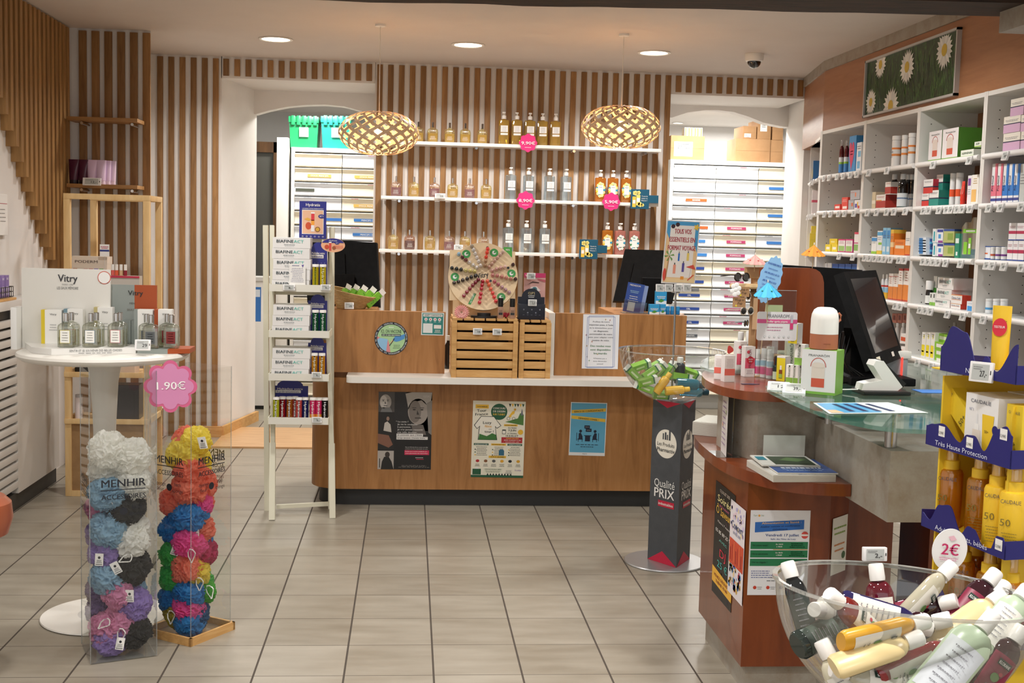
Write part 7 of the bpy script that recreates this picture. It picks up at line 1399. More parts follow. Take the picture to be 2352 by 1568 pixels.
for i,(x0_,y0_,x1_,y1_,dy,rl) in enumerate([(1470,873,1444,848,-.04,.3),(1452,846,1492,832,.02,.4),(1484,852,1528,827,.05,.2),(1478,866,1504,848,-.05,-.2),(1498,866,1520,842,-.02,.1),(1522,868,1540,845,.0,.5),(1540,872,1548,848,.06,.2),(1466,880,1520,866,-.09,.2),(1500,897,1470,886,-.08,0),(1545,862,1608,872,-.02,1.4),(1500,905,1556,908,-.05,.4),(1570,850,1592,858,.08,.5)]):
    ob=one(carton(.030,.088,.030,'#8cc444',deco=lime,side='#86be40').box(-.0153,-.0153,.074,.0153,.0153,.0885,'#eceee6').box(-.0152,-.0152,.067,.0152,.0152,.073,'#1f6a4a').box(-.0151,-.006,.015,.0151,.002,.055,'#dcebb8'),'small_green_box',f'small green box in the pillar bowl, {["at the far left", "upper left", "top middle with a white end", "left of centre, tilted", "centre left", "centre", "behind the centre", "low at the left with a white end", "lowest at the left", "flat on the blue bottles", "at the bottom", "behind at the right"][i]}','box',(0,0,0),0,'small boxes in the pillar bowl');lay(ob,PY(x0_,y0_,5.36+dy),PY(x1_,y1_,5.36+dy+.01),None,rl)
def mini(r,h,c,cc,nm,label,a,e,grp,dy=0.,clr=None):
    t=rbottle(r,h,clr or mat(c,.25),cc,name=nm,hc=h*.2,rc=r*.6,neck=.82);tag(t,label,'bottle',grp);lay(t,PY(*a,5.36+dy),PY(*e,5.36+dy));return t
mini(.02,.11,'#e8b52a','#f0c23a','yellow_tube','yellow tube in the pillar bowl, tilted upwards',(1506,902),(1534,864),'yellow tubes',-.08);mini(.02,.11,'#e8b52a','#f0c23a','yellow_tube','yellow tube in the pillar bowl, lying at the bottom',(1528,898),(1562,895),'yellow tubes',-.1)
TB=clear('#3f93a8',.08,.55)
mini(.024,.13,'#2f7a8c','#1c3f4c','blue_bottle','teal liquid bottle lying in the pillar bowl, upper one',(1554,880),(1612,884),'teal bottles',-.08,TB);mini(.024,.13,'#2f7a8c','#1c3f4c','blue_bottle','teal liquid bottle lying in the pillar bowl, lower one',(1562,897),(1610,900),'teal bottles',-.07,TB);mini(.024,.12,'#20343c','#f2f2ee','blue_bottle','dark bottle with a white cap standing at the back of the pillar bowl',(1560,880),(1562,836),None,.06)
# ================================================================ cherry checkout desk
t=thing('checkout_desk','cherry and concrete-look checkout desk with a curved shelf on the right','desk',(1.4,4.2,0));O=Vector((-1.4,-4.2,0));DSK=t
BX,BY=1.10,3.76
at(O).prism([(BX,BY),(1.375,BY),(1.47,3.85),(1.47,4.9),(1.35,4.9),(BX,4.34)],.10,.71,CHERRY).build('body',t)
at(O).prism([(BX+.025,BY+.03),(1.365,BY+.03),(1.46,3.88),(1.46,4.85),(1.37,4.85),(BX+.025,4.32)],0,.10,CONC).build('plinth',t)
at(O).prism([(1.471,3.93),(1.66,3.93),(1.66,4.6),(1.471,4.6)],0,.72,CHERRY).box(1.80,3.95,0,1.86,4.2,.72,CHERRY).box(1.661,4.3,0,1.799,4.32,.72,mat('#a9adc0',.5)).build('side_body',t)
def curve(P_,n=8):
    out=[]
    for i in range(len(P_)-1):
        p0,p1,p2,p3=P_[max(i -1,0)],P_[i],P_[i+1],P_[min(i+2,len(P_)-1)]
        for k in range(n):
            u=k/n;out.append(tuple(.5*(2*p1[j]+(p2[j]-p0[j])*u+(2*p0[j]-5*p1[j]+4*p2[j]-p3[j])*u*u+(3*p1[j]-p0[j]-3*p2[j]+p3[j])*u**3) for j in (0,1)))
    return out+[P_[-1]]
sh_=curve([(1.34,4.9),(1.22,4.77),(1.12,4.58),(1.068,4.36),(1.052,4.08),(1.068,3.85),(1.125,3.68),(1.22,3.58),(1.34,3.55)])+[(1.36,3.55),(1.36,4.9)]
at(O).prism(sh_,.712,.75,CHERRY).build('magazine_shelf',t)
at(O).prism([(1.165,3.907),(1.9,3.907),(1.9,4.9),(1.36,4.88),(1.11,4.22),(1.11,4.08)],.7505,.962,CONC).build('riser',t)
tp=curve([(1.36,4.85),(1.2,4.62),(1.095,4.4),(1.052,4.2),(1.05,4.02),(1.085,3.9),(1.14,3.845),(1.22,3.825),(1.34,3.83)])+[(1.9,3.83),(1.9,4.9),(1.36,4.9)]
at(O).prism(tp,.9625,.992,CHERRY).build('counter_top',t)
at(O).box(1.362,3.27,.70,1.95,3.906,.905,CONC,.001).build('drawer_box',t)
GL=noisy('green glass',[(.3,'#3f8f7c'),(.7,'#4a9a86')],ns=2,rough=.02);n_=GL.node_tree.nodes;b_=n_['Principled BSDF'];b_.inputs['Transmission Weight'].default_value=.0;b_.inputs['Alpha'].default_value=.38;b_.inputs['Coat Weight'].default_value=1;b_.inputs['Roughness'].default_value=.05
gp=curve([(1.36,4.72),(1.172,4.68),(1.10,4.3),(1.092,4.1),(1.125,3.95),(1.155,3.8),(1.13,3.52),(1.135,3.23),(1.17,3.07),(1.23,2.97),(1.33,2.94),(1.6,2.93),(1.9,3.1)],6)+[(2.0,3.6),(2.0,4.72)]
gp2=curve([(1.30,3.835),(1.155,3.8),(1.13,3.52),(1.135,3.23),(1.17,3.07),(1.23,2.97),(1.33,2.94),(1.6,2.93),(1.9,3.1)],6)+[(2.0,3.6),(2.0,4.6),(1.5,4.6),(1.5,3.9)]
at(O).prism(gp2,1.008,1.019,GL).build('glass_top',t)
gp3=curve([(1.5,4.86),(1.28,4.86),(1.172,4.70),(1.105,4.48),(1.10,4.36),(1.13,4.31),(1.22,4.33)],6)+[(1.3,4.4),(1.3,4.6)]
at(O).prism(gp3,1.0,1.01,GL).cyl((1.2,4.5,.993),(1.2,4.5,1.0),.012,STEEL).build('rear_glass',t)
at(O).cyl((1.385,3.33,.906),(1.385,3.33,1.007),.0175,STEEL,seg=20).cyl((1.7,3.35,.906),(1.7,3.35,1.007),.0175,STEEL,seg=20).cyl((1.35,3.75,.906),(1.35,3.75,1.007),.012,STEEL).build('glass_leg',t)
D4=4.45;pts=[PY(x,y,D4) for x,y in ((1733,613),(1858,615),(1870,618),(1879,624),(1885,634),(1888,648),(1888,880))];
o2=[(p.x,p.z) for p in pts[:6]]+[(pts[6].x -.0,.993),(pts[0].x,.993)]
at(O).prism(o2,D4 -.022,D4,CHERRY,'y').build('divider_panel',t)
# front and side posters of the desk
def spanel(pA,pB,zb,zt,off,col):
    """sheet on a vertical plane from pA to pB (left to right seen from the viewer)"""
    u=(Vector(pB)-Vector(pA));w=u.length;u.normalize();n_=u.cross(Vector((0,0,1)));o_=Vector(pA)+Vector((0,0,zb))+n_*off
    b=MB();b.add([o_,o_+u*w,o_+u*w+Vector((0,0,zt -zb)),o_+Vector((0,0,zt -zb)),o_ -n_*.0006,o_+u*w -n_*.0006,o_+u*w+Vector((0,0,zt -zb))-n_*.0006,o_+Vector((0,0,zt -zb))-n_*.0006],[(0,1,2,3),(7,6,5,4)],mat(col,.45))
    return b,b.pan(o_,u,(0,0,1),.0004),w,zt -zb
b,pn,w,h=spanel((BX,4.16,0),(BX,3.90,0),.235,.635,.001,'#1a1818')
for _ in range(60):x_,y_=rn_.uniform(.03,.95)*w,rn_.uniform(.02,.98)*h;pn.d(x_,y_,rn_.uniform(.003,.009),mat(rn_.choice(['#3a2430','#2c2a38','#4a2c1c','#243038']),.5),1,n=8)
for s_,v_,hh,c_,wd_ in (('12 JUILLET 2025',.93,.025,'#e8d8c8',.5),('Soirée',.84,.06,'#f0e2a0',.7),('Ô Saveurs',.73,.07,'#e8b84a',.8),('RESTAURANT',.8,.018,'#d06a8a',.5),('Menu à 7 mains',.655,.02,'#d8d0c8',.6),('03 85 89 25 92',.565,.03,'#f4f0e8',.8),('AVEC',.5,.02,'#6fc0b0',.4),('DJ',.37,.07,'#d8344a',.3),('25 €',.27,.06,'#4fb8b0',.5)):pn.t(s_,w*.5,h*v_,h*hh,mat(c_,.5),w=w*wd_,bold=True)
pn.poly([(0,h*.1),(w,h*.08),(w,h*.2),(0,h*.24)],mat('#ecb43a'),2).t('VENEZ DÉGUISÉS',w*.5,h*.165,h*.025,mat('#8a2a2a'),w=w*.8,bold=True,l=4).t('THÈME 70-80',w*.5,h*.12,h*.025,mat('#8a2a2a'),w=w*.6,bold=True,l=4);tag(b.build('event_poster',smooth=False),'dark party poster reading Soirée on the left side of the checkout desk','poster')
b,pn,w,h=spanel((BX,3.945,0),(BX,3.765,0),.30,.615,.0035,'#e9e2e6')
rn_=random.Random(8)
for _ in range(70):x_,y_=rn_.uniform(.05,.9)*w,rn_.uniform(.05,.38)*h;pn.d(x_,y_,rn_.uniform(.004,.012),mat(rn_.choice(['#c9a04a','#7f6fc0','#c85a6a','#e8d0a0','#5a8fc8','#e0dce8']),.5),1,n=7)
for _ in range(40):x_,y_=rn_.uniform(.05,.9)*w,rn_.uniform(.7,.95)*h;pn.d(x_,y_,rn_.uniform(.004,.01),mat(rn_.choice(['#cfc0e0','#e8c8d8','#b8b0d8','#ecd8b0']),.5),1,n=7)
pn.r(w*.03,h*.33,w*.97,h*.6,mat('#cf4a2c'),2).t('Concert',w*.5,h*.72,h*.08,mat('#3a4a7a'),w=w*.75,bold=True).t('ENTRÉE LIBRE',w*.5,h*.66,h*.03,mat('#4a5a8a'),w=w*.5)
for k in range(7):pn.r(w*(.1+.12*k),h*.36,w*(.14+.12*k),h*(.5+.04*(k%3)),mat(['#8a1f1a','#b0331f','#e87a4a'][k%3]),3)
tag(b.build('concert_poster',smooth=False),'colourful concert poster with a red band at the front corner of the desk','poster')
b,pn,w,h,done=sheet(1716,1172,1862,1366,'white health event poster with blue and green bands on the desk front',col='#eceef4',yy=BY -.0015)
pn.t('Terr',w*.08,h*.93,h*.018,mat('#7a9a6a')).t('Sol',w*.2,h*.93,h*.018,mat('#7a9a6a')).d(w*.145,h*.937,h*.013,mat('#e8a84a'),2).poly([(w*.08,h*.74),(w*.9,h*.78),(w*.9,h*.89),(w*.08,h*.86)],mat('#2a6cc0'),2).t('Alimentation et Santé :',w*.52,h*.845,h*.024,mat('#e8c07a'),w=w*.66,bold=True,rot=.04,l=4).t('Atelier cuisine et conférence',w*.5,h*.805,h*.02,mat('#1c3a70'),w=w*.66,bold=True,rot=.04,l=4).t('diététique',w*.5,h*.77,h*.02,mat('#1c3a70'),w=w*.25,bold=True,rot=.04,l=4)
pn.t('Vendredi 17 juillet',w*.54,h*.695,h*.03,mat('#23478f'),w=w*.56,bold=True).t('Salle des Fêtes de Luzy',w*.56,h*.655,h*.016,mat('#23478f'),w=w*.42,bold=True).d(w*.92,h*.71,w*.06,mat('#d8504a'),2).r(w*.86,h*.7,w*.98,h*.72,PAPER,3)
for i,(s1,s2,s3) in enumerate((('On cuisine santé !','De 16h30','à 18h00'),('On se questionne','De 18h30','à 20h00'),('On se régale !','',''))):y_=h*(.545 -.1*i);pn.r(w*.02,y_,w*.98,y_+h*.085,mat('#1f7a4f'),2).t(s1,w*.18,y_+h*.035,h*.018,mat('#123a2a'),w=w*.26,bold=True,l=4).t(s2,w*.5,y_+h*.05,h*.015,PAPER,l=4,bold=True).t(s3,w*.5,y_+h*.022,h*.015,PAPER,l=4,bold=True).lines(w*.8,y_+h*.06,w*.26,3,h*.02,mat('#c8b84a'),h*.008)
pn.r(w*.4,h*.535,w*.98,h*.542,mat('#d89a2a'),2).lines(w*.05,h*.28,w*.4,4,h*.025,mat('#6a74a8'),h*.009,'l').t('Prendre soin',w*.45,h*.2,h*.016,mat('#8a6a4a')).lines(w*.5,h*.165,w*.5,1,1,mat('#555'),h*.008)
for i,c_ in enumerate(('#c8402c','#c8402c','#2f4fa0','#5a5a5a')):pn.d(w*(.12+.22*i),h*.09,w*.03,mat(c_),2,n=10).lines(w*(.2+.22*i),h*.09,w*.08,2,h*.02,mat('#777'),h*.007)
done()
b,pn,w,h=spanel((1.386,3.771,0),(1.462,3.843,0),.40,.59,.004,'#eceae2');pn.lines(w*.5,h*.8,w*.85,2,h*.1,mat('#8fae5a'),h*.03).lines(w*.5,h*.5,w*.7,2,h*.1,mat('#d8905a'),h*.03).d(w*.8,h*.3,w*.12,mat('#4a6a4a'),2);tag(b.build('leaflet',smooth=False),'curling white leaflet with green and orange print beside the health poster','notice')
# magazines, white card, sign stand on the curved shelf
def mag(x,y,z,rz,w,d,th,face,label,deco=None):
    b=MB();b.box(-w/2,-d/2,0,w/2,d/2,th,mat('#dedad0',.6));
    for k in range(int(th/.003)):b.box(-w/2 -.0008,-d/2 -.0008,k*.003+.0005,w/2+.0008,d/2+.0008,k*.003+.0012,mat('#b8b4aa',.6))
    b.add([(-w/2,-d/2,th+.0004),(w/2,-d/2,th+.0004),(w/2,d/2,th+.0004),(-w/2,d/2,th+.0004)],[(0,1,2,3)],mat(face,.3))
    pn=b.pan((-w/2,-d/2,th+.0006),(1,0,0),(0,1,0),.0004)
    if deco:deco(pn,w,d)
    return one(b,'magazine',label,'magazine',(x,y,z),rz)
mag(1.215,3.70,.7505,.05,.20,.25,.022,'#cfccc4','thick white magazines at the bottom of the pile on the curved shelf',lambda pn,w,h:pn.lines(w*.6,h*.03,w*.5,1,1,mat('#3a4a7a'),h*.05))
mag(1.235,3.70,.7735,.0,.19,.23,.004,'#31528f','blue magazine in the middle of the pile on the curved shelf',lambda pn,w,h:pn.lines(w*.5,h*.6,w*.7,3,h*.16,mat('#d8e0ec'),h*.07).lines(w*.5,h*.2,w*.7,2,h*.08,mat('#8fa8d0'),h*.03))
mag(1.215,3.76,.7785,-.05,.185,.17,.004,'#dcdcd4','white-edged magazine with a dark green photo on top of the pile',lambda pn,w,h:pn.r(w*.25,h*.08,w*.95,h*.9,mat('#34422f'),1).r(w*.04,h*.5,w*.2,h*.85,mat('#2f7a8a'),1).poly([(w*.4,h*.5),(w*.7,h*.35),(w*.9,h*.6),(w*.6,h*.8)],mat('#4f6a3f'),2))
p0,p1=PY(1752,1055,3.88),PY(1850,1000,3.88);tag(at((p0.x,3.88,.7515)).box(0,0,0,p1.x -p0.x,.0015,p1.z -.7515,mat('#dfe3dc',.4)).build('blank_card',smooth=False),'blank white card standing behind the magazines on the curved shelf','card')
t=thing('sign_stand','clear upright leaflet stand seen edge-on at the left of the curved shelf','sign holder',(1.10,4.03,.7505));b=MB();b.add([(-.005,.07,.002),(-.02,-.06,.002),(-.02,-.06,.205),(-.005,.07,.205)],[(0,1,2,3)],mat('#dfd9d6',.35));b.build('sheet',t,smooth=False);q=MB();pn=q.pan((-.0065,.07,.0),(-.015,-.13,0),(0,0,1),.0006);pn.lines(.065,.18,.08,9,.018,mat('#8a6a9a'),.004).d(.03,.1,.008,mat('#e8b0a0'),1).d(.1,.15,.008,mat('#c8d8a0'),1);q.build('printed_text',t,smooth=False)
MB().box(-.002,-.062,.0,.0,.072,.21,clear('#f4f6f5',.1,.03)).box(-.05,-.06,0,.03,.07,.0015,clear('#f0f2f1',.12,.05)).build('acrylic_stand',t,smooth=False)
mag(1.165,4.5,.7505,-.5,.10,.2,.05,'#c9c9b8','stack of pale brochures at the far left end of the curved shelf')
# ---- behind: big black monitor and touch screen
TLa,TRa=PY(1795,608,4.75),PY(1978,620,4.6);BLa=TLa+Vector((0,0,-.34))
t=thing('monitor','large black monitor standing behind the cherry divider panel','monitor',(1.65,4.68,1.02));O2=-t.location;slab(at(O2),TLa,TRa,BLa,.035,MBK).build('panel',t);at(O2).box(1.5,4.55,1.0195,1.8,4.75,1.035,MBK).box(1.6,4.69,1.035,1.68,4.73,1.2,MBK).build('stand',t)
a_,b_,c_,d_=PY(1938,624,3.78),PY(2012,620,4.08),PY(2076,820,3.98),PY(2012,846,3.68)
t=thing('touch_screen','black point-of-sale touch screen tilted towards the cashier on the glass desk','screen',(1.5,3.8,1.02));O2=-t.location
b=at(O2);n_=(b_ -a_).cross(d_ -a_).normalized()
if n_.y<0:n_=-n_
v=[d_,c_,b_,a_];b.add(v+[q+n_*.035 for q in v],[(0,1,2,3),(7,6,5,4),(0,4,5,1),(1,5,6,2),(2,6,7,3),(3,7,4,0)],MBK);b.build('housing',t)
def lp(u,v_):return d_+(c_ -d_)*u+(a_ -d_)*v_*(1 -u)+(b_ -c_)*v_*u
q=at(O2 -n_*.0008);q.add([lp(.12,.14),lp(.93,.14),lp(.93,.92),lp(.12,.92)],[(0,1,2,3)],mat('#22242a',.12,0,0,1.));q.build('display',t,smooth=False)
q=at(O2 -n_*.0012);q.add([lp(.1,.05),lp(.22,.05),lp(.22,.1),lp(.1,.1)],[(0,1,2,3)],mat('#e8e0c8'));q.add([lp(.62,.05),lp(.7,.05),lp(.7,.1),lp(.62,.1)],[(0,1,2,3)],mat('#e8dcd0'));q.build('sticker',t,smooth=False)
m_=(a_+b_+c_+d_)/4
at(O2).bar(m_+n_*.06,(m_.x+.02,m_.y+.16,1.10),.09,.05,MBK).box(m_.x -.09,m_.y -.05,1.0195,m_.x+.13,m_.y+.26,1.045,MBK,.004).box(m_.x -.04,m_.y+.1,1.04,m_.x+.08,m_.y+.2,1.18,MBK,.004).build('stand',t)
b=at(O2)
for k in range(4):b.tube([(m_.x -.06 -.01*k,m_.y+.05+.02*k,1.18),(m_.x -.10,m_.y+.03*k,1.10),(m_.x -.06+.02*k,m_.y,1.03),(m_.x -.12,m_.y -.02,1.024)],.003,BLK,6)
b.build('cable',t)
# card terminal + scanner
p=PZ(2030,905,1.02);t=thing('card_terminal','white and black card terminal on a tilted cradle on the glass desk','payment terminal',(p.x,p.y+.02,1.0195))
MB().box(-.075,-.05,0,.075,.06,.012,BLK,.003).build('base_pad',t)
MB().prism([(-.075,.013),(.04,.013),(.055,.025),(-.01,.105),(-.035,.105),(-.042,.09),(-.01,.045),(-.07,.033)],-.03,.03,mat('#e9e7e2',.3),'y').build('cradle',t)
b=MB();b.bar((-.018,0,.1),(.062,0,.028),.052,.018,BLK);b.build('terminal',t);b=MB();b.add([(-.005,-.022,.1015),(-.005,.022,.1015),(.035,.022,.065),(.035,-.022,.065)],[(0,1,2,3)],mat('#3a3c3e',.1,0,0,1.));b.build('display',t,smooth=False)
MB().tube([(-.075,0,.012),(-.12,.02,.008),(-.16,.05,.02)],.0022,WHT,6).build('cable',t)
p=PY(2058,865,3.95);t=thing('scanner_dock','grey barcode scanner dock with a red light behind the card terminal','scanner',(p.x,3.95,1.0195));MB().box(-.055,0,.0,.04,.05,.10,mat('#8a8f92',.3),.006).box(-.06,-.003,.08,.05,.05,.105,mat('#dcd9d0',.35),.004).build('housing',t);MB().box(.015,-.004,.02,.02,-.002,.085,mat('#ff2a20',.4,0,3.)).build('red_light',t);MB().cyl((-.03,-.006,.02),(-.03,-.004,.02),.009,BLK).cyl((-.03,-.006,.08),(-.03,-.004,.08),.009,BLK).build('foot_pad',t)
b=at((p.x+.04,3.72,1.0198));b.box(-.07,-.05,0,.07,.03,.0015,mat('#3a7fd0',.4));tag(b.build('blue_leaflet',smooth=False),'blue leaflet lying on the glass by the card terminal','leaflet');b=at((p.x+.14,3.70,1.0198));b.box(-.05,-.04,0,.12,.05,.0012,PAPER);tag(b.build('white_leaflet',smooth=False),'white leaflets lying right of the blue one on the glass','leaflet')
# poster sheet on the glass
P_=[PZ(x,y,1.0205) for x,y in ((1850,925),(2125,946),(2040,921),(1885,905))];P_=[PZ(1868,925,1.0205),PZ(1905,950,1.0205),PZ(2132,948,1.0205),PZ(2040,924,1.0205)]
b=MB();b.add([q -Vector((0,0,.0003)) for q in P_]+[q+Vector((0,0,.0006)) for q in P_],[(3,2,1,0),(4,5,6,7),(0,1,5,4),(1,2,6,5),(2,3,7,6),(3,0,4,7)],mat('#dfe8e4',.3))
def lq(u,v_):return P_[0]*(1 -u)*(1 -v_)+P_[1]*(1 -u)*v_+P_[2]*u*v_+P_[3]*u*(1 -v_)+Vector((0,0,.001))
b.add([lq(.03,.05),lq(.03,.95),lq(.55,.95),lq(.55,.05)],[(0,1,2,3)],mat('#5aa3cf',.3))
for i in range(4):b.add([lq(.2+.14*i,.15)+Vector((0,0,.0004)),lq(.24+.14*i,.85)+Vector((0,0,.0004)),lq(.30+.14*i,.85)+Vector((0,0,.0004)),lq(.26+.14*i,.15)+Vector((0,0,.0004))],[(0,1,2,3)],mat('#1c2f5a',.4))
b.add([lq(.03,.7)+Vector((0,0,.0004)),lq(.03,.95)+Vector((0,0,.0004)),lq(.16,.95)+Vector((0,0,.0004)),lq(.12,.7)+Vector((0,0,.0004))],[(0,1,2,3)],mat('#e0b08a',.4));tag(b.build('flat_poster',smooth=False),'blue and cream poster lying under reflections on the glass desk','poster')
# ---- diffuser on its box
pb=PZ(1890,908,1.0195);t_=one(carton(.107,.137,.085,'#e9e6e6',deco=diff,side='#7fb04a'),'diffuser_box','white box picturing a terracotta and cream diffuser, on the glass desk edge','box',(pb.x+.016,pb.y+.06,1.0195),-.62)
t=thing('aroma_diffuser','white and terracotta aroma diffuser standing on its picture box','diffuser',(pb.x+.016,pb.y+.06,1.157));TER=mat('#b0694a',.5)
MB().lathe([(.040,0),(.043,.002),(.0425,.047)],TER,40).build('base',t);MB().lathe([(.0425,.0475),(.042,.092),(.040,.108),(.034,.121),(.024,.128),(.018,.129)],mat('#efece6',.4),40).build('shade',t);MB().tube([(.043,0,.085),(.049,0,.09),(.050,0,.105),(.043,0,.112)],.0035,TER,8).build('strap',t);MB().box(-.016,-.0435,.018,.006,-.0425,.0195,mat('#8a4a32',.5)).build('button',t)
# ---- things on the red counter top
zr=.9925
def onr(px,py):return PZ(px,py,zr)
def pink(pn,w,h):pn.r(0,h*.28,w,h*.62,mat('#e8607a')).t('PRANARÔM',w*.62,h*.3,w*.26,mat('#8a3a4a'),w=h*.6,al='l',rot=math.pi/2,l=3).d(w*.3,h*.82,w*.16,mat('#d84a5a'),2).lines(w*.5,h*.2,w*.7,3,h*.05,mat('#a08a90'),h*.015)
def coral(pn,w,h):pn.r(0,h*.25,w,h*.5,mat('#e87060')).lines(w*.5,h*.85,w*.8,7,h*.05,mat('#b8a0a0'),h*.015)
for (px,py,w_,h_,rz,dc,nm,L) in [(1658,872,.034,.085,-.5,coral,'small_cream_box','small white and coral box at the left edge of the red counter top'),(1676,878,.038,.092,.12,coral,'small_cream_box','small white and coral box in front, at the left of the red top'),(1703,859,.038,.12,.1,pink,'roll_on_box','slim white and pink box, leftmost of the pink products'),(1722,866,.038,.11,.15,pink,'roll_on_box','white and pink box with a red round sticker on the red counter top')]:
    p=onr(px,py);ob=one(carton(w_,h_,.034,'#f1ece8',deco=dc,side='#efe8e6'),nm,L,'box',(p.x,p.y+.03,zr),rz)
p=onr(1722,866);b=MB();b.pan((p.x -.004,p.y+.0115,zr+.06),(1,.15,0),(0,0,1)).d(.008,.0,.014,mat('#d42a3a'),1).t('PROMO',.008,.002,.004,PAPER,w=.018,bold=True).t('DUO',.008,-.006,.004,PAPER,bold=True);tag(b.build('round_promo_sticker',smooth=False),'red round sticker reading PROMO DUO on a pink box','sticker')
for i,(px,py,hh,yy_,L) in enumerate([(1743,866,.10,0,'white roll-on bottle beside the promo box'),(1757,868,.105,0,'white and pink roll-on bottle, left of the pair in front'),(1771,871,.105,0,'white and pink roll-on bottle, right of the pair in front'),(1702,838,.13,0,'white topped bottle behind the pink boxes, left'),(1720,836,.13,0,'white topped bottle behind the pink boxes, right')]):
    p=onr(px,py);place(rbottle(.0125,hh,'#f0edec','#f2f1ee',name='roll_on_bottle',hc=hh*.32,rc=.0115,neck=.8,bands=[(.12,.38,'#e0508a'),(.42,.6,'#a8d4e8')]),(p.x,p.y+.02,zr),L,'bottle',0,'white roll-on bottles')
WP=noisy('plywood',[(.3,'#c09a68'),(.7,'#d8b684')],ns=6,rough=.6)
p=onr(1778,868);t=thing('tiered_wooden_stand','small two-tier scalloped wooden stand on the red counter top','display stand',(p.x+.0,p.y+.06,zr));MB().prism([(.075*(1+.05*math.cos(9*a))*math.cos(a),.055*(1+.05*math.cos(9*a))*math.sin(a)) for a in [k*.131 for k in range(48)]],.001,.005,WP).build('lower_tier',t);MB().prism([(.05*(1+.05*math.cos(9*a))*math.cos(a),.04*(1+.05*math.cos(9*a))*math.sin(a)) for a in [k*.131 for k in range(48)]],.075,.079,WP).build('upper_tier',t);MB().cyl((0,0,.005),(0,0,.11),.003,STEEL).lathe([(.014,.0795),(.014,.108)],WHT,18).build('post',t)
LOC=t.location.copy()
YB_='#e8d52a'
def yl(pn,w,h):pn.r(w*.3,h*.1,w*.7,h*.45,mat('#8a4a24'),1).r(w*.3,h*.12,w*.7,h*.28,mat('#9fc05a'),2).r(w*.4,h*.45,w*.6,h*.62,PAPER,1).r(0,h*.93,w,h,mat('#f0efe8'))
def grn2(pn,w,h):pn.r(0,0,w,h*.35,mat('#8ab84a')).t('PRANARÔM',w*.62,h*.38,w*.3,mat('#4a5a3a'),w=h*.58,al='l',rot=math.pi/2,l=3).d(w*.5,h*.94,w*.1,mat('#3a3a3a'),2)
for (px,py,w_,h_,z0,fc,dc,sd,rz,dy,L) in [(1806,877,.035,.088,0,YB_,yl,'#dcd8d0',-.9,.02,'yellow box picturing a brown dropper bottle, lower one'),(1821,883,.026,.068,0,'#f0f0ea',grn2,'#f0f0ea',-.75,.0,'slim white and green box, front left of the green group'),(1833,884,.024,.068,0,'#f0f0ea',grn2,'#f0f0ea',-.75,.0,'slim white and green box, middle of the green group'),(1846,884,.024,.066,0,'#f0f0ea',grn2,'#e8eadf',-.75,.0,'slim white and green box beside the diffuser box'),
        (1842,846,.036,.072,.068,'#f0f0ea',grn2,'#e8eadf',-.75,.0,'white and green box stacked on the slim green ones'),(1828,788,.036,.070,.142,YB_,yl,'#cfcac4',-.9,.01,'yellow box picturing a brown dropper bottle, topmost one')]:
    p=onr(px,884 if z0 else py);one(carton(w_,h_,.032,fc,deco=dc,side=sd),'essential_oil_box',L,'box',(p.x,p.y+.02+dy,zr+z0),rz)
for k,(w_,h_) in enumerate(((.034,.14),)):p=onr(1826,872);one(carton(.036,.141,.03,'#e6ead2',deco=grn2),'essential_oil_box','tall pale green box behind the stacked green ones','box',(p.x,p.y+.065,zr),0)
p=onr(1813,860);b=MB();b.box(-.02,0,0,.035,.002,.085,mat('#dfe6cc',.4));b.pan((-.02,-.0003,0),(1,0,0),(0,0,1)).t('CITRONNELLE',.027,.07,.006,mat('#5a6a4a'),w=.045,bold=True).lines(.027,.055,.04,3,.012,mat('#c8b84a'),.003);one(b,'info_card','small pale green card about lemongrass behind the yellow box','sign',(p.x -.012,p.y+.055,zr+.03 -.03))
p=onr(1788,874);place(rbottle(.012,.085,mat('#20302a',.15),'#1c1c1c',name='spray_bottle',hc=.03,rc=.006,neck=.85,bands=[(.02,.35,'#c9d8b8')]),(p.x,p.y+.03,zr),'dark green spray bottle in front of the wooden stand','bottle')
# PRANAROM card on top of the stand
a=PY(1737,781,4.05);c_=PY(1832,717,4.05);w,h=c_.x -a.x,c_.z -a.z;b=at((a.x,4.05,a.z));b.prism(rrect(0,0,w,h,.008),-.001,.001,mat('#e6e3e4',.35),'y');pn=b.pan((0,-.0012,0),(1,0,0),(0,0,1),.0004)
pn.r(0,h*.6,w,h*.74,mat('#dd5a92')).t('PRANAROM',w*.52,h*.8,h*.12,mat('#6a6a72'),w=w*.54).t('Roller après piqure',w*.5,h*.63,h*.075,PAPER,w=w*.5,bold=True,l=4).lines(w*.25,h*.45,w*.4,2,h*.1,mat('#c07a9a'),h*.025,'l').r(w*.82,h*.4,w*.9,h*.62,mat('#d8407a'),4).r(w*.83,h*.62,w*.89,h*.9,mat('#c8c8d0'),4)
for i in range(6):pn.d(w*(.2+.12*i),h*.13,w*.025,mat('#9aa'),2,n=10).d(w*(.2+.12*i),h*.13,w*.019,mat('#e6e3e4'),3,n=10)
b.box(w*.4,.001,-(a.z -zr -.108) ,w*.55,.003,.0,clear('#eef0f0',.1,.1));tag(b.build('brand_card',smooth=False),'white and pink card headed PRANAROM standing over the small products','sign')
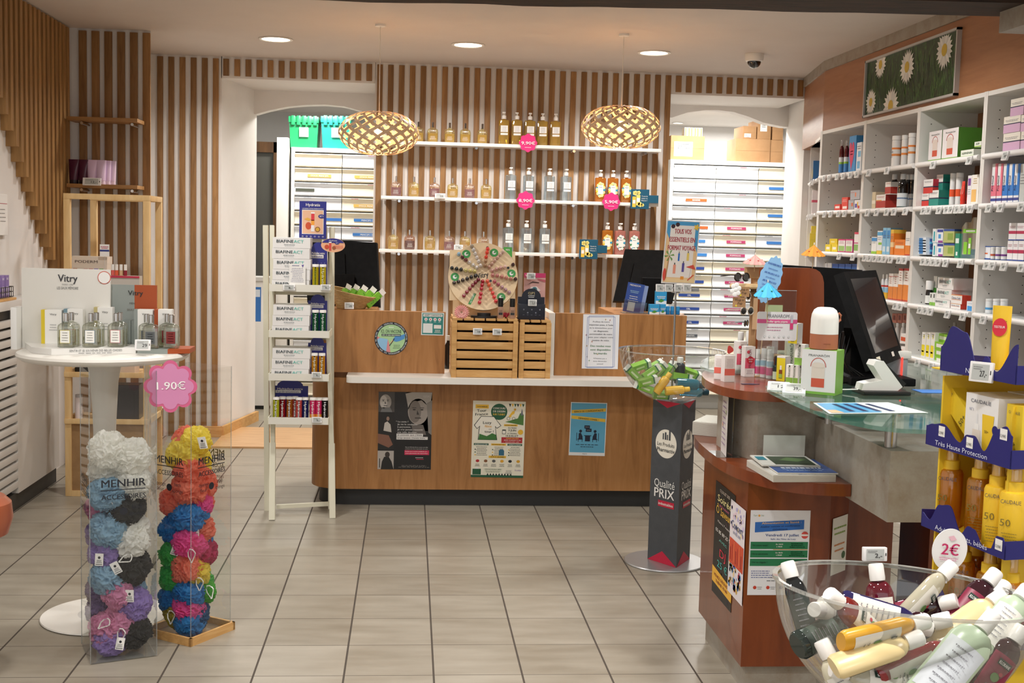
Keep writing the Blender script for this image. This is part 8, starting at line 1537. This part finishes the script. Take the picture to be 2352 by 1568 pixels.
# blue oval card and paper parasols
c_=PY(1768,642,4.1);rx,ry=26*4.1/F,56*4.1/F;b=at(c_);b.M=b.M @Matrix.Rotation(.28,4,'Y');LBL=mat('#8fbfe8',.4)
b.prism([(rx*(1+.05*math.cos(15*a))*math.cos(a),ry*(1+.04*math.cos(15*a))*math.sin(a)) for a in [k*.0873 for k in range(72)]],-.001,.001,LBL,'y');pn=b.pan((0,-.0013,0),(1,0,0),(0,0,1),.0004);NB=mat('#2f4f9f')
for i,(s_,v_,wd_) in enumerate((("EN CAS DE PIQÛRES D'INSECTES",.62,1.25),('Systématiquement',.42,.9),('APIS MELLIFICA 30 CH',.22,1.4),('puis en alternance',.05,.9),('APIS MELLIFICA 15CH',-.12,1.3),('5 granules toutes les 30 mn',-.28,1.2),('+ LEDUM PALUSTRE 5CH',-.45,1.3))):pn.t(s_,0,ry*v_,ry*.075,NB,w=rx*wd_,bold=i%2==0)
b.M=Matrix.Translation(c_);b.cyl((-.008,.003,-ry),(-.02,.003,-(c_.z -zr -.1)),.0012,mat('#d8c49a'),seg=6);tag(b.build('insect_bite_card',smooth=False),'pale blue scalloped oval card about insect bites above the red counter top','sign')
def parasol(px,py,yy,r,h,cols,stick,label,nx_=0.):
    p=PY(px,py,yy);t=thing('paper_parasol',label,'paper parasol',p,0,None);t.rotation_euler=(.1,nx_,0);b=MB();n_=16
    for k in range(n_):
        a0,a1=2*math.pi*k/n_,2*math.pi*(k+1)/n_;am=(a0+a1)/2
        R0=Vector((r*math.cos(a0),r*math.sin(a0),-h));R1=Vector((r*math.cos(a1),r*math.sin(a1),-h));RM=Vector((r*.97*math.cos(am),r*.97*math.sin(am),-h*1.06));T=Vector((0,0,0))
        b.add([T,R0,RM,R1,T+Vector((0,0,-.0008)),R0+Vector((0,0,-.0008)),RM+Vector((0,0,-.0008)),R1+Vector((0,0,-.0008))],[(0,1,2),(0,2,3),(6,5,4),(7,6,4),(1,5,6,2),(2,6,7,3)],mat(cols[k%2],.6))
        if k%3==0:q0=(T+(R0+R1)/2*1.2)/2;b.sphere(q0+Vector((0,0,.0004)),.004,mat(cols[2],.6),6,sz=.4)
    b.build('canopy',t,smooth=False);MB().cyl((0,0,.004),(0,0,-stick),.0013,mat('#d9c08a',.6),seg=6).lathe([(.0022,.0),(.0022,.008)],mat('#efe9dc'),8).build('stick',t)
parasol(1870,562,4.43,.045,.038,('#eda43c','#e8963a','#d8502c'),.205,'orange paper parasol stuck on top of the cherry divider')
parasol(1735,585,4.3,.043,.03,('#eeaaa0','#e89a94','#d04a4a'),.075,'pink paper parasol above the sunglasses display')
parasol(1764,648,4.0,.047,.044,('#45b4dc','#38a4d0','#2f8a6a'),.14,'bright blue paper parasol in front of the oval blue card',-.05)
# ---- sunglasses display
p=PY(1738,614,4.3);t=thing('sunglasses_display','tall cardboard display column with a slice of log on the red counter top','display stand',(p.x,4.32,zr));hD=p.z -zr
MB().box(-.034,-.015,hD -.04,.012,.02,hD,CBD,.001).box(-.008,-.006,0,.012,.02,hD -.04,CBD,.001).build('column',t);zz_=PY(1720,655,4.3).z -zr
MB().lathe([(.001,0),(.06,.0),(.064,.006),(.06,.016),(.001,.018)],mat('#d8b888',.6),24,c=(-.028,0,zz_ -.012),sy=.6).build('log_slice',t);MB().lathe([(.001,0),(.061,.002),(.061,.0)],mat('#5a4632',.8),24,c=(-.028,0,zz_ -.026),sy=.62).build('log_bark',t)
MB().box(-.006,-.02,zz_ -.16,.010,-.012,hD*.72,mat('#c8a27a',.7)).build('front_strip',t)
def shades(px,py,frame,lens,label,rz=.5,sc=1.):
    p=PY(px,py,4.26);t=thing('sunglasses',label,'sunglasses',p,rz,'sunglasses on the cardboard display');t.scale=(sc,sc,sc)
    for s_ in (-1,1):
        MB().tube([(s_*.028+.022*math.cos(a),0,.02*math.sin(a)) for a in [k*.42 for k in range(15)]],.0032,mat(frame,.3),6,True).build('rim',t)
        nm_=MB().lathe([(.001,0),(.021,0),(.021,.0015),(.001,.0015)],mat(lens,.08,0,0,1.),20).build('lens',t).name;o_=bpy.data.objects[nm_];o_.rotation_euler=(math.pi/2,0,0);o_.location=(s_*.028,.001,0)
        MB().tube([(s_*.05,0,.008),(s_*.056,.02,.008),(s_*.05,.10,.0)],.0022,mat(frame,.3),6).build('temple',t)
    MB().cyl((-.008,0,.006),(.008,0,.006),.002,mat(frame,.3),seg=6).build('bridge',t)
shades(1704,636,'#2a1c14','#1c1412','tortoiseshell sunglasses on top of the cardboard display',.5,.72);shades(1712,680,'#d8c8b4','#1c1a1a','cream-framed round sunglasses in the middle of the cardboard display',.7,.68);shades(1716,714,'#cfc4b0','#23282a','pale round sunglasses lower on the cardboard display',.6,.7);shades(1714,742,'#2c3a3c','#1a1c1c','dark narrow sunglasses lowest on the cardboard display',1.0,.5)
for (px,py,L,s_) in [(1708,670,'kraft price label reading Hop n Pop, upper one on the display',.022),(1698,694,'kraft price label reading Hop n Pop, lower one on the display',.024)]:
    p=PY(px,py,4.22);b=MB();b.box(-s_,0,-.018,s_,.0015,.018,CBD);pn=b.pan((-s_,-.0003,-.018),(1,0,0),(0,0,1));pn.t('Hop n',s_,.023,.008,mat('#3a3028'),w=s_*1.3).t('Pop',s_*1.1,.011,.008,mat('#3a3028')).d(s_*.5,.006,.0035,mat('#e8d83a'),2,n=10);one(b,'kraft_label',L,'label',p,.1)
p=PY(1690,665,4.21);b=MB()
for k in range(6):a=k*1.047+.3;b.sphere((.012*math.cos(a),0,.017*math.sin(a)),.009,PAPER,10,sy=.12,sz=1.)
b.sphere((0,0,0),.008,PAPER,10,sy=.2);one(b,'paper_flower','white paper flower hanging at the left of the sunglasses display','paper flower',p)
b=at(PY(1722,700,4.24));b.add([(0,0,0)],[],PAPER);
a=PY(1790,666,4.2);c_=PY(1824,800,4.2);t=thing('acrylic_sign','clear upright acrylic sheet in front of the cherry divider','sign holder',(a.x,4.2,zr));MB().box(-.07,0,0,c_.x -a.x,.003,a.z -zr,clear('#f2f5f4',.05,.02)).build('sheet',t);MB().box(-.07,-.001,a.z -zr -.002,c_.x -a.x,.004,a.z -zr,clear('#ffffff',.3,.4)).build('edge',t)
b=at(PY(1775,712,4.12));b.box(-.025,0,-.02,.035,.002,.018,mat('#a9b88a',.4));b.cyl((0,.001,-.02),(0,.001,-.1),.001,PAPER,seg=4);tag(b.build('green_card',smooth=False),'small green card partly hidden behind the PRANAROM card','sign')
p=PY(1677,803,4.25);b=at(p);b.prism([(.011*(1+.16*math.cos(3*a+.5))*math.cos(a),.014*(1+.16*math.cos(3*a))*math.sin(a)) for a in [k*.262 for k in range(24)]],0,.001,mat('#e0504a',.4),'y');b.cyl((0,0,-.012),(0,0,-(p.z -zr)),.0008,PAPER,seg=4);tag(b.build('coral_price_sign',smooth=False),'small coral-red heart-like price sign behind the small cream boxes','sign')
b=at(PZ(1722,882,zr));b.prism([(.03*(1+.2*math.cos(5*a))*math.cos(a),.013*(1+.2*math.cos(5*a))*math.sin(a)) for a in [k*.21 for k in range(30)]],.0003,.0012,mat('#2c2a4a',.4));tag(b.build('navy_cutout',smooth=False),'small navy paper cut-out lying on the red counter top','paper')
# two price tags clipped on the glass edge
p=PZ(1790,905,1.022);t1=esl(PY(1788,888,3.72),-.35,'white price tag at the front edge of the desk, left of the pair',None,'12',.068,.042,.95);t2=esl(PY(1824,893,3.64),-.35,'white price tag reading 39 at the front edge of the desk',None,'39,-',.070,.046,.95)
# ================================================================ yellow sun-care stand
YL=noisy('yellow card',[(.3,'#e2bb28'),(.7,'#e8c432')],ns=2,rough=.5);NVB=mat('#21206e',.4)
SK=.93;R0=Vector((1.365,2.601,0))*SK;L0=Vector((1.31,2.93,0))*SK;uL=(R0 -L0);WL=uL.length;uL.normalize();nB=Vector((-uL.y,uL.x,0))   # back direction
if nB.x<0:nB=-nB
DP=.31
t=thing('sun_care_stand','yellow cardboard floor stand with navy scalloped trays at the right edge','display stand',(L0+R0)/2+nB*DP/2);STD=t;O=-t.location
def fp(a,d,z):return L0+uL*a+nB*d+Vector((0,0,z))
def panel(b,q,th,m):
    n_=(q[1]-q[0]).cross(q[-1]-q[0]).normalized()*th;k=len(q);b.add(list(q)+[p_ -n_ for p_ in q],[tuple(range(k)),tuple(range(2*k -1,k -1,-1))]+[(i,i+k,(i+1)%k+k,(i+1)%k) for i in range(k)],m)
ZZ=lambda z:1.49 -(1.49 -z)*SK
b=at(O);e_=.03;panel(b,[fp(e_,.02,.02),fp(e_,DP,.02),fp(e_,DP,1.185),fp(e_,.02,1.185)],.006,YL);panel(b,[fp(WL -e_,.02,.02),fp(WL -e_,DP,.02),fp(WL -e_,DP,1.15),fp(WL -e_,.02,1.15)],.006,YL);panel(b,[fp(e_,DP,.02),fp(WL -e_,DP,.02),fp(WL -e_,DP,1.18),fp(e_,DP,1.18)],.006,YL);panel(b,[fp(e_,.02,.0),fp(WL -e_,.02,.0),fp(WL -e_,.02,.32),fp(e_,.02,.32)],.006,YL);b.build('body',t,smooth=False)
def scal(w,hs,zb,base):
    """wavy top outline: hs = list of (u, height)"""
    pts=[(0,zb),(w,zb)]
    n_=60
    for k in range(n_+1):
        u=1 -k/n_
        for (u0,h0),(u1,h1) in zip(hs,hs[1:]):
            if u0<=u<=u1:s_=(u -u0)/(u1 -u0);hh=h0+(h1 -h0)*(.5 -.5*math.cos(math.pi*s_));break
        pts.append((w*u,zb+hh))
    return pts
TRAYS=[(1.178,[(0,.055),(.15,.105),(.33,.095),(.52,.022),(.62,.05),(.75,.02),(1,.085)],'Nouveauté',.6),(.985,[(0,.045),(.08,.052),(.2,.058),(.42,.026),(.5,.048),(.58,.05),(.7,.022),(.84,.078),(.93,.088),(1,.07)],'Très Haute Protection',.44),(.775,[(0,.034),(.1,.022),(.22,.065),(.34,.072),(.5,.02),(.58,.042),(.64,.04),(.76,.010),(.84,.012),(.9,.045),(.97,.046),(1,.03)],'Adultes, enfants, bébés',.5),(.56,[(0,.05),(.2,.09),(.5,.03),(.7,.09),(1,.06)],'',.5)]
TRAYS=[(ZZ(q[0]),*q[1:]) for q in TRAYS]
for zi,(zb,hs,txt,tu) in enumerate(TRAYS):
    b=at(O);a0=0 if zi else .04;pts=scal(WL -a0,hs,0,.03);panel(b,[fp(x+a0,0,zb+z) for x,z in pts],.002,NVB);panel(b,[fp(WL,0,zb),fp(WL,DP -.02,zb),fp(WL,DP -.02,zb+.04),fp(WL,0,zb+.04)],.002,NVB);panel(b,[fp(a0,DP*.5,zb),fp(a0,.0,zb),fp(a0,.0,zb+.04),fp(a0,DP*.5,zb+.03)],.002,NVB)
    pn=b.pan(fp(0,0,zb),uL,(0,0,1),.0006)
    if txt:pn.t(txt,WL*tu,.006,.011,mat('#d9dcf0'),w=WL*(.62 if zi else .3))
    if zi in (1,2):
        for u_ in ((.2,.54,.91) if zi==1 else (.93,)):hh=max(h_ for a_2,h_ in hs if abs(a_2 -u_)<.08);pn.r(WL*u_ -.012,hh -.03,WL*u_+.012,hh -.006,PAPER).t('12,90€',WL*u_,hh -.024,.006,mat('#444'),w=.018,l=4,bold=True)
    b.build('navy_tray',t,smooth=False)
    b=at(O);panel(b,[fp(.002,.004,zb+.003),fp(WL -.002,.004,zb+.003),fp(WL -.002,DP -.01,zb+.003),fp(.002,DP -.01,zb+.003)],.003,YL);b.build('tray_floor',t,smooth=False)
SR=math.atan2(uL.y,uL.x)
pts=scal(.10,[(0,.02),(.5,.11),(1,.02)],0,0)
b=at(O);panel(b,[fp(.13+x,DP*.75,TRAYS[0][0]+.004+z) for x,z in [(0,0),(.16,0),(.16,.09),(.14,.17),(.1,.16),(.06,.06),(.02,.1),(0,.1)]],.002,NVB);b.build('header_card',t,smooth=False)
def sun(kind,a,d,zi,label,grp):
    loc=fp(a,d*.8,TRAYS[zi][0]+.0035)
    if kind in ('oil','milk'):
        t=thing('sun_spray_bottle',label,'bottle',loc,SR+.75,grp);t.scale=(1.15,1.15,1.08);bm_=mat('#ecc12e',.35) if kind=='milk' else clear('#e8a426',.08,.3);r=.0245
        MB().lathe([(r*.9,0),(r,.004),(r,.118),(r*.9,.125),(.014,.129)],bm_,24).build('body',t)
        MB().lathe([(.0165,.126),(.0165,.146),(.012,.148),(.011,.163),(.010,.170)],mat('#eec430',.4),20).build('pump',t);MB().lathe([(.0128,.147),(.0128,.178),(.011,.181)],clear('#fdf6dc',.1,.1),18).build('clear_cap',t)
        q=MB();q.pan((-.0,-r -.0006,0),(1,0,0),(0,0,1)).t('CAUDALIE',0,.105,.008,mat('#4a4a52'),w=.036).t('50',-.008,.06,.014,mat('#7a6a2a')).lines(0,.045,.03,6,.006,mat('#7a6a2a'),.0012);q.build('print',t,smooth=False);return t
for i,(a,d,k,L) in enumerate([(.03,.045,'oil','amber oil spray at the left end of the middle navy tray'),(.10,.11,'oil','amber oil spray behind, second from the left in the middle tray'),(.135,.05,'oil','amber oil spray in the centre front of the middle tray'),(.17,.12,'oil','amber oil spray behind the centre of the middle tray'),(.215,.035,'milk','solid yellow spray bottle in the front of the middle navy tray'),(.235,.13,'oil','dark amber spray behind the solid yellow bottle'),(.08,.2,'oil','amber spray at the back left of the middle tray'),(.16,.22,'oil','amber spray at the back centre of the middle tray'),(.262,.095,'milk','solid yellow spray, left of two at the right of the middle tray'),(.275,.03,'milk','solid yellow spray, rightmost in the middle tray')]):sun(k,a,d+.02,2,L,'sun sprays in the middle tray')
for i,(a,d) in enumerate([(.1,.04),(.16,.1),(.2,.04),(.26,.1),(.27,.04),(.06,.12),(.12,.2),(.22,.2)]):sun('oil',a,d+.02,3,f'amber spray in the lowest tray, {["front left", "middle left", "front centre", "middle right", "front right", "far left", "back left", "back right"][i]}','sun sprays in the lowest tray')
# boxes in the second tray
def cau(pn,w,h):pn.t('CAUDALÍE',w*.48,h*.86,h*.06,mat('#4a4f60'),w=w*.62).t('N°1',w*.2,h*.72,h*.05,mat('#7a80a0')).r(w*.25,h*.12,w*.5,h*.42,mat('#e8dccc')).r(w*.31,h*.42,w*.44,h*.52,PAPER).r(w*.35,h*.52,w*.4,h*.68,mat('#e4e4e4')).poly([(w*.58,h*.08),(w*.84,h*.08),(w*.9,h*.7),(w*.54,h*.7)],mat('#ecc42c'),2).t('50+',w*.7,h*.4,h*.05,mat('#6a5a2a'),l=4).d(w*.95,h*.48,w*.09,NVB,3)
one(carton(.115,.135,.10,'#eceae8',deco=cau),'sun_care_box','white gift box with a pipette bottle and yellow tube in the upper navy tray','box',fp(.175,.07,TRAYS[1][0]+.0035),SR)
for i in range(2):one(carton(.115,.137,.045,'#eceae8',deco=cau),'sun_care_box',['white gift box just behind the front one in the upper navy tray','rearmost white gift box in the upper navy tray'][i],'box',fp(.18+.006*i,.145+.05*i,TRAYS[1][0]+.0035),SR)
def cy(pn,w,h):pn.t('CAUDALÍE',w*.5,h*.85,h*.05,mat('#6a6a5a'),w=w*.7).t('50+',w*.4,h*.3,h*.1,mat('#5a5a3a')).lines(w*.5,h*.2,w*.6,3,h*.05,mat('#8a7a2a'),h*.012)
one(carton(.052,.128,.045,'#e8c832',deco=cy),'sun_care_box','upright yellow carton at the right end of the upper navy tray','box',fp(.277,.05,TRAYS[1][0]+.0035),SR)
one(carton(.052,.125,.045,'#e8c832',deco=cy),'sun_care_box','yellow carton behind the upright yellow one, at the right edge','box',fp(.277,.105,TRAYS[1][0]+.0035),SR)
o=one(carton(.05,.13,.035,'#e8c832',deco=cy),'sun_care_box','yellow carton lying tilted at the left of the upper navy tray','box',fp(.10,.055,TRAYS[1][0]+.02),SR);o.rotation_euler=(0,-.95,SR);o.location=fp(.115,.06,TRAYS[1][0]+.045) ;o.rotation_euler=(Matrix.Rotation(SR,3,'Z')@Matrix.Rotation(-.95,3,'Y')).to_euler()
# testers on top
tz=TRAYS[0][0]+.0035
tt_=tube_p(.042,.155,'#ecc12c','#f0e9d0','CAUDALÍE','#7a6a2a',hc=.1);place(tt_,fp(.185,.05,tz),'yellow tester tube with a red round sticker on the top of the yellow stand','cream tube',SR+.6)
q=MB();q.pan((-.0,-.0098,.108),(1,0,0),(0,.14,1),.0008).d(0,0,.016,mat('#cf2238'),2,ry=.02).t('TESTEUR',0,-.002,.005,PAPER,w=.024,bold=True,l=4);q.build('round_sticker',tt_,smooth=False)
t=thing('sun_spray_bottle','tall yellow tester spray with a red sticker at the upper right','bottle',fp(.262,.16,tz),SR+.6);MB().lathe([(.030,0),(.033,.004),(.033,.145),(.030,.152),(.02,.155)],mat('#e8bb28',.4),28).build('body',t);MB().lathe([(.023,.153),(.024,.175),(.017,.178),(.015,.2),(.014,.205)],mat('#f0ecd8',.4),22).build('pump',t);MB().lathe([(.019,.177),(.0185,.216),(.016,.219)],clear('#fbfaf2',.12,.12),20).build('clear_cap',t)
q=MB();pn=q.pan((0,-.0342,0),(1,0,0),(0,0,1));pn.t('CAUDALIE',.004,.132,.010,mat('#6a5f2a'),w=.05).d(-.002,.10,.019,mat('#cf2238'),1,ry=.023).t('TESTEUR',-.002,.097,.006,PAPER,w=.028,bold=True).lines(0,.06,.04,3,.01,mat('#8a7a2a'),.002);q.build('print',t,smooth=False)
t=thing('sun_stick','cream and yellow tester stick at the upper right picture edge','bottle',fp(.272,.085,tz),SR);MB().lathe([(.017,0),(.018,.05)],mat('#e8bb28',.4),20).build('body',t);MB().lathe([(.0185,.0505),(.0185,.085)],mat('#efe6c8',.4),20).build('cap',t)
esl(fp(.215,-.015,TRAYS[0][0]+.016),SR+.5,'white price tag reading 27 hanging on the top navy tray',None,'27,-',.052,.044,.1)
# ================================================================ big acrylic bowl of shampoo bottles
cB=PY(2075,1352,1.95);RBg=.213
t=thing('large_acrylic_bowl','large clear round bowl full of shampoo bottles at the lower right corner','bowl',cB);bowl(t,RBg,clear('#e9ebe8',.09,.04,.04),clear('#e0e2dc',.35,.4,.05));t.rotation_euler=(-.065,.055,0)
t=thing('bowl_pillar','square pillar under the large bowl at the lower right','display stand',(cB.x,cB.y,0));MB().box(-.09,-.09,.01,.09,.09,cB.z -RBg -.001,DG).build('pillar',t);MB().lathe([(.001,0),(.18,0),(.18,.008),(.001,.01)],mat('#a9a9a9',.35,.6),40).build('foot',t)
def klo(c,a,e,ya,ye,label,lab='#ece9e0',cl=True,L=.152,r=.024,tx=True,roll=0.,g='shampoo bottles in the large bowl'):
    body=clear(c,.07,.72) if cl else mat(c,.3)
    t=thing('shampoo_bottle',label,'bottle',(0,0,0),0,g)
    MB().lathe([(r*.85,0),(r,.006),(r,L*.66),(r*.85,L*.74),(r*.6,L*.79),(.0105,L*.8),(.0105,L*.82)],body,26,sy=.62).build('body',t)
    MB().lathe([(.0128,L*.81),(.0134,L*.84),(.013,L*.98),(.0115,L)],mat('#f1eee9',.3),22).build('cap',t)
    q=MB();n_=10;vs=[];
    for k in range(n_+1):a_=-math.pi/2+(k/n_ -.5)*2.1;vs+=[((r+.0006)*math.cos(a_),(r*.62+.0006)*math.sin(a_),L*.1),((r+.0006)*math.cos(a_),(r*.62+.0006)*math.sin(a_),L*.62)]
    q.add(vs,[(2*k,2*k+2,2*k+3,2*k+1) for k in range(n_)],mat(lab,.4));pn=q.pan((0,-r*.62 -.0012,0),(1,0,0),(0,0,1),.0004)
    if tx:pn.r(-r*.5,L*.5,r*.5,L*.57,mat('#1f3a30')).t('KLORANE',0,L*.512,L*.035,PAPER,w=r*.85,bold=True).d(-r*.1,L*.36,r*.32,mat('#6f9a5a'),1,n=12).d(r*.15,L*.42,r*.14,mat('#c8304a'),2,n=10).lines(0,L*.25,r*.9,2,L*.05,mat('#777'),L*.012)
    else:pn.lines(0,L*.55,r*1.1,7,L*.06,mat('#8a8a90'),L*.012)
    q.build('label',t)
    P0,P1=PY(*a,ya),PY(*e,ye);d=(P1 -P0).normalized();z_=d;vdir=(CP -P1).normalized();y_=(-vdir+z_*vdir.dot(z_)).normalized();x_=y_.cross(z_);M_=Matrix((x_,y_,z_)).transposed()@Matrix.Rotation(roll,3,'Z');t.rotation_mode='QUATERNION';t.rotation_quaternion=M_.to_quaternion();t.location=P1 -d*L
klo('#20262a',(1852,1440),(1808,1290),2.0,2.05,'black bottle with a white cap leaning at the left side of the bowl',lab='#39423f',tx=False,r=.019)
klo('#6f1226',(2032,1460),(2011,1294),1.99,2.02,'dark red bottle with a pomegranate label standing at the back of the bowl')
klo('#d9d2b8',(2090,1400),(2190,1296),1.96,1.98,'clear cream bottle tilted to the right in front of the 2€ disc',roll=1.2)
klo('#e2ded4',(1920,1400),(1870,1400),1.98,1.9,'white-labelled bottle lying at the back left of the bowl',cl=False)
klo('#8a2a28',(1990,1440),(1903,1362),1.86,1.84,'brown-red bottle with its white cap towards the left',roll=.8)
klo('#2c2660',(1995,1402),(2140,1446),1.88,1.86,'indigo bottle with a white label lying in the middle of the bowl',tx=False,r=.022)
klo('#3a1020',(2110,1400),(2198,1378),1.98,1.95,'dark burgundy bottle lying behind the indigo one',lab='#8a2040')
klo('#3a1020',(2205,1420),(2290,1312),1.95,1.98,'dark burgundy bottle with a pink label leaning at the right',lab='#8a2040')
klo('#3a1020',(2250,1430),(2310,1340),1.98,2.02,'dark burgundy bottle behind, at the right rim',lab='#8a2040')
klo('#e3cc9a',(2200,1440),(2305,1365),1.88,1.90,'cream-coloured bottle leaning to the right',cl=False,tx=False,roll=2.6)
klo('#e0a62c',(1945,1470),(2132,1425),1.78,1.80,'orange-yellow bottle lying across the front of the bowl',cl=False,roll=1.2)
klo('#e6cf98',(1975,1512),(2118,1462),1.77,1.78,'pale yellow bottle lying below the orange one',cl=False,tx=False,roll=2.4)
klo('#a32028',(2050,1540),(2200,1470),1.80,1.82,'translucent red bottle lying low in the bowl',roll=1.1)
klo('#b9cbae',(2160,1560),(2285,1408),1.75,1.78,'large pale green bottle with a printed back label at the front right',cl=False,L=.19,r=.034,lab='#cfd4d8',tx=False)
klo('#b9cbae',(2290,1440),(2362,1350),1.84,1.88,'second pale green bottle at the right edge',cl=False,tx=False)
klo('#dad6c0',(2080,1565),(1908,1536),1.80,1.80,'clear bottle lying at the bottom with its white cap at the left',roll=.6)
klo('#3a1020',(2270,1560),(2350,1440),1.80,1.82,'dark bottle with a magenta label at the lower right corner',lab='#8a2040',roll=.5)
klo('#cfc9b0',(1925,1545),(1885,1470),1.82,1.84,'creamy bottle seen base-first at the lower left of the bowl',cl=False,tx=False)
klo('#3a1020',(2100,1440),(2185,1420),1.88,1.86,'dark bottle whose white cap shows below the burgundy one',lab='#8a2040')
klo('#2f3a36',(1900,1450),(1960,1420),1.92,1.96,'dark green bottle deep inside the bowl at the left',lab='#4a5a50',tx=False)
klo('#2c1a22',(2140,1530),(2230,1500),1.90,1.95,'dark bottle deep inside the bowl at the right',lab='#3a2a30',tx=False)
# round 2€ disc and tag on the rim
c_=PY(2181,1262,2.02);r=44*2.02/F;b=at(c_);b.M=b.M @Matrix.Rotation(.1,4,'Y');b.prism([(r*math.cos(a),r*1.18*math.sin(a)) for a in [k*.131 for k in range(48)]],-.0008,.0008,mat('#eeebe8',.4),'y');pn=b.pan((0,-.001,0),(1,0,0),(0,0,1),.0004)
pn.t('2€',0,-r*.28,r*.62,mat('#c4245f'),w=r*1.0,bold=True).lines(0,-r*.5,r*1.1,2,r*.1,mat('#e0a0b8'),r*.05).poly([(-r*.2,r*.72),(r*.1,r*.82),(r*.3,r*.6),(0,r*.5)],mat('#e8b8c4'),2);b.cyl((0,.002,-r*1.1),(.004,.004,-r*1.9),.003,PAPER,seg=6)
tag(b.build('price_disc',smooth=False),'white oval disc reading 2€ in pink standing in the large bowl','price sign')
esl(PY(2009,1272,2.15),0,'white price tag clipped to the far rim of the large bowl',None,'2,-',.046,.026,.1)
